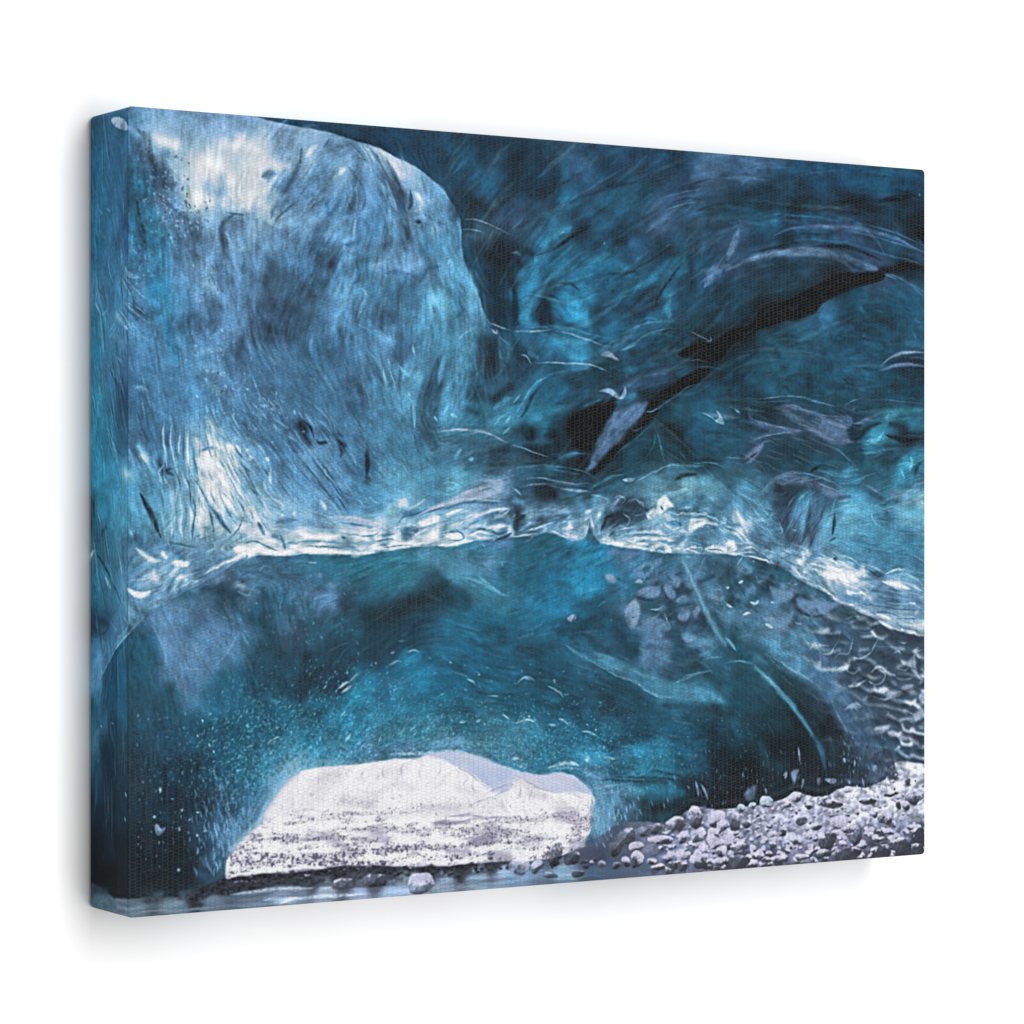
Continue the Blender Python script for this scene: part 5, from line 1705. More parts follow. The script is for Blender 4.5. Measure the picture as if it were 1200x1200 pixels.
l dcdaf0 .95 20 890,980 930,1000 960,1010
l d8d8ee .95 14 960,1015 1000,1035 1050,1025
l c8c8e6 .9 10 860,980 900,1000 880,1050 840,1065 820,1050
l d0d0ea .95 14 690,1070 740,1070 800,1035
l bcbcde .9 8 805,1045 830,1065
p d4d4ee .95 16 1020,950 1050,905 1070,900 1070,950 1080,1000 1060,1000 1040,970
l c4c8e4 .9 10 1060,940 1070,890 1110,870
l ccccea .95 12 1070,1000 1100,1030 1120,1035
l b4b8d8 .9 10 970,975 1010,980 1030,960
p d0d0ee .95 16 990,1080 1030,1075 1080,1110 1050,1120 1010,1100
p dcdcf2 .95 16 900,1110 930,1095 1000,1110 960,1130 910,1130
l c4c4e4 .9 10 820,1130 880,1150 920,1130
p d0d0ec .95 16 1090,1130 1120,1100 1122,1170 1100,1160
l 9cacd0 .8 20 690,1180 740,1170 770,1190
l b4b8d8 .8 8 980,820 1010,830 1030,810
b 1c2c3a .8 50 700,930 720,950
b 1f303e .8 60 560,760 660,820
b 1c2c38 .8 60 880,790 1000,780
b 1e2e3a .8 70 880,900 940,930
b 1a2834 .8 50 760,1010 800,970
b 1a2834 .8 40 860,1020 850,1000
b 1a2632 .9 30 1090,930 1100,1000
b 24364a .7 60 940,1050 1000,1050
b 1c2a38 .8 50 820,1110 860,1090
b 2c4058 .7 40 680,1030 640,1060
b 20323f .8 40 1060,1050 1100,1070
b 28405a .6 60 1040,790 1100,800
"""
INK_LOW = """
T 100 830 4.8
b 2a6684 .7 40 60,40 110,90
b 3a7c98 .6 36 60,160 80,120
l 8cc4dc .8 6 90,90 100,110
l 8cc4dc .8 8 150,75 165,90
b 0f3c54 .7 70 150,160 200,100
l 5aa4c0 .8 8 75,280 82,310
b 0c2e42 .7 70 120,240 180,360
l 7ab4cc .8 12 225,470 232,500
l 7ab4cc .8 9 222,610 226,640
b 1a4c66 .6 60 60,360 70,520
b 0e2a3a .7 100 130,700 160,820
b 080f15 .8 90 90,930 200,930
b 2f3f4a .8 40 60,1010 130,1030
b 566c7c .6 40 100,1080 200,1110
b 18587c .5 60 320,100 380,90
b 123c58 .5 140 300,240 480,220
b 0e2c40 .5 160 320,560 480,600
b 0c1c28 .6 200 300,800 420,850
b 0b131a .7 120 300,960 440,980
b 134a66 .6 120 640,160 760,120
b 15587a .6 120 860,180 1000,120
b 145a7c .6 80 760,300 840,280
b 1f6c90 .6 80 900,380 1020,300
b 2f86b0 .7 60 1000,330 1120,250
b 3a92ba .6 60 1120,260 1190,220
b 64a4cc .7 60 1040,420 1120,340
b 9cc0e0 .8 40 1120,360 1190,320
b 80acd4 .7 40 1030,480 1090,410
b 3a6a94 .7 90 860,540 980,520
b 44709c .7 80 820,640 930,620
b 4a749e .6 60 720,820 760,760
b 5a84ae .6 40 800,720 880,680
b 3c608a .7 60 680,860 740,880
b 27486a .7 60 640,930 700,960
l 8ca8d4 .7 14 670,830 690,880 710,920
l 98b4dc .7 12 730,850 745,890 740,920
l a4bce0 .6 10 715,760 720,820 730,880
l 7c9cc8 .7 12 770,760 780,840
p 8c94c0 .9 6 390,665 405,655 425,680 450,670 440,700 410,720 392,700
l a4b0d4 .9 18 415,460 425,450 425,475
l 8ca8cc .9 20 385,600 390,620
l b0d8e8 .95 12 655,60 658,80
l a4dcec .95 14 625,155 632,150
l b4dcec .95 12 690,195 705,215
l 9cd4e8 .9 9 718,235 728,250
l b4e0ec .95 14 900,98 912,92
l b4e0ec .9 9 900,215 940,205
l b4e0ec .9 8 1030,200 1050,170 1100,155
l 9cd0e4 .8 9 710,120 720,100
l 84c4dc .8 7 840,350 880,345
l 84c4dc .8 7 800,300 815,290
l a4d4e8 .8 12 620,580 640,582
l 94c0d8 .8 12 540,580 550,560
l 8cbcd8 .8 10 580,630 590,615
l a4bcdc .8 14 525,660 528,690
l a4b4d8 .8 16 520,900 530,920
l a4c0e0 .8 14 625,700 630,720
l a4c0e0 .8 12 660,690 680,680
l 90b4d4 .7 9 590,750 592,720
l 90b4d4 .7 10 650,790 655,770
b 5a6484 .7 34 540,1045 580,1040
b 3c4658 .7 30 400,1050 430,1045
b 1a222a .9 60 620,1030 760,1000
l 20272e .9 44 600,1035 740,990 900,970 1100,960
b 262d34 .9 50 760,1010 1000,985
b 2a323a .8 50 1000,990 1180,950
l 4a5868 .7 24 260,1082 420,1072 600,1065
b 627888 .6 50 260,1120 500,1100
b 5a7084 .6 40 640,1080 900,1060
b 8098b4 .6 40 1020,1070 1190,1030
l c8d8ec .8 16 1090,1100 1140,1080 1200,1060
l a9bcd6 .7 10 1000,1080 1100,1060
l 4a6074 .6 10 940,1090 1060,1090
l 98a8b8 .6 8 280,1150 360,1140 460,1130
l 88a0b4 .5 14 500,1140 700,1120 900,1100
T 350 830 4.8
b 0d3448 .7 80 40,30 110,20
b 16709c .7 80 60,170 100,200
b 1c84b4 .7 60 330,160 360,120
b 17648a .6 60 480,40 540,80
b 2c7c9c .6 60 620,120 760,130
b 1c6c8e .6 60 860,60 1000,100
b 155a78 .6 60 640,30 780,20
b 3a7ca4 .6 60 420,220 600,200
b 2f88b4 .6 50 100,270 240,240
b 62a4cc .6 34 20,320 120,310 200,300
b 5684b0 .7 50 560,240 680,240
b 6c9cc8 .6 40 760,210 880,200
b 5a98bc .6 50 900,180 1100,230
b 4a8cb4 .6 50 1100,260 1190,280
l a4dcec .9 16 265,180 285,155 300,130
l 9cd4e4 .9 8 240,40 270,10
l a4d8e8 .9 14 105,195 112,200
l 9cd8e8 .8 8 70,140 85,150
l a4d8e8 .8 8 120,180 128,165
l b4dce8 .9 9 905,80 940,70
l a4dce8 .8 9 1000,70 1030,60
l b4dcec .9 9 1140,30 1190,60
l a4d4e8 .8 8 1020,180 1070,185
l 94c8dc .8 9 450,200 465,150
l 8cc4dc .7 6 560,150 600,120
# snowfield seen through the mouth
p bfceee .97 10 500,262 740,238 900,236 1010,250 1090,295 1150,325 1200,340 1200,450 1090,470 1040,420 960,360 870,322 800,282 720,262
b c4d0ec .7 40 800,262 900,262
b b4c4e8 .7 60 1040,350 1130,390
b c9d4f0 .6 40 1000,300 1150,440
p faf8fc .97 8 60,345 250,325 440,300 560,290 700,285 800,285 870,322 960,362 1040,422 1090,466 1000,520 800,580 500,590 300,580 0,590 0,380
b f8f6f8 .7 120 700,420 820,520
b f8f6fa .6 90 300,450 480,500
b dcd8e8 .5 60 130,400 200,380
b d8d4e6 .45 50 440,370 560,350
b dcd8ea .5 60 900,440 1000,480
l a49cb4 .7 10 60,480 80,490
l b4acc4 .6 9 520,420 550,440
l 9c94b0 .7 10 250,580 310,585 370,600
b dcd6e6 .6 60 600,690 720,720
b c8c2d6 .6 50 60,700 100,740
b d4cee0 .5 60 320,700 400,740
b e6e0ee .6 120 840,580 1000,590
b e0dcea .6 50 560,420 640,440
b d4d0e2 .6 60 250,520 420,540
b cfcade .6 40 700,560 900,550
l 948ca8 .75 20 740,640 860,640 960,630
l a098b4 .7 12 820,600 900,600 1000,590
l a49cb8 .7 12 880,640 1000,620 1180,610
b 8c84a0 .6 30 770,650 820,640
b a098b6 .6 40 960,750 1050,730
b 8c86a4 .6 40 1000,740 1100,720
b a8a0bc .5 40 1060,670 1180,690
b a49cb8 .5 60 420,690 500,740
b a8a0ba .5 50 140,720 280,790
b f4f0f8 .7 60 200,840 400,860
b f6f2f6 .7 50 560,840 760,830
l f2eef6 .7 14 40,880 200,850 420,860
b 9890ac .6 30 840,800 960,800
b 8c88a4 .6 50 1080,830 1180,830
T 600 830 4.8
p c6d2ef .97 10 0,345 90,365 190,372 260,360 310,368 370,400 420,440 450,480 440,500 330,480 280,480 180,460 100,420 50,400 0,410
b d4dcf2 .7 40 240,385 330,410
b b8c8ea .7 40 350,430 400,465
p fbf9fd .97 8 0,415 60,395 100,420 180,462 260,480 300,472 350,470 452,490 455,560 300,600 0,600
b f8f6fa .6 80 180,540 60,520
b f8f6fa .7 60 340,500 420,520
b d4cce0 .6 60 40,410 130,440
b d0c8dc .6 40 100,480 180,500
b c4bcd2 .6 50 260,580 360,590
b b8b0c8 .6 40 250,630 340,640
b f0ecf4 .6 60 120,660 320,660
b ece6f2 .6 60 360,680 430,640
b b4acc4 .5 60 60,760 160,750
b f2eef4 .8 50 60,800 140,820
b d0d2ea .9 40 330,790 400,760
b b4b4d0 .7 24 330,760 380,740
# right of the mouth
b 7ca6cc .8 60 480,470 490,540 475,620
b 8cb2d6 .7 40 470,560 480,640
b 5f8fba .7 70 560,560 600,500
b 6a9ac4 .6 50 540,640 500,720
b 4a94bc .6 60 80,220 40,160
b 206c90 .6 80 250,180 320,120
b 155878 .5 60 540,60 620,120
b 0d3c54 .5 100 700,100 860,60
b 0b3044 .6 100 1000,60 1140,160
b 06161e .7 90 1120,260 1180,360
b 0c2c40 .6 60 560,220 640,160
b 2484b4 .7 60 640,270 720,260
b 2178a4 .6 60 760,280 820,260
b 2a86b2 .6 60 420,280 520,290
b 1f7498 .6 50 600,330 760,340
b 1c6c8e .6 50 700,440 960,470
b 18607f .6 50 900,380 1020,350
l 0d2e40 .8 14 420,405 560,400 700,405 840,410
l 0c2a3a .7 12 560,380 800,390 1000,410
l 0e3042 .7 14 780,340 900,370 1000,400
b 0c2836 .6 30 700,410 860,415
l c4d4e8 .9 26 200,330 280,310 340,312 380,325
l 8cacd4 .7 12 180,345 300,335 400,345
l a4bcdc .7 10 380,350 450,380 520,400
b 5a8cb8 .7 60 420,350 480,400
b 6c98c4 .6 50 450,440 540,440
l 8cb4d8 .7 14 440,460 520,440 600,420
l a4c4e0 .6 10 480,480 560,470 640,450
b 5484b0 .6 60 540,480 640,450
b 4a90b4 .6 40 620,430 740,470
b d4e8f2 .9 26 425,285
l b4d0e4 .8 10 540,280 580,285
l c8dcec .9 12 20,80 80,60 130,75
l d4e0ee .9 12 90,40 105,45
l b4d0e4 .8 9 200,90 250,100
l b4cce4 .9 10 255,55 290,65 325,95
l a9cce0 .9 10 390,125 440,130 485,158
l a4d4e8 .8 9 470,115 480,120
l 8cd0e8 .8 9 830,265 840,270
l c0d4e6 .8 20 0,285 40,280
l a4c0dc .7 10 20,320 80,335
b 5f90ba .8 70 500,540 560,560
b 6c9cc6 .7 70 510,620 480,700
b 4c7098 .7 60 600,560 680,560
b 3c5f7c .7 60 640,600 600,660
b 80acd4 .6 40 460,580 470,660
b 4a6888 .7 50 440,760 500,740
l 8cb4d8 .7 12 545,580 555,620
l 8cb4d8 .7 12 575,600 580,630
l a4c4e4 .7 10 520,640 525,690
l a4c4e0 .7 10 640,540 650,590
l 8cb0d4 .7 10 665,530 670,560
l 6c98c0 .7 9 715,560 730,600
l 203444 .7 10 610,560 620,620
l 1c2e3c .7 10 690,560 700,610
b 1c3440 .7 50 760,540 800,590
b 0d1a22 .8 60 800,560 960,540
b 0a141a .7 60 1080,480 1180,500
l 4a6c90 .7 9 780,500 800,560
l 6c8cb4 .7 9 850,520 860,560
l 84a4c8 .7 9 870,490 880,530
l 8c90bc .9 16 1030,400 1045,450 1050,490
l 8c90bc .9 16 1060,420 1090,460 1105,510
l 9c9cc4 .9 9 985,430 1000,450
l 3a4460 .8 10 1050,440 1080,500
l 5a6c94 .8 9 1120,560 1125,530
l 708cb4 .7 9 1090,350 1095,370
b 5f6c90 .7 24 1080,550
l 8084b0 .8 10 1180,540 1195,520
T 850 810 4.8
b 0d3c50 .7 100 60,60 180,80
b 0a2836 .7 100 200,150 300,130
b 071318 .7 140 300,330 420,300
b 060f14 .7 130 80,430 160,470
b 0d3a50 .7 40 60,230 140,250
l 2a6c8c .85 34 300,0 370,70 430,150 490,240
l 1f5876 .8 40 480,220 520,290 550,370 560,440
l 4a94b4 .7 8 320,20 380,90 440,170
b 0a1a22 .8 90 560,120 640,220
b 0b1820 .8 90 660,330 700,420
b 12303e .6 60 600,400 560,460
b 15465c .6 60 200,290 220,400
b 103444 .6 60 260,410 330,430
b 3c6088 .7 70 680,150 740,240
b 36587e .7 60 620,60 660,120
l 5f84ac .7 12 590,40 640,140 700,250
b 34587a .7 70 780,320 880,300
b 2f5070 .6 50 760,400 840,430
l 9cb0d4 .8 20 660,100 710,80 760,90
l 8cacd0 .8 14 700,60 730,90 750,110
b 28384a .8 60 820,60 900,40
b 26384a .7 60 880,150 980,150
b 34465c .7 50 760,140 820,190
p 3c4c60 .9 18 910,180 960,180 1030,200 1060,230 1030,260 960,230 920,220
p dcdcf2 .95 16 835,205 870,190 920,188 910,210 860,215
p e0def4 .95 18 920,225 980,230 1040,255 1100,290 1110,320 1060,290 980,260 930,250
p dcdcf4 .95 16 985,155 1040,140 1060,120 1110,95 1115,130 1080,150 1030,160
l c8c8e6 .9 12 1000,90 1040,120 1080,130
p c0c0de .9 16 1085,190 1120,170 1122,220 1100,215
p 22384e .9 12 930,260 1000,275 1070,300 1110,350 1090,385 1020,375 960,360 910,340 880,300
b 2c4a64 .6 60 940,310 1000,330
b 14202c .8 50 1100,290 1110,240
p ccc4e4 .9 16 900,10 940,0 990,5 960,25 910,40
l bcbcdc .9 12 860,40 900,45 940,20
p d4d4f0 .95 16 1090,20 1120,0 1122,60 1100,50
b 22323f .8 40 1000,70 1060,60
l 98a4cc .9 16 412,310 415,360 420,400
p 8c94c0 .9 16 370,455 410,440 408,480 390,515
l 9ca4cc .9 20 325,470 340,460 335,490
l 8c94bc .9 16 430,520 440,500 430,555
p 9ca4cc .9 6 560,490 620,490 620,515 590,518
l 8c9cc4 .8 22 520,520 530,495 525,530
p 7a80ac .9 16 110,570 150,530 180,530 160,600 120,605
l 8088b4 .8 14 225,540 235,580
l 9ca4d0 .8 20 665,370 672,400
l a0acd4 .8 16 725,380 728,420
l a4b0d8 .8 30 850,410 830,450
l 8c9cc8 .7 12 770,480 780,540
l a4acd4 .8 18 735,520 745,545
l a4acd4 .8 14 690,490 700,520
b 4a5878 .7 60 880,450 840,500
p 2c3448 .9 18 900,430 920,350 945,350 960,420 975,480 940,500 910,480
p d0d0ee .95 12 960,400 1040,395 1120,410 1122,480 1040,500 980,490
b c4c8ea .9 50 1000,440 1080,440
"""
INK_FINISH = """
T 600 580 4.8
# facets in the vault, crisp
p 6a8ab2 0.59 11 700,430 725,395 765,372 800,365 835,345 845,360 825,400 785,432 740,465 712,458
p 184c62 .9 4 735,425 755,400 780,398 768,425 748,440
p 7c90bc 0.63 11 705,545 745,518 795,510 832,522 826,568 790,575 745,562
p 7488b6 0.63 11 850,508 886,500 906,530 920,560 900,584 868,565
p 6a86b0 0.59 11 892,470 925,455 948,478 940,510 915,520 900,500
p 7088b4 0.59 11 920,592 965,562 998,580 985,605 950,612
p 9aa4cc 0.63 13 645,640 668,600 700,582 716,620 712,682 690,738 668,745 652,720 640,680
l 3c5884 .8 8 668,690 690,680 695,660
p 8c96c0 0.59 11 522,448 560,445 584,478 566,496 540,486
l 0f3a50 .9 12 588,465 612,485
p 8a92bc 0.67 11 312,690 340,670 358,680 330,708
p 6c84b0 0.55 13 728,704 780,690 845,700 885,742 840,758 770,752
p 7488b4 0.59 11 932,682 962,645 998,655 988,696 955,708
p 8090bc 0.59 11 1018,652 1046,622 1060,650 1030,688
p 6f92ba 0.55 13 952,782 1000,772 1028,798 990,826 965,812
p 6b96bc 0.52 15 1030,830 1080,808 1112,822 1060,850
p 4a6c98 0.59 11 610,342 648,312 685,322 660,358 632,372
l 143c50 .9 10 840,470 855,540 890,600 930,640
l 123a50 .9 10 690,570 750,590 830,590
l 16425a .9 10 700,500 770,470 850,430 880,450
l 15465c .9 10 910,450 950,430 980,440
l 123c50 .8 12 760,640 830,665 850,700
l 143f54 .8 12 900,640 930,610 1000,615
l 9cb4d6 .9 8 770,638 815,642 850,622
l 8cacd2 .9 8 850,660 868,700 888,748
l b4c4e0 .95 10 694,492 715,482 734,490
l 9cb8d8 .8 6 1120,545 1150,530 1190,545
l 8aa8cc .8 6 1130,600 1165,610 1195,600
p 8ca0c8 0.52 13 1120,560 1160,545 1195,560 1180,585 1140,590
l 123c52 .9 12 1060,490 1100,470 1150,450
# the long pale crack
b 6494b6 .8 30 965,372 1000,450 1040,540
b 5f92b6 .8 34 1040,540 1090,650 1140,750 1195,835
l 8fb8d4 .7 8 960,365 1000,440 1035,525 1080,625 1130,720
l 2a5a78 .7 8 985,440 1020,530 1070,640 1120,745
l 2c5c78 .6 7 1060,570 1110,620 1190,690
# shelf lower edge
l 79b0cc .8 7 300,838 380,893 470,945 560,1000 640,1030 700,1055 745,1090 780,1112 835,1138 930,1138 1000,1150 1080,1150 1150,1175
b 0c3448 .7 40 560,1060 700,1110
b 0b3044 .7 44 860,1180 1050,1195
l 6aa6c4 .7 9 905,1058 960,1025 1040,1000 1130,985
T 850 580 4.8
p 6c8ab4 0.55 13 252,512 300,532 350,540 382,520 386,555 345,602 300,588 270,560
p 6482b0 0.55 13 402,578 440,582 520,602 600,602 648,592 590,648 520,668 450,648 412,620
l 163a4c .9 9 380,612 430,662 500,684 560,676
p 7890bc 0.59 13 217,702 262,682 330,692 378,652 368,702 318,738 262,738
l e4e8f4 .95 14 222,722 250,736 264,744
l cdd6ea .95 11 75,490 105,480
l c4d0e6 .95 12 2,520 24,516
l ccd6ec .95 13 142,596 168,605 188,592
l d8def0 .95 12 2,612 38,630
l d4daee .95 11 97,670 128,656 142,660
p 1a4c64 .8 6 290,430 330,410 370,450 350,490 310,480
p 184458 .8 6 160,560 195,540 205,570 175,590
p 7c9cc4 0.52 13 60,405 95,385 140,400 150,440 105,440
p 6a8ebc 0.52 13 120,520 160,510 180,540 140,560 115,550
l 123a4c .8 9 40,470 90,520 110,580
l 8cb0d2 .8 8 60,400 95,350 110,335
l 7aa0c6 .8 8 170,440 185,480 210,485
b 5a9cba .8 24 170,970 240,1032 310,1105 385,1185
l 94c4da .6 7 175,965 245,1030 320,1108
l 5a9cbc .85 20 0,800 32,832 62,872
l 6fa4c2 .8 7 5,942 80,930 150,945 185,965
l 84aecc .8 8 225,888 330,950 430,1010 520,1070
T 850 810 4.8
b 4688a8 .75 22 300,0 370,72 430,152 485,236
l 2f6c8a .8 20 480,230 520,300 548,370 560,430
# lip, clear refracting ice
T 600 580 4.8
l f4f8fa .95 10 500,268 570,277 660,287 760,302 850,318 900,322
l eaf2f6 .9 12 520,250 600,262 700,275
l d6e6f0 .9 9 620,225 700,208 790,208 870,220 940,232
l 5d92b6 .8 9 610,240 700,226 800,224 880,234
l dfeaf2 .9 11 650,255 740,240 850,244 940,262
l 4f86ac .8 8 660,270 760,258 860,264 950,282
l c4dae8 .9 12 850,150 900,185 970,205 1020,212
p e9f1f2 .95 4 1000,150 1060,130 1112,142 1160,166 1100,162 1045,182 1000,208
l e4eef0 .95 9 900,105 960,100 1045,98 1100,108
l d8e6ec .9 8 1040,96 1110,118 1190,162
p eff4f3 .95 4 812,80 832,22 858,2 880,22 908,60 880,68 850,92 832,100
l 3c5a74 .9 12 836,58 850,82
p eaf2f4 .95 4 770,135 760,110 795,72 815,95 800,125
l 2b5e7c .7 12 900,165 930,160 955,180 920,195
l f0f2f4 .95 10 965,308 1010,290 1062,296 1065,318
l f6f3f5 .95 14 1085,298 1140,284 1195,292
l 5f88ae .8 7 1095,304 1145,300 1190,312
l 24384e .9 14 512,208 530,140 600,112 680,96
l 2a3c52 .9 10 560,190 600,160 640,150 670,170
l b8c8e0 .9 8 575,60 600,20 640,6
l a8bcd8 .9 7 640,40 690,20 735,50 745,90
l 9cb2d4 .9 7 625,100 662,138 640,180
l e6ebf2 .95 9 225,202 270,220 330,238 400,238
l cfdcea .9 9 380,225 425,190 432,150
l d6e2ee .9 8 470,215 455,170 440,130
l dbe6f0 .9 9 60,212 140,184 240,152
T 850 580 4.8
l e9f1f5 .95 9 0,172 60,190 112,232 142,282
l d2e2ec .9 8 0,200 60,222 108,265
p f1f0f4 .95 4 0,275 25,262 50,275 60,305 20,318 0,320
l f4f2f5 .95 12 0,324 45,328 90,330
l f0f2f5 .95 9 90,332 150,342 210,362 255,385
l cfdeea .9 9 85,305 150,295 205,325
l 3f6c90 .8 7 105,325 165,330 240,362
l e9f1f4 .95 13 365,395 392,412 420,450 470,478
l f5f7f7 .95 36 495,412 560,440 640,452 735,472
l cfe0ec .9 10 430,372 520,392 620,425 720,440
l 7ea6cc .8 9 520,372 640,398 760,430
l b9d9e6 .9 8 640,336 700,352 752,386
l 235468 .9 16 602,352 640,362
l f4f6f6 .95 22 880,482 960,502 1045,525
l c0e0ea .9 10 898,444 955,418 1010,420
l 9ccbdc .9 8 910,455 1000,445 1080,475 1112,505
l e8eff5 .95 10 500,492 560,532 622,582 655,596
l dfe7f1 .9 10 640,592 740,628 812,654
l eff3f4 .95 16 842,662 900,684 960,712
l f1f4f4 .95 13 862,704 920,738 975,758
l f4f6f7 .95 15 960,752 1040,768 1120,788
l e6eef4 .9 9 1000,722 1060,728 1120,722
l 3f6696 .8 6 690,602 850,624 1000,642 1115,642
l 4a72a2 .8 6 820,655 920,665 1010,692
l b4c8e0 .9 7 620,512 720,522 800,552
l 4a72a0 .8 7 760,505 870,535 980,548
T 350 580 4.8
l f6f6f7 .97 30 0,312 100,306 200,316 300,326
l f7f5f6 .97 18 200,322 300,330 430,326
l f5f5f6 .97 24 430,306 520,292 620,278 720,272
l f6f5f6 .97 16 770,286 880,276 990,256
l eef3f6 .95 22 10,248 120,232 230,228
p eff4f5 .95 4 682,150 742,126 790,122 758,160 702,174
l e9f2f5 .95 26 325,242 360,215 390,212
l bcb9d8 .9 13 160,124 260,127 360,139 440,164 500,194 550,214
l c9c8e2 .9 12 650,124 740,80 850,42 950,22 1090,28
l cccbe4 .9 12 880,174 960,140 1060,96 1120,80 1180,80
l 3d6894 .8 8 40,284 180,292 300,302
l 47749c .8 8 600,60 560,120 580,170
l 4c7aa6 .8 8 460,300 560,284 640,278
l 2f5484 .9 8 800,222 850,205 905,206 930,238 900,260
l d5e2ee .9 9 980,202 1040,212 1090,222
l 24364c .9 13 1100,254 1150,238 1200,216
T 100 580 4.8
l f6f6f7 .97 24 840,275 900,302 980,312 1080,330 1190,318
l e8eaf4 .95 9 660,448 740,400 830,362 900,348
l d0dcec .9 9 500,555 560,505 660,468
p f4f5f2 .97 4 238,528 280,542 330,548 368,542 340,568 300,578 262,560
p f0f2f2 .95 4 492,380 540,370 588,386 560,404 512,400
l dbe8f0 .9 20 282,297 332,342 392,372 428,370
l dff0f0 .9 14 430,312 452,352 470,342
"""
INK_MOUTH = """
T 350 830 4.8
# the far ridge and the lower hill, their shaded gullies
l c9c6d6 .8 8 722,268 770,275 805,292 835,318
l b2b0c6 .8 9 868,322 905,340 950,362 990,392 1035,428 1085,465
l a7a5bd .7 7 880,335 900,370 880,410
l b4b2c8 .7 8 930,360 945,400 920,440
l b0aec6 .7 7 980,395 975,440 1000,480
l b8b6cc .6 8 790,310 800,350 770,400
l bab8cc .6 9 700,300 680,350 700,400
l b8b6ca .6 9 600,300 575,350 590,400
l bdbbd0 .6 9 490,310 470,360 490,410
l b9b7cb .6 9 380,330 350,380 370,430
l bdbbd0 .6 9 250,345 230,390 250,440
l bab8cc .6 8 120,370 110,420 130,460
l a09cb4 .8 8 990,512 1040,490 1090,462 1140,440 1200,418
l a8a4ba .7 8 1100,500 1140,470 1190,455
l aca8be .7 8 960,560 1010,525 1060,520
l 9894ae .7 9 240,578 300,582 360,600
l a29eb6 .6 9 0,575 60,568 130,580 200,572
l a8a4bc .6 9 420,590 520,585 620,588 720,578
l 8e8aa4 .75 11 740,655 800,645 860,648 960,640
l 9a96ae .7 9 880,608 960,604 1060,612 1180,610
l a09cb4 .6 14 420,700 520,690 620,700
l 9a96ae .6 14 60,690 140,700 200,690
l 9490aa .6 16 900,735 1000,725 1100,745 1190,720
l f6f4f8 .8 14 560,640 640,630 720,632
l f4f2f8 .8 16 150,640 250,630 330,645
l f8f6fa .8 18 300,850 420,842 540,850 660,838
l f6f4f8 .8 16 780,700 880,690 960,700
T 600 830 4.8
l a7a5bd .75 8 0,420 45,398 90,415 140,442 185,462 240,478 290,480
l b0aec4 .7 8 40,430 50,470 30,510
l b4b2c8 .7 8 110,440 110,480 90,520
l b8b6cc .6 8 180,470 190,510 160,540
l b0aec6 .6 9 330,472 380,500 430,520
l 9e9ab4 .6 10 200,600 280,590 360,600
l a29eb6 .6 10 20,640 120,632 220,640
l 9c98b2 .6 12 280,640 360,650 420,640
l f6f4f8 .8 14 120,670 240,660 360,665
l dfe3f2 .8 10 330,765 380,752 420,740
# light spilling round the rim of the opening
T 100 830 4.8
b a9c8e4 .75 34 830,790 900,705 985,630 1015,550 1075,462 1140,392 1200,352
b 6f9fcc .5 70 800,760 880,660 960,570 1040,450 1130,350
T 350 830 4.8
l 6e9cc4 .7 10 0,352 60,328 150,310 250,308
l 41789f .7 14 380,290 470,282 570,275 660,268
l 4a80a8 .7 12 720,245 800,228 900,228 1000,238
l 5a90b4 .7 12 1060,270 1120,302 1190,325
T 600 830 4.8
l 5a86b0 .7 12 0,335 90,352 190,360 260,348
l 34658a .7 14 320,352 390,390 440,430 470,480
l 7aa4cc .7 9 462,500 470,560 462,640 442,720
# dark shingle bank across the foot of the opening
T 0 0 1
c 2e3641 .9 9 212,1048 240,1040 275,1034 320,1029 360,1025 410,1019 450,1019 500,1020 550,1016 600,1011
c 3a424e .8 8 330,1034 380,1032 430,1027 480,1026 530,1023 580,1018
c 4c5566 .7 7 395,1037 440,1036 480,1032 520,1029
c 262d37 .8 5 280,1029 330,1024 370,1020 420,1015 470,1016 520,1017 560,1013
l b9b6cc .7 4 300,1024 340,1021 380,1017
l b9b6cc .7 4 430,1013 470,1013 520,1014
l a4b4ca .7 5 270,1048 320,1043 370,1040
l b4c4d8 .7 4 330,1055 380,1050 430,1048
l 8fa4bc .6 6 480,1042 540,1038 600,1034
"""
def over_fold(p):
    """run an outline that starts at the fold a little way round the corner"""
    q = to_sheet(p); a = q[0].copy(); z = q[-1].copy(); a[0] -= 30; z[0] -= 30
    return np.vstack([q, z, a])

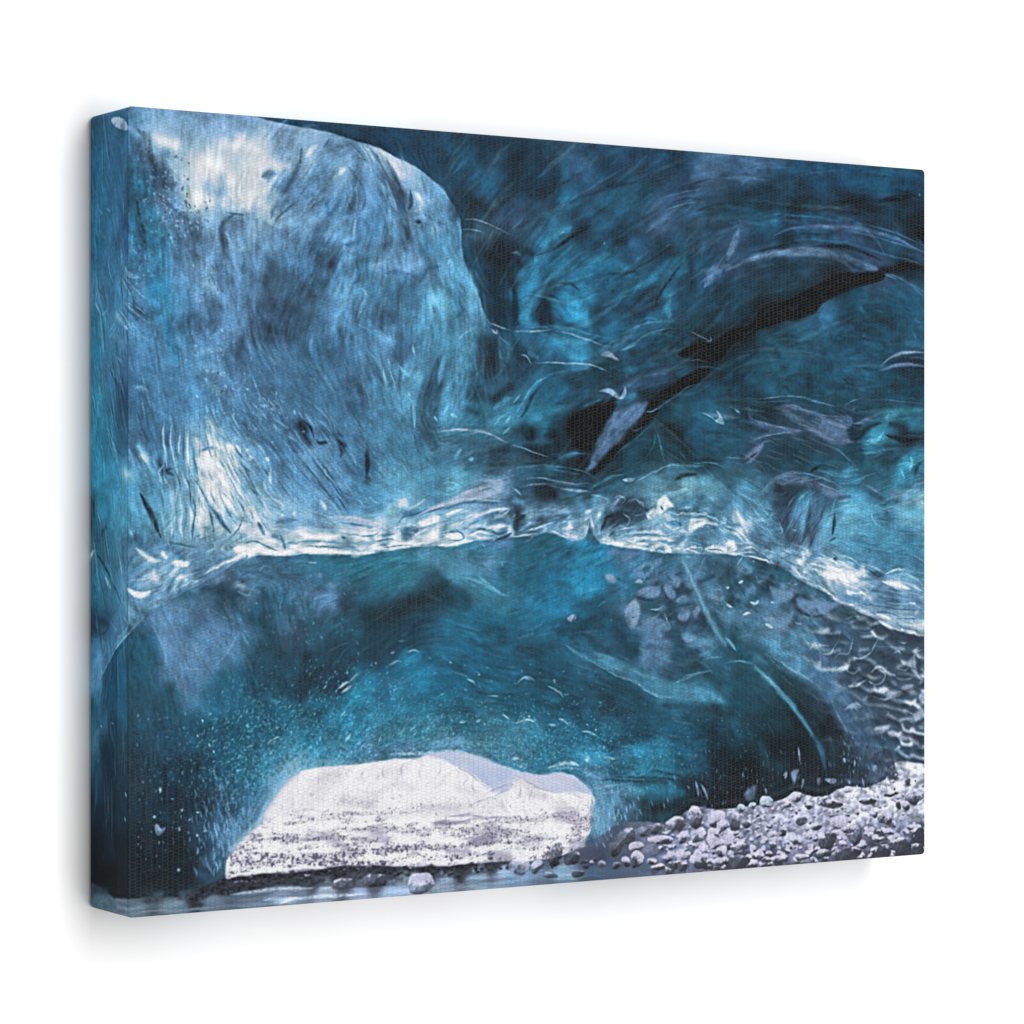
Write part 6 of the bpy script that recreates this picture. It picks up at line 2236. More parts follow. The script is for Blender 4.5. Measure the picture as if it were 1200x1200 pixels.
def base_picture():
    global M_VAULT, M_WALL, M_MOUTH, M_GROUND, M_STRIP, M_SLOW
    M_STRIP = (U0 < SW).astype(float)
    low = samples(INK_ICELOW)
    up = field(np.vstack([samples(INK_CEILING), low]), seed=3)
    S = low[low[:, 1] < 440]
    wall = field(np.vstack([samples(INK_ICEWALL), S[S[:, 0] < 560]]), seed=5)
    vault = field(samples(INK_VAULT), seed=9)
    ground = field(samples(INK_GROUND), seed=11, warp=3)
    st = samples(INK_STRIP)
    lipy = np.interp(st[:, 0], [108, 119, 127, 134, 150], [805, 797, 778, 763, 745])
    strip = field(st[st[:, 1] < lipy + 6], seed=15, warp=3)
    dark = field(st[(st[:, 1] > lipy - 6) & (st[:, 1] < 1041)], seed=16, warp=3)
    water = field(st[st[:, 1] >= 1041], seed=17, warp=3)
    e = pts(WALL_EDGE)
    wl = to_sheet(np.vstack([[[150, 110]], smooth_pts(e), [[560, 400], [520, 418], [300, 418], [150, 418]]]))
    wl[0, 0] -= 30; wl[-1, 0] -= 30
    M_WALL = full_mask(wl, 2.4) * sstep(415, 370, YY)
    M_VAULT = full_mask(over_fold(np.vstack([smooth_pts(pts(LIP_EDGE), n=3), [[1100, 1090], [150, 1090]]])), 2.0)
    M_MOUTH = full_mask(to_sheet(smooth_pts(pts(MOUTH), True, 3)), 2.2)
    M_GROUND = full_mask(over_fold(np.vstack([smooth_pts(pts(GROUND_TOP), n=3), [[1100, 1100], [150, 1100]]])), 2.5)
    fold = lambda s: np.vstack([to_sheet(pts(s) - [[.01, 0]]), [[SW + 20, PH + 5], [-5, PH + 5]]])
    M_SLOW = full_mask(fold(STRIP_LIP), 3.5)
    mix = lambda a, b, m: a + (b - a) * m[..., None]
    img = up
    img = mix(img, wall, M_WALL)
    img = mix(img, vault, M_VAULT)
    img = mix(img, ground, M_GROUND)
    img = mix(img, np.ones(3) * np.array([238., 237., 248.]), M_MOUTH)
    sd = mix(strip, dark, M_SLOW)
    sd = mix(sd, water, full_mask(fold(STRIP_STREAM), 5))
    img = mix(img, sd, sstep(SW + 1.5, SW - 2.5, U0))
    return img
FLOW = """170,200,85 200,350,85 230,430,80 170,480,75 160,560,60 220,560,86 260,570,70 300,560,55 350,560,48 400,560,50 330,460,50 270,300,80 330,300,70 370,250,-45 400,200,-50 360,230,-55 440,230,65 480,230,60 420,320,-70 380,340,-65 340,330,-62 400,280,-60 500,300,80 540,330,60 440,440,70 500,440,-65 480,520,60 530,560,-20
420,150,10 560,200,-50 600,290,-60 580,420,80 650,250,-35 700,250,-35 750,220,-30 800,280,-40 850,200,-15 900,240,0 1000,220,-5 900,290,-25 960,280,5 1050,310,28 880,360,-30 960,350,-20 1040,400,-5 950,440,0 850,430,-35 760,470,-40 700,520,-50 640,450,-35 680,390,15 740,390,-25 640,500,0 800,520,30 840,480,10 920,500,10 980,490,20 1060,500,0 900,560,25 1050,560,-20 660,570,5
200,680,-30 270,650,-20 330,640,0 400,630,5 470,625,-10 540,615,-15 580,600,-15 650,620,-20 720,620,-30 800,600,-5 860,600,40 940,610,-60 1040,620,5 920,660,18 980,680,22 1050,700,12 1070,730,12
200,740,60 260,760,60 340,720,80 300,820,70 400,680,-20 460,700,-25 540,680,30 460,760,-25 430,810,-50 560,780,20 640,700,-20 700,660,-20 640,800,15 740,800,28 800,700,-30 850,700,40 900,740,35 960,760,50 1030,780,-20 880,820,40 820,850,10 720,840,10 600,850,8 480,850,-15 350,870,-45 300,930,-60 270,980,85 210,950,88 170,900,90 170,800,80 740,900,5 800,880,5 705,960,85 780,950,85 860,930,88 940,900,85 1010,880,60 980,840,50
115,200,80 130,300,80 120,400,75 115,520,65 135,480,75 120,600,80 130,720,60 120,780,-70 125,870,75 125,980,88 250,1060,-4 450,1040,-6 650,1020,-5 900,1000,-8"""

# loose stones: tile lines, then cx,cy,rx,ry,grey,snow
STONES = """
T 350 830 4.8
255,990,82,34,92,.12 430,966,90,38,86,.08 690,978,98,62,136,.5
T 600 830 4.8
650,715,66,60,118,.12 590,780,60,60,92,.05 800,672,62,34,104,.18 735,690,60,36,118,.1 925,645,74,46,128,.45 1030,600,56,66,120,.55 1145,625,62,50,130,.8 1180,660,40,36,120,.7 1050,702,44,50,168,.6 965,712,38,42,140,.6 840,735,88,26,128,.75 1130,700,50,40,140,.8 700,775,52,34,110,.75 1140,745,62,46,140,.8 1180,795,40,34,120,.6 710,848,44,46,112,.6 645,862,34,28,100,.6 785,862,34,20,120,.7 880,838,40,24,118,.7 960,818,46,34,128,.7 1050,850,66,52,116,.65 505,876,32,22,120,.6 450,868,20,14,110,.5 590,880,40,20,96,.3 820,895,60,16,100,.4 900,880,50,24,88,.2 340,845,58,46,70,.08 240,822,64,66,78,.12 45,880,66,58,140,.5 135,888,46,40,98,.5 370,930,46,20,62,.1 215,940,56,20,92,.15 1160,860,50,30,110,.5
T 850 810 4.8
85,652,30,22,170,.8 150,637,30,24,170,.8 235,622,56,36,150,.75 405,590,54,32,140,.75 340,640,40,24,130,.5 690,548,50,18,150,.85 560,600,24,18,120,.6 50,722,46,54,122,.3 120,740,34,24,100,.3 600,632,92,28,78,.3 470,640,26,20,90,.4 800,612,74,20,80,.3 930,572,50,14,80,.4 1020,500,22,26,88,.15 1060,590,68,50,112,.5 1010,640,34,30,120,.6 970,640,20,26,84,.2 830,682,34,24,110,.5 890,700,58,42,116,.55 915,715,30,40,104,.5 640,735,64,40,160,.8 510,756,36,20,90,.3 430,722,50,34,132,.45 330,790,24,20,96,.4 250,760,24,10,90,.3 180,690,20,16,120,.6 570,830,66,56,92,.25 690,770,70,26,120,.7 740,812,38,48,96,.15 390,832,30,32,112,.4 620,790,40,20,150,.9 270,862,30,20,96,.4 75,872,62,28,112,.35 20,830,34,50,140,.7 78,958,78,48,78,.1 170,920,34,22,104,.5 1090,812,52,56,62,.08 990,872,62,60,70,.12 890,890,66,38,76,.2 690,912,84,46,70,.12 550,905,50,26,84,.25 770,865,40,20,100,.6 1080,890,60,40,62,.1 300,940,60,22,112,.5 430,930,50,20,104,.4 230,945,40,20,100,.4 860,830,26,16,90,.4 1040,760,30,16,110,.6
"""

def rock(img, cx, cy, rx, ry, grey, snow, r):
    n = int(r.integers(7, 10))
    a = (np.arange(n) + r.uniform(-.28, .28, n)) / n * 2 * np.pi
    rad = np.clip(1 + .15 * r.standard_normal(n), .7, 1.3)
    sk = r.normal(0, .22)
    p = np.c_[cx + rx * rad * np.cos(a) + sk * ry * np.sin(a), cy + ry * rad * np.sin(a)]
    q = (p + np.roll(p, -1, 0)) / 2                                   # knock the corners off
    s = np.empty((2 * n, 2)); s[0::2] = p * .62 + (np.roll(q, 1, 0) + q) * .19; s[1::2] = q
    res = poly_mask(s, 2.4)
    if res is None: return
    sl, al = res
    x = (U0[sl] - cx) / rx; y = (V0[sl] - cy) / ry
    nz = ROCK_N[sl] - .5; nf = ROCK_F[sl] - .5
    lx = r.uniform(-.35, .35)
    h = -y + lx * x + nz * 1.3 + nf * .35
    t = 1 - 1.6 * snow
    sm = sstep(t - .28, t + .32, h) * (snow > .03)
    pl = sstep(-.06, .06, x * math.cos(3.1 * sk) + y * .6 + lx * .6)      # one face turned away
    g = grey * (1.12 - .34 * pl) * (1 + .26 * np.clip(h, -1, 1) + .28 * nf + .3 * nz)
    g = g * (1 - .35 * sstep(.45, 1., y))
    stone = np.stack([g * .84, g * .92, g * 1.10], -1)
    w = 212 + 26 * np.clip(h, -1, 1) + 26 * nf
    white = np.stack([w * .93, w * .93, w * 1.06], -1)
    c = stone + (white - stone) * sm[..., None]
    # a dark gap under the stone
    put(img, line_mask(np.array([[cx - rx * .8, cy + ry * .85], [cx, cy + ry * 1.02], [cx + rx * .8, cy + ry * .8]]), max(2.2, ry * .35), 'l', .9), np.array([70., 74., 96.]), .24)
    img[sl] += (np.clip(c, 8, 250) - img[sl]) * (al * (.72 if cx < SW + 690 else .93))[..., None]

def fleck(img, n, box, dens, length, width, angle, spread, cols, op, seed):
    """scatter of short bright ticks; dens(x,y) gives the chance of one being kept"""
    r = np.random.default_rng(seed)
    x = r.uniform(box[0], box[2], n); y = r.uniform(box[1], box[3], n)
    k = r.random(n) < dens(x, y)
    x, y = x[k], y[k]
    q = to_sheet(np.c_[x, y])
    for (u, v), px, py in zip(q, x, y):
        a = math.radians((angle(px, py) if callable(angle) else angle) + r.normal(0, spread))
        L = r.uniform(*length); w = r.uniform(*width); bend = r.normal(0, .15)
        p = np.array([[u - L / 2 * math.cos(a), v - L / 2 * math.sin(a)], [u + bend * L, v + bend * L * .5], [u + L / 2 * math.cos(a), v + L / 2 * math.sin(a)]])
        put(img, line_mask(p, w, 'l', .6), hexc(cols[r.integers(len(cols))]), op * r.uniform(.4, 1))

def folds(img, ang, n, box, dens, length, width, op, seed, wob=.25):
    """ripples in the ice: a lit crest with its darker trough beside it, following the grain"""
    r = np.random.default_rng(seed)
    x = r.uniform(box[0], box[2], n); y = r.uniform(box[1], box[3], n)
    k = r.random(n) < dens(x, y); x, y = x[k], y[k]
    q = to_sheet(np.c_[x, y])
    for u, v in q:
        if not (6 < u < TW - 6 and 6 < v < PH - 6): continue
        L = r.uniform(*length); w = r.uniform(*width); bend = r.normal(0, wob) / 8
        P = []; a0 = None; uu, vv = u, v
        for i in range(9):
            a = float(bil(ang, np.array([uu]), np.array([vv]))[0])
            if a0 is not None and math.cos(a - a0) < 0: a += math.pi
            a0 = a; a = a + bend * i
            P.append((uu, vv)); uu += math.cos(a) * L / 8; vv += math.sin(a) * L / 8
        P = np.array(P); P -= P[4] - [u, v]
        c = bil(img, np.array([u]), np.array([v]))[0]
        if c.mean() < 32: continue
        o = op * r.uniform(.35, 1)
        nx, ny = -math.sin(a0), math.cos(a0); s = r.choice((-1, 1))
        put(img, line_mask(P + np.array([nx, ny]) * w * .55 * s, w * 1.1, 'l', .6), c * .6, o * .8)
        put(img, line_mask(P, w, 'l', .6), c * 1.08 + (np.array([206., 226., 240.]) - c) * .26, o)

def gauss2(x, y, cx, cy, sx, sy): return np.exp(-((x - cx) / sx) ** 2 - ((y - cy) / sy) ** 2)

def picture():
    global ROCK_N, ROCK_F
    img = base_picture()
    ang = angles(FLOW)
    ROCK_N = fbm(11, 9, 77, 3); ROCK_F = fbm(3.2, 3.2, 91, 2)
    ice = 1 - np.maximum(M_MOUTH, M_GROUND)
    # comb the colours along the ice
    acc = img.copy(); cnt = 1
    for sg in (1, -1):
        u, v = U0.copy(), V0.copy()
        for i in range(6):
            a = bil(ang, u, v); u = u + sg * 2.2 * np.cos(a); v = v + sg * 2.2 * np.sin(a)
            acc += bil(img, u, v); cnt += 1
    hard = lambda m: np.abs(blur(m, 4) - m)
    edge = np.clip(blur(hard(M_VAULT) + hard(M_WALL) * (YY < 370) + hard(M_STRIP) + hard(M_SLOW) + hard(M_GROUND), 3) * 6, 0, 1)
    k = ice * (1 - edge) * .8 * (1 - M_STRIP * (YY > 1000))
    img += (acc / cnt - img) * k[..., None]
    fc = np.clip(gauss2(XX, YY, 800, 710, 75, 52) + gauss2(XX, YY, 880, 690, 60, 34) + .8 * gauss2(XX, YY, 960, 710, 40, 26) + .6 * gauss2(XX, YY, 290, 700, 50, 34), 0, 1) * M_VAULT
    for sx, sy, dg, sd, q in ((26, 17, 35, 640, .50), (17, 12, -20, 645, .34)):
        f1, f2, dx, dy, vv = cells(sx, sy, dg, sd)
        pale = sstep(.48, .62, vv) * sstep(.05, .35, f2 - f1) * (.35 + .65 * sstep(-.3, .4, dy + dx * .5)) * (.35 + .9 * sstep(.3, .65, fbm(12, 12, sd + 3, 2)))
        img += (np.array([118., 146., 186.]) - img) * (blur(fc * np.clip(pale, 0, 1), 1.4) * q)[..., None]
        img *= (1 - blur(fc * .34 * sstep(.42, .30, vv) * sstep(.0, .3, f2 - f1), 3.))[..., None]
    worn = .62 + .5 * sstep(.30, .62, fbm(13, 13, 500, 4)); worn = np.clip(worn, 0, 1)
    for ink in (INK_TOP, INK_MID, INK_LIP, INK_LOW): strokes(img, ink, worn)
    # keep the soft airbrush off the far side of the hard edges
    top = (YY < 368) * (XX > 300)
    d = sstep(-.5, 1.2, blur(M_WALL, 1) - .35)
    nv = lambda x, y: bil(M_VAULT, *to_sheet(np.c_[x, y]).T) < .1
    folds(img, ang, 300, (155, 150, 590, 560), lambda x, y: nv(x, y) * np.clip(1.1 - gauss2(x, y, 260, 210, 70, 50), 0, 1), (14, 46), (1.8, 6.), .36, 31)
    folds(img, ang, 150, (160, 470, 440, 640), nv, (14, 44), (1.4, 3.), .5, 32)
    folds(img, ang, 190, (560, 160, 1083, 600), nv, (40, 130), (3., 10.), .36, 33)
    folds(img, ang, 260, (880, 480, 1083, 700), nv, (12, 44), (1.4, 3.6), .55, 34)
    folds(img, ang, 420, (170, 640, 1060, 900), lambda x, y: ~nv(x, y) * .8, (12, 40), (1.6, 5.), .3, 35)
    folds(img, ang, 120, (108, 150, 149, 1030), lambda x, y: .8 + 0 * x, (20, 80), (2.5, 7.), .4, 36)
    # bubbles and grit frozen into the ice near the mouth, then longer flecks
    halo = np.clip(gauss2(XX, YY, 480, 885, 230, 60) + gauss2(XX, YY, 300, 900, 60, 80) + .7 * gauss2(XX, YY, 700, 890, 90, 30), 0, 1) * M_VAULT * ice
    gr = vnoise(2.4, 2.0, 880); gr2 = vnoise(3.6, 3., 881)
    img += (np.array([150., 205., 226.]) - img) * (halo * sstep(.62, .95, gr) * .38)[..., None]
    img *= (1 - halo * .16 * sstep(.5, .92, gr2))[..., None]
    ring = lambda x, y: np.clip(gauss2(x, y, 480, 880, 190, 62) + .8 * gauss2(x, y, 330, 880, 60, 70) + .6 * gauss2(x, y, 420, 810, 60, 40) + .35 * gauss2(x, y, 620, 850, 90, 40), 0, 1) * (bil(M_MOUTH, *to_sheet(np.c_[x, y]).T) < .05)
    rad = lambda x, y: -55 if x < 400 else (-35 if x < 520 else 5)
    fleck(img, 1900, (180, 770, 720, 915), ring, (1.5, 5.5), (.9, 1.8), rad, 25, ['8fcbe0', '7fc0da', 'a9dcea', '5aa8cc'], .6, 5)
    fleck(img, 700, (180, 790, 720, 900), ring, (3, 9), (1.5, 3.5), rad, 25, ['14587a', '104a68'], .4, 6)
    fleck(img, 260, (160, 830, 330, 1020), lambda x, y: .8 + 0 * x, (2, 5), (1., 1.9), 80, 25, ['7fb8d0', '5f98b8', '9cc4e0'], .6, 7)
    low = lambda x, y: gauss2(x, y, 268, 975, 34, 50) * (bil(M_MOUTH, *to_sheet(np.c_[x, y]).T) < .05)
    fleck(img, 420, (225, 900, 320, 1030), low, (6, 16), (1.2, 2.6), 84, 7, ['7fa4d4', '98b4dc', '5a84b4', 'aac0e4'], .6, 8)
    fleck(img, 200, (225, 900, 320, 1030), low, (6, 14), (1.4, 3), 84, 7, ['1f3c5c', '2a4c70'], .5, 9)
    rt = lambda x, y: gauss2(x, y, 712, 955, 26, 34)
    fleck(img, 220, (690, 915, 770, 1000), rt, (5, 13), (1.2, 2.6), 82, 10, ['8cb4d8', 'a4c4e0', '7aa4cc'], .6, 10)
    fleck(img, 140, (690, 915, 780, 1000), rt, (5, 13), (1.4, 3), 82, 10, ['24405c', '345878'], .5, 11)
    fleck(img, 420, (600, 820, 900, 930), lambda x, y: .4 + .5 * gauss2(x, y, 720, 885, 70, 40), (2, 6), (.9, 1.7), 10, 25, ['3a94b8', '5fb4d0', '2f86ac'], .55, 12)
    fleck(img, 240, (740, 880, 1050, 945), lambda x, y: .6 + 0 * x, (3, 9), (1., 2.2), 86, 10, ['5a7ca0', '7a8cb4', '8c9cc8', '3a5470'], .55, 13)
    fleck(img, 260, (985, 860, 1045, 925), lambda x, y: .7 + 0 * x, (2, 8), (1., 2.4), 80, 14, ['8c9cc8', '5a70a0', '3a4c68', '141c26'], .55, 14)
    fleck(img, 400, (600, 640, 1000, 800), lambda x, y: .5 + 0 * x, (2, 7), (1.2, 2.6), 30, 40, ['5a8cb8', '3a6c94', '0f3a50', '123448'], .4, 15)
    fleck(img, 260, (260, 650, 420, 760), lambda x, y: .6 + 0 * x, (2, 6), (1.2, 2.6), 70, 40, ['6a94bc', '7a98c4', '123a50'], .45, 16)
    # pitted bulges on the ice wall
    pit = lambda x, y: gauss2(x, y, 255, 440, 22, 40) + 1.2 * gauss2(x, y, 197, 215, 18, 48) + .6 * gauss2(x, y, 225, 255, 22, 22) + .8 * gauss2(x, y, 245, 330, 14, 26) + .6 * gauss2(x, y, 300, 490, 40, 26)
    fleck(img, 1500, (160, 170, 360, 520), pit, (2, 6), (1.4, 2.8), 50, 40, ['9cc4e4', 'b4d0ea', 'c9dcf0'], .62, 17)
    fleck(img, 1300, (160, 170, 360, 520), pit, (2, 6), (1.4, 2.8), 50, 40, ['34567c', '466c98'], .75, 18)
    dk = lambda x, y: gauss2(x, y, 166, 300, 14, 60) + gauss2(x, y, 172, 185, 10, 26) + gauss2(x, y, 212, 255, 24, 20)
    fleck(img, 1100, (150, 150, 260, 360), dk, (2, 5), (1.2, 2.4), 70, 40, ['2f4c6c', '1f4464', '4f9cc4', '6aa8d0'], .85, 19)
    comb = lambda x, y: gauss2(x, y, 350, 560, 70, 40) + gauss2(x, y, 300, 510, 50, 30)
    fleck(img, 420, (260, 470, 430, 620), comb, (10, 28), (1., 2.2), 50, 6, ['8cbae0', 'a4cae8', '34608c', '3f6a98', '274a70'], .5, 20)
    cur = lambda x, y: gauss2(x, y, 245, 580, 60, 45)
    fleck(img, 300, (190, 510, 320, 640), cur, (10, 30), (1., 2.2), lambda x, y: 88 - (x - 200) * .28, 5, ['e4eff6', 'cfe2f0', '3f74a4', '5488b4'], .55, 21)
    lipd = lambda x, y: gauss2(x, y - np.interp(x, [150, 280, 560, 700, 860, 1080], [700, 640, 618, 620, 625, 715]), 600, 0, 600, 20)
    fleck(img, 900, (170, 590, 1083, 745), lipd, (5, 20), (1., 2.4), lambda x, y: float(np.interp(x, [150, 280, 400, 560, 700, 860, 1000, 1080], [-35, -20, 2, -15, -25, 10, 22, 16])), 14, ['e8f0f6', 'c4d8ea', '4a78a6', '2f5880', '8cb0d4'], .5, 22)
    ceil = lambda x, y: .8 * (bil(M_VAULT, *to_sheet(np.c_[x, y]).T) < .1) * (x > 560 + 0 * y)
    fleck(img, 420, (600, 170, 1083, 560), ceil, (8, 30), (1., 2.4), lambda x, y: float(np.degrees(bil(ang, *[q[None] for q in to_sheet([(x, y)])[0]])[0])), 5, ['2a7aa0', '0c2838', '3a6c94', '10384c'], .35, 23)
    stp = lambda x, y: .8 + 0 * x
    fleck(img, 260, (108, 150, 149, 700), stp, (8, 26), (1., 2.2), 78, 8, ['5a9cc4', '1f5274', '7ab4d2', '245c80'], .4, 24)
    # snowfield beyond the mouth: boulders half buried
    near = sstep(945, 1015, YY)
    sp = (.6 * vnoise(1.5, 1.2, 200) + .4 * vnoise(2.6, 1.8, 203)) * (1 - near) + (.55 * vnoise(2.0, 1.7, 205) + .45 * vnoise(3.8, 2.6, 206)) * near
    sp2 = .6 * fbm(70, 7, 210, 3) + .4 * fbm(16, 9, 214, 3)            # stones lie in bands across the plain
    den = np.interp(YY, [880, 925, 945, 960, 985, 1005, 1030], [.06, .12, .30, .44, .56, .62, .5]) * (.55 + .85 * sstep(.36, .64, sp2))
    m = M_MOUTH * sstep(.80 - .5 * den, 1.12 - .5 * den, sp) * np.clip(.35 + den * 1.2, 0, 1)
    img += (np.array([112., 108., 136.]) - img) * m[..., None]
    img *= (1 - M_MOUTH * sstep(945, 960, YY) * .10 * sstep(.45, .62, sp2))[..., None]
    slope = M_MOUTH * sstep(965, 945, YY) * sstep(215, 235, img.mean(-1))
    k = crinkle(9, 900, 1.2, 3)
    rib = fbm(16, 16, 920, 3, U=U0 + 1.1 * V0 * np.where(XX < 540, 1, -1), V=V0 * .38)
    img *= (1 - slope * (.035 * sstep(.1, 1.8, k) + .04 * sstep(.50, .68, rib) + .05 * vnoise(2., 2., 915)))[..., None] * np.array([.985, .988, 1.0])
    img *= (1 + M_MOUTH * sstep(945, 965, YY) * (.16 * (fbm(5, 3.4, 230, 3) - .42)))[..., None]
    strokes(img, INK_MOUTH, np.clip(.35 + .9 * sstep(.3, .7, fbm(5, 5, 960, 3)), 0, 1))
    g = img.mean(-1, keepdims=True)
    img += ((g * 1.03 + 2) * np.array([.992, .99, 1.016]) - img) * (M_MOUTH * sstep(205, 225, img[..., 0]))[..., None]
    # the dark shingle bank and right-hand scree
    r = np.random.default_rng(41)
    bank = M_GROUND * sstep(770, 700, XX)
    bb = bank * sstep(.42, .62, fbm(6, 4, 260, 3)) * sstep(95, 60, (img.mean(-1)))
    img += (np.array([66., 74., 92.]) - img) * (bb * .6)[..., None]
    bb = bank * sstep(.55, .7, fbm(5, 3, 270, 2)) * sstep(95, 60, (img.mean(-1)))
    img += (np.array([22., 27., 34.]) - img) * (bb * .6)[..., None]
    # water: long smooth streaks
    wat = M_GROUND * sstep(95, 115, img.mean(-1)) * sstep(770, 700, XX)
    img *= (1 + wat * .55 * (fbm(60, 5, 280, 3) - .5))[..., None]
    # rubble under the larger stones
    scree = M_GROUND * sstep(735, 790, XX)
    for sx, sy, sd in ((13, 8, 800), (7, 5, 820)):
        f1, f2, dx, dy, vv = cells(sx, sy, 0, sd)
        img *= (1 + scree * blur(.34 * (vv - .5) - .20 * sstep(.18, .0, f2 - f1) - .26 * sstep(.0, .55, dy) * (vv < .6) + .03, 1.))[..., None]
    img *= 1 + (scree * sstep(1000, 985, YY + (XX - 900) * .09))[..., None] * np.array([.14, .17, .12])
    pos = []
    for i in range(430):
        x = r.uniform(770, 1086); yt = np.interp(x, [770, 850, 930, 1000, 1050, 1090], [968, 950, 932, 925, 905, 900]); yb = np.interp(x, [770, 1086], [1022, 1000])
        f = r.random() ** .9; y = yt + f * (yb - yt)
        pos.append((y, x, (1.2 + 3.2 * f) * r.uniform(.6, 1.5), r.uniform(100, 175) * (1 - .3 * (f > .8)), r.uniform(.6, 1.2) * (1 - .5 * (f > .82))))
    for y, x, s, gy, sn in sorted(pos):
        (u, v), = to_sheet([(x, y)]); k = local_scale(x)
        rock(img, u, v, s * k * r.uniform(1, 1.5), s * k, gy, sn, r)
    for i in range(60):
        x = r.uniform(270, 700); y = np.interp(x, [270, 350, 560, 700], [1034, 1026, 1014, 1008]) + r.normal(0, 3.5)
        (u, v), = to_sheet([(x, y)]); s = r.uniform(1.5, 3.6)
        rock(img, u, v, s * 1.6, s * .8, r.uniform(36, 70), r.uniform(0, .12), r)
    ox, oy, kk = 0, 0, 1
    lst = []
    for ln in STONES.strip().splitlines():
        f = ln.split()
        if f[0] == 'T': ox, oy, kk = float(f[1]), float(f[2]), float(f[3]); continue
        for q in f:
            cx, cy, rx, ry, g, s = [float(t) for t in q.split(',')]
            lst.append((oy + (cy + ry) / kk, ox + cx / kk, oy + cy / kk, rx / kk, ry / kk, g * 1.08, s + (.12 if s > .2 else 0)))
    for _, x, y, rx, ry, g, s in sorted(lst):
        (u, v), = to_sheet([(x, y)]); k = local_scale(x)
        rock(img, u, v, rx * k, ry * k, g, s, r)
    dkl = img.mean(-1)
    img += (scree * sstep(85, 20, dkl) * 26)[..., None] * np.array([.9, 1., 1.25])
    img *= (1 + .14 * M_GROUND * sstep(700, 620, XX) * sstep(50, 110, dkl))[..., None]
    # nothing here was drawn with a ruler: let the edges wander by a dot or two
    wu = (fbm(11, 11, 300, 2) - .5) * 1.6 + (fbm(36, 36, 340, 2) - .5) * 3; wv = (fbm(11, 11, 320, 2) - .5) * 1.6 + (fbm(36, 36, 360, 2) - .5) * 3
    lim = np.clip(np.abs(U0 - SW) / 8, 0, 1)
    img = bil(img, U0 + wu * lim, V0 + wv * lim)
    # cold glass, not stone
    # scallops melted into the right-hand wall, and the facets above them
    sc = np.clip(gauss2(XX, YY, 1050, 800, 62, 70) + gauss2(XX, YY, 1000, 760, 50, 40) + gauss2(XX, YY, 1075, 860, 30, 40), 0, 1) * M_VAULT * (1 - M_GROUND)
    img += (np.array([62., 84., 114.]) - img) * (sc * .30)[..., None]
    f1, f2, dx, dy, vv = cells(31, 17, 12, 600)
    rim = sstep(.5, .06, f2 - f1) * sstep(.0, .30, dy)
    thick = (.35 + .65 * sstep(.3, .65, vnoise(26, 20, 610))) * sstep(.15, .6, vnoise(16, 11, 611))
    img += (np.array([214., 216., 238.]) - img) * np.clip(blur(sc * rim * thick, 1.) * 1.35, 0, .95)[..., None]
    img *= (1 - sc * .30 * sstep(.10, .5, f2 - f1) * sstep(.2, -.4, dy))[..., None]
    # glassy lip
    lipy = np.interp(XX, [150, 200, 283, 350, 440, 560, 640, 700, 777, 871, 958, 1083], [742, 700, 655, 649, 649, 634, 625, 634, 647, 651, 688, 745])
    up = lipy - YY
    reach = np.interp(XX, [150, 300, 450, 600, 720, 800, 900, 1000, 1083], [50, 30, 36, 44, 60, 80, 56, 52, 46])
    glass = sstep(-2, 4, up) * sstep(1.25, .45, up / reach) * (XX > 150)
    glass = np.clip(glass + .8 * gauss2(XX, YY, 250, 580, 55, 60) + .5 * gauss2(XX, YY, 170, 670, 30, 40) + .35 * gauss2(XX, YY, 1060, 510, 40, 40) + .35 * gauss2(XX, YY, 870, 570, 50, 30), 0, 1)
    c1 = grain(ang, 3, 0, crinkle(26, 700)); c2 = grain(ang, 2, 0, crinkle(12, 720)); c3 = grain(ang, 3, 0, crinkle(40, 740, 1.6, 2))
    img *= (1 + glass * (.14 * c1 + .08 * c2))[..., None]
    hi = glass * sstep(.55, 1.5, c1 * .8 + c2 * .5 + .35 * sstep(110, 190, img.mean(-1)))
    img += (np.array([226., 236., 246.]) - img) * (hi * .6)[..., None]
    dk = glass * sstep(.7, 1.5, -c1 * .7 - c2 * .5)
    img += (np.array([52., 92., 134.]) - img) * (dk * .38)[..., None]
    lm = img.mean(-1, keepdims=True)
    t = lm * np.where(lm < 1, 1, np.array([.68, 1.03, 1.27]) + (np.array([.93, 1.0, 1.06]) - np.array([.68, 1.03, 1.27])) * sstep(120, 225, lm))
    img += (t - img) * (glass * .8)[..., None]
    # fine structure of the ice: creases, clouding and short combed streaks
    g1 = grain(ang, 4, 400, 1.5); g2 = grain(ang, 7, 420, 3.4); g3 = grain(ang, 9, 430, 9.); g4 = grain(ang, 22, 450, 11.)
    sky = (1 - blur(M_VAULT, 8)) * sstep(560, 640, XX) * (YY < 600)
    lumi = img.mean(-1)
    pa = 1.9 * sstep(.42, .64, fbm(44, 44, 930, 2)); pb = 1.9 * sstep(.42, .64, fbm(38, 38, 940, 2))
    amp = ice * (1 - .55 * M_STRIP) * np.interp(lumi, [0, 40, 120, 200, 255], [1.1, 1.1, 1., .6, .3])
    wl = blur(M_WALL, 12) * (YY < 560)
    lum = 1 + amp * ((.045 * g1 + .065 * g2 * pa) * (1 - .5 * sky) + (.06 + .09 * wl) * g3 + (.06 + .05 * wl) * c1 + (.055 * pb + .10 * fc) * c2 + (.06 + .05 * wl + .05 * sky) * c3 + .09 * sky * g4) + ice * np.interp(lumi, [0, 150, 210, 255], [1, 1, .4, .2]) * (.34 * (fbm(18, 18, 440, 4) - .5) + .11 * (vnoise(2.2, 2.2, 470) - .5))
    img = img * lum[..., None]
    # the clearest creases and facets go on last, broken up by the ice they lie in
    tmp = img.copy()
    strokes(tmp, INK_FINISH, np.clip(.30 + .95 * sstep(.32, .68, fbm(7, 7, 970, 3)), 0, 1))
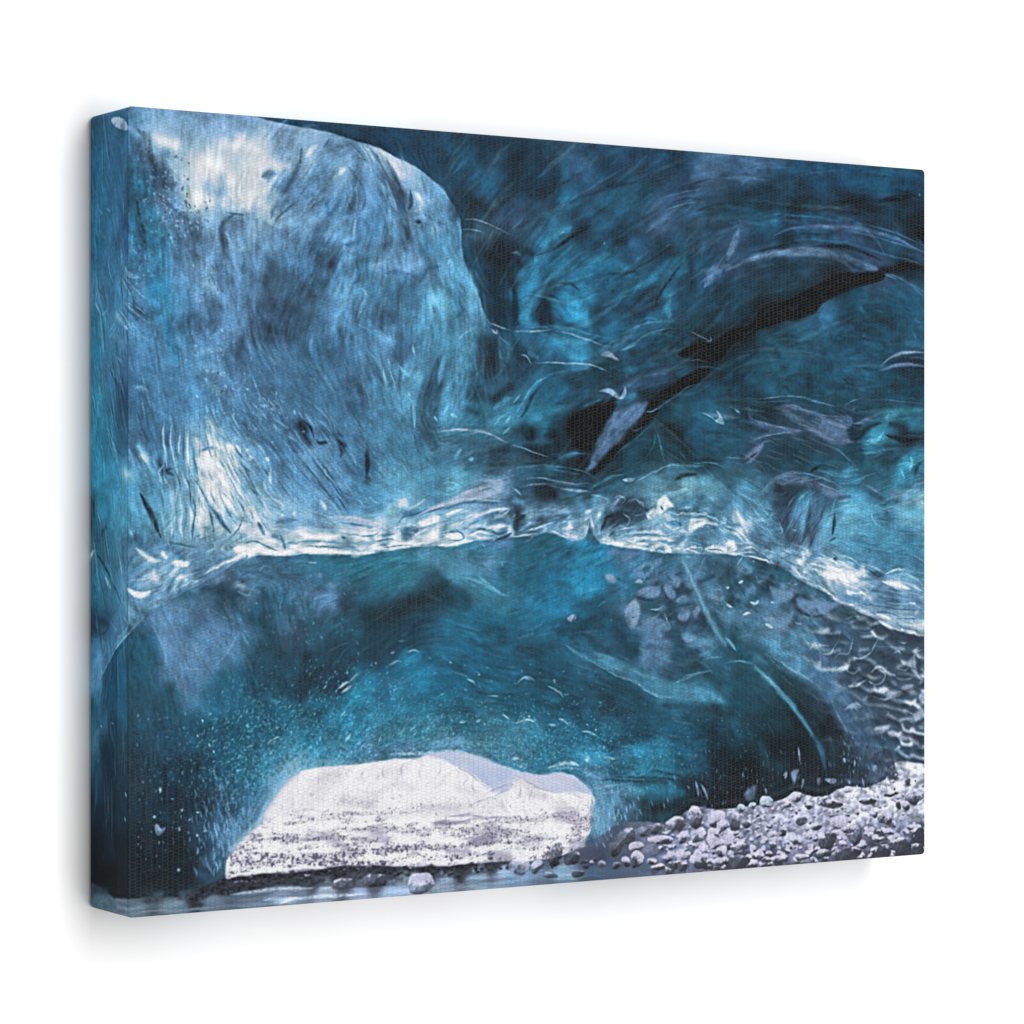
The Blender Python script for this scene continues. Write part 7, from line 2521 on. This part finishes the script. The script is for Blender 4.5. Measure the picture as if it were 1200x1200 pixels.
    ju = (fbm(7, 7, 980, 2) - .5) * 4.5; jv = (fbm(7, 7, 990, 2) - .5) * 4.5
    d = bil(tmp - img, U0 + ju, V0 + jv)
    img = img + .84 * d * np.clip(1 + .10 * c1 + .12 * c2, .4, 1.4)[..., None]
    # whites of the upper ice are cold
    up = sstep(185, 235, img.mean(-1)) * (YY < 770) * ice
    t = img.mean(-1, keepdims=True) * np.array([.968, 1.0, 1.032])
    img += (t - img) * (up * .75)[..., None]
    # lavender ice is nearer blue than violet
    g = img[..., 1]; img[..., 1] = g + np.clip((img[..., 0] + img[..., 2]) / 2 - g, 0, 40) * .4 * ice * (YY < 830)
    img *= (1 - .05 * (1 - M_VAULT) * (XX > 560) * (YY < 540))[..., None]
    cool = ice * sstep(235, 170, img.mean(-1))
    img *= 1 + cool[..., None] * np.array([-.08, .015, .03]); img *= 1 + (cool * sstep(540, 640, XX) * sstep(620, 560, YY))[..., None] * np.array([-.05, .035, .01]) + (cool * sstep(620, 540, XX) * sstep(680, 620, YY))[..., None] * np.array([.01, -.01, -.03]) + (cool * M_VAULT * sstep(1000, 900, XX))[..., None] * np.array([-.08, .01, -.012])
    v = M_VAULT * (1 - M_GROUND) * (1 - M_MOUTH)
    img = np.where(v[..., None] > 0, img + v[..., None] * (255 * (np.clip(img, 0, 255) / 255) ** .87 - img), img)
    grey = img @ np.array([.3, .59, .11])
    img += (grey[..., None] - img) * .13
    # local contrast, as a sharpened photograph has
    soft = blur(img, 2.0)
    img = img + (.85 - .5 * M_MOUTH)[..., None] * (img - soft)
    # the wall of ice stands a little brighter and greener than it was sampled
    wb = sstep(620, 540, XX) * sstep(660, 600, YY) * ice * sstep(225, 165, img.mean(-1))
    img *= 1 + wb[..., None] * np.array([.03, .075, .06])
    return np.clip(img, 2, 252)

# ---------------------------------------------------------------- materials
FRONT_GAIN = .76                             # ink reflectance against the tones of the picture
EDGE_GAIN = 1.15  # edge colour lightened to make up for the dimmer light on the sides

sheet = picture()
px = np.ones((PH, TW, 4), np.float32)
px[..., :3] = (sheet / 255.0)[::-1]
ink = bpy.data.images.new("ice_cave_ink", TW, PH, alpha=False, float_buffer=False)
ink.colorspace_settings.name = 'sRGB'
ink.pixels.foreach_set(px.ravel())
ink.update()
ink.pack()

def canvas_material(name, gain, thread, relief):
    m = bpy.data.materials.new(name); m.use_nodes = True
    nt = m.node_tree; N = nt.nodes; L = nt.links
    b = N["Principled BSDF"]
    b.inputs["Roughness"].default_value = .85
    b.inputs["Specular IOR Level"].default_value = .12
    uv = N.new("ShaderNodeUVMap"); uv.uv_map = "print"
    im = N.new("ShaderNodeTexImage"); im.image = ink; im.interpolation = 'Cubic'; im.extension = 'EXTEND'
    L.new(uv.outputs[0], im.inputs[0])
    def math_(op, a, bb=None, c=None):
        n = N.new("ShaderNodeMath"); n.operation = op
        for i, v in enumerate((a, bb, c)):
            if v is None: continue
            if hasattr(v, 'is_output'): L.new(v, n.inputs[i])
            else: n.inputs[i].default_value = v
        return n.outputs[0]
    sep = N.new("ShaderNodeSeparateXYZ"); L.new(uv.outputs[0], sep.inputs[0])
    # the weave: warp columns, weft rungs set off by half from column to column
    u = math_('MULTIPLY', sep.outputs[0], TW / 7.0); v = math_('MULTIPLY', sep.outputs[1], PH / 4.1)
    nz = N.new("ShaderNodeTexNoise"); nz.inputs["Scale"].default_value = 330; nz.inputs["Detail"].default_value = 4
    L.new(uv.outputs[0], nz.inputs["Vector"])
    jit = math_('SUBTRACT', nz.outputs[0], .5)
    u = math_('ADD', u, math_('MULTIPLY', jit, .8))
    v = math_('ADD', v, math_('MULTIPLY', jit, 1.3))
    col = math_('FLOOR', u)
    odd = math_('MULTIPLY', math_('MODULO', col, 2.0), .5)
    fv = math_('FRACT', math_('ADD', v, odd)); fu = math_('FRACT', u)
    du = math_('ABSOLUTE', math_('SUBTRACT', fu, .5)); dv = math_('ABSOLUTE', math_('SUBTRACT', fv, .5))
    def ss(x, lo, hi):
        n = N.new("ShaderNodeMapRange"); n.interpolation_type = 'SMOOTHSTEP'
        n.inputs[1].default_value = lo; n.inputs[2].default_value = hi; L.new(x, n.inputs[0]); return n.outputs[0]
    warp = ss(du, .33, .50); weft = ss(dv, .28, .50)
    thr = math_('MAXIMUM', warp, math_('MULTIPLY', weft, .95))
    big = N.new("ShaderNodeTexNoise"); big.inputs["Scale"].default_value = 14; big.inputs["Detail"].default_value = 4
    L.new(uv.outputs[0], big.inputs["Vector"])
    patch = ss(big.outputs[0], .25, .75)
    fac = math_('MULTIPLY', math_('MULTIPLY', thr, thread), math_('ADD', math_('MULTIPLY', patch, .5), .6))
    mix = N.new("ShaderNodeMix"); mix.data_type = 'RGBA'
    bw = N.new("ShaderNodeRGBToBW"); L.new(im.outputs[0], bw.inputs[0])
    fac = math_('MULTIPLY', fac, math_('SUBTRACT', 1.0, math_('MULTIPLY', math_('POWER', bw.outputs[0], .6), .78)))   # heavy white sizing fills the weave
    L.new(fac, mix.inputs[0]); L.new(im.outputs[0], mix.inputs[6]); mix.inputs[7].default_value = (.085, .083, .083, 1)
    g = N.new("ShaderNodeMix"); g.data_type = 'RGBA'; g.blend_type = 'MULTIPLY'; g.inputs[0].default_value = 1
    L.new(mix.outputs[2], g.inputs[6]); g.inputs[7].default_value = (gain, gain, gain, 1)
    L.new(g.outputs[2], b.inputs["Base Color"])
    bp = N.new("ShaderNodeBump"); bp.inputs["Strength"].default_value = relief; bp.inputs["Distance"].default_value = .0002
    L.new(math_('SUBTRACT', 1.0, thr), bp.inputs["Height"]); L.new(bp.outputs[0], b.inputs["Normal"])
    return m

def plain(name, col, rough=.9, bump=0, scale=60):
    m = bpy.data.materials.new(name); m.use_nodes = True
    N, L = m.node_tree.nodes, m.node_tree.links
    b = N["Principled BSDF"]; b.inputs["Roughness"].default_value = rough
    b.inputs["Specular IOR Level"].default_value = .1
    n = N.new("ShaderNodeTexNoise"); n.inputs["Scale"].default_value = scale; n.inputs["Detail"].default_value = 6
    r = N.new("ShaderNodeMapRange"); r.inputs[3].default_value = .985; r.inputs[4].default_value = 1.0
    L.new(n.outputs[0], r.inputs[0])
    mx = N.new("ShaderNodeMix"); mx.data_type = 'RGBA'; mx.blend_type = 'MULTIPLY'; mx.inputs[0].default_value = 1
    mx.inputs[6].default_value = (*col, 1); L.new(r.outputs[0], mx.inputs[7]); L.new(mx.outputs[2], b.inputs["Base Color"])
    if bump:
        p = N.new("ShaderNodeBump"); p.inputs["Strength"].default_value = bump; p.inputs["Distance"].default_value = .0005
        L.new(n.outputs[0], p.inputs["Height"]); L.new(p.outputs[0], b.inputs["Normal"])
    return m

MAT_FRONT = canvas_material("printed_canvas_front", FRONT_GAIN, .46, .5)
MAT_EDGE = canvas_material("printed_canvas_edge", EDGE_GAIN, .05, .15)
MAT_WALL = plain("white_wall_paint", (.92, .92, .915), .95, .03, 90)

# ---------------------------------------------------------------- the wall behind
def link(name, me, parent=None, mat=None):
    o = bpy.data.objects.new(name, me); scene.collection.objects.link(o)
    if parent: o.parent = parent
    if mat: me.materials.append(mat)
    return o
bm = bmesh.new()
for x, z in ((-6, -4), (6, -4), (6, 4), (-6, 4)): bm.verts.new((x, 0, z))
bm.faces.new(bm.verts); bm.normal_update()
if bm.faces[:][0].normal.y > 0: bmesh.ops.reverse_faces(bm, faces=bm.faces[:])
me = bpy.data.meshes.new("backdrop"); bm.to_mesh(me); bm.free()
wall = link("backdrop", me, None, MAT_WALL)
wall["kind"] = "structure"

# ---------------------------------------------------------------- the canvas
# x along the width, z up, d = depth behind the front.  R rounds the corners of
# the stretcher, B the fold between front and sides.
R, B = .0062 * H, .0022 * H
def rounded(inset, n=6):
    """outline of the stretcher, pulled in by inset, counter-clockwise, with its side tag"""
    r = max(R - inset, .0008)
    out = []
    for cx, cz, a0 in ((W - inset - r, H - inset - r, 0), (inset + r, H - inset - r, 90), (inset + r, inset + r, 180), (W - inset - r, inset + r, 270)):
        for k in range(n + 1):
            a = math.radians(a0 + 90 * k / n); out.append((cx + r * math.cos(a), cz + r * math.sin(a)))
    return out
rings = []                                   # (outline, depth)
for k in range(5):
    a = math.radians(90 * k / 4); rings.append((rounded(B * (1 - math.sin(a))), B * (1 - math.cos(a))))
for k in range(1, 9): rings.append((rounded(0), B + (D - B - .0008) * k / 8))
rings.append((rounded(.0008), D))
rings.append((rounded(.018), D))             # turned over on to the back

root = bpy.data.objects.new("canvas_print", None); scene.collection.objects.link(root)
root.empty_display_size = .05
root.location = (0, -GAP, 0)
root["label"] = "stretched canvas print of a blue ice cave with a snowy opening, on white wall"
root["category"] = "canvas print"

def build(name, faces, mat):
    """faces: lists of (x, z, d)"""
    bm = bmesh.new(); lay = bm.loops.layers.uv.new("print"); cache = {}
    for f in faces:
        vs = []
        for p in f:
            key = tuple(round(c, 7) for c in p)
            if key not in cache: cache[key] = bm.verts.new((p[0], p[2] - D, p[1]))
            vs.append(cache[key])
        if len(set(vs)) < 3: continue
        fc = bm.faces.new(vs); fc.smooth = True
        cx = sum(p[0] for p in f) / len(f); cz = sum(p[1] for p in f) / len(f)
        for lp, p in zip(fc.loops, f):
            # unfold every corner of a face over the same side
            e = 1e-3; q = (p[0] + (cx - p[0]) * e, p[1] + (cz - p[1]) * e, p[2])
            lp[lay].uv = side_uv(q, (cx, cz)) if len(f) == 4 else (( p[0] + D) / (W + D), p[1] / H)
    bm.normal_update()
    me = bpy.data.meshes.new(name); bm.to_mesh(me); bm.free()
    o = link(name, me, root, mat)
    return o

def which(cx, cz):
    d = {'left': cx, 'right': W - cx, 'top': H - cz, 'bottom': cz}
    return min(d, key=d.get)
def side_uv(p, c):
    x, z, d = p; s = which(*c); u, v = x, z
    if s == 'left': u = x - d
    elif s == 'right': u = W - abs(W - x - d)
    elif s == 'top': v = H - abs(H - z - d)
    else: v = abs(z - d)
    return ((u + D) / (W + D), v / H)

# the face: a sheet of quads inside the first ring, a hair of slack cloth in it
first = rings[0][0]
front = [[(x, z, 0.0) for x, z in first]]
sides = {'left': [], 'right': [], 'top': [], 'bottom': []}
for (ra, da), (rb, db) in zip(rings[:-1], rings[1:]):
    n = len(ra)
    for i in range(n):
        j = (i + 1) % n
        f = [(*ra[i], da), (*rb[i], db), (*rb[j], db), (*ra[j], da)]
        cx = sum(p[0] for p in f) / 4; cz = sum(p[1] for p in f) / 4
        (front if db <= B + 1e-9 else sides[which(cx, cz)]).append(f)
build("printed_front", front, MAT_FRONT)
for k in ('left', 'right', 'top', 'bottom'):
    build("wrapped_edge", sides[k], MAT_EDGE)
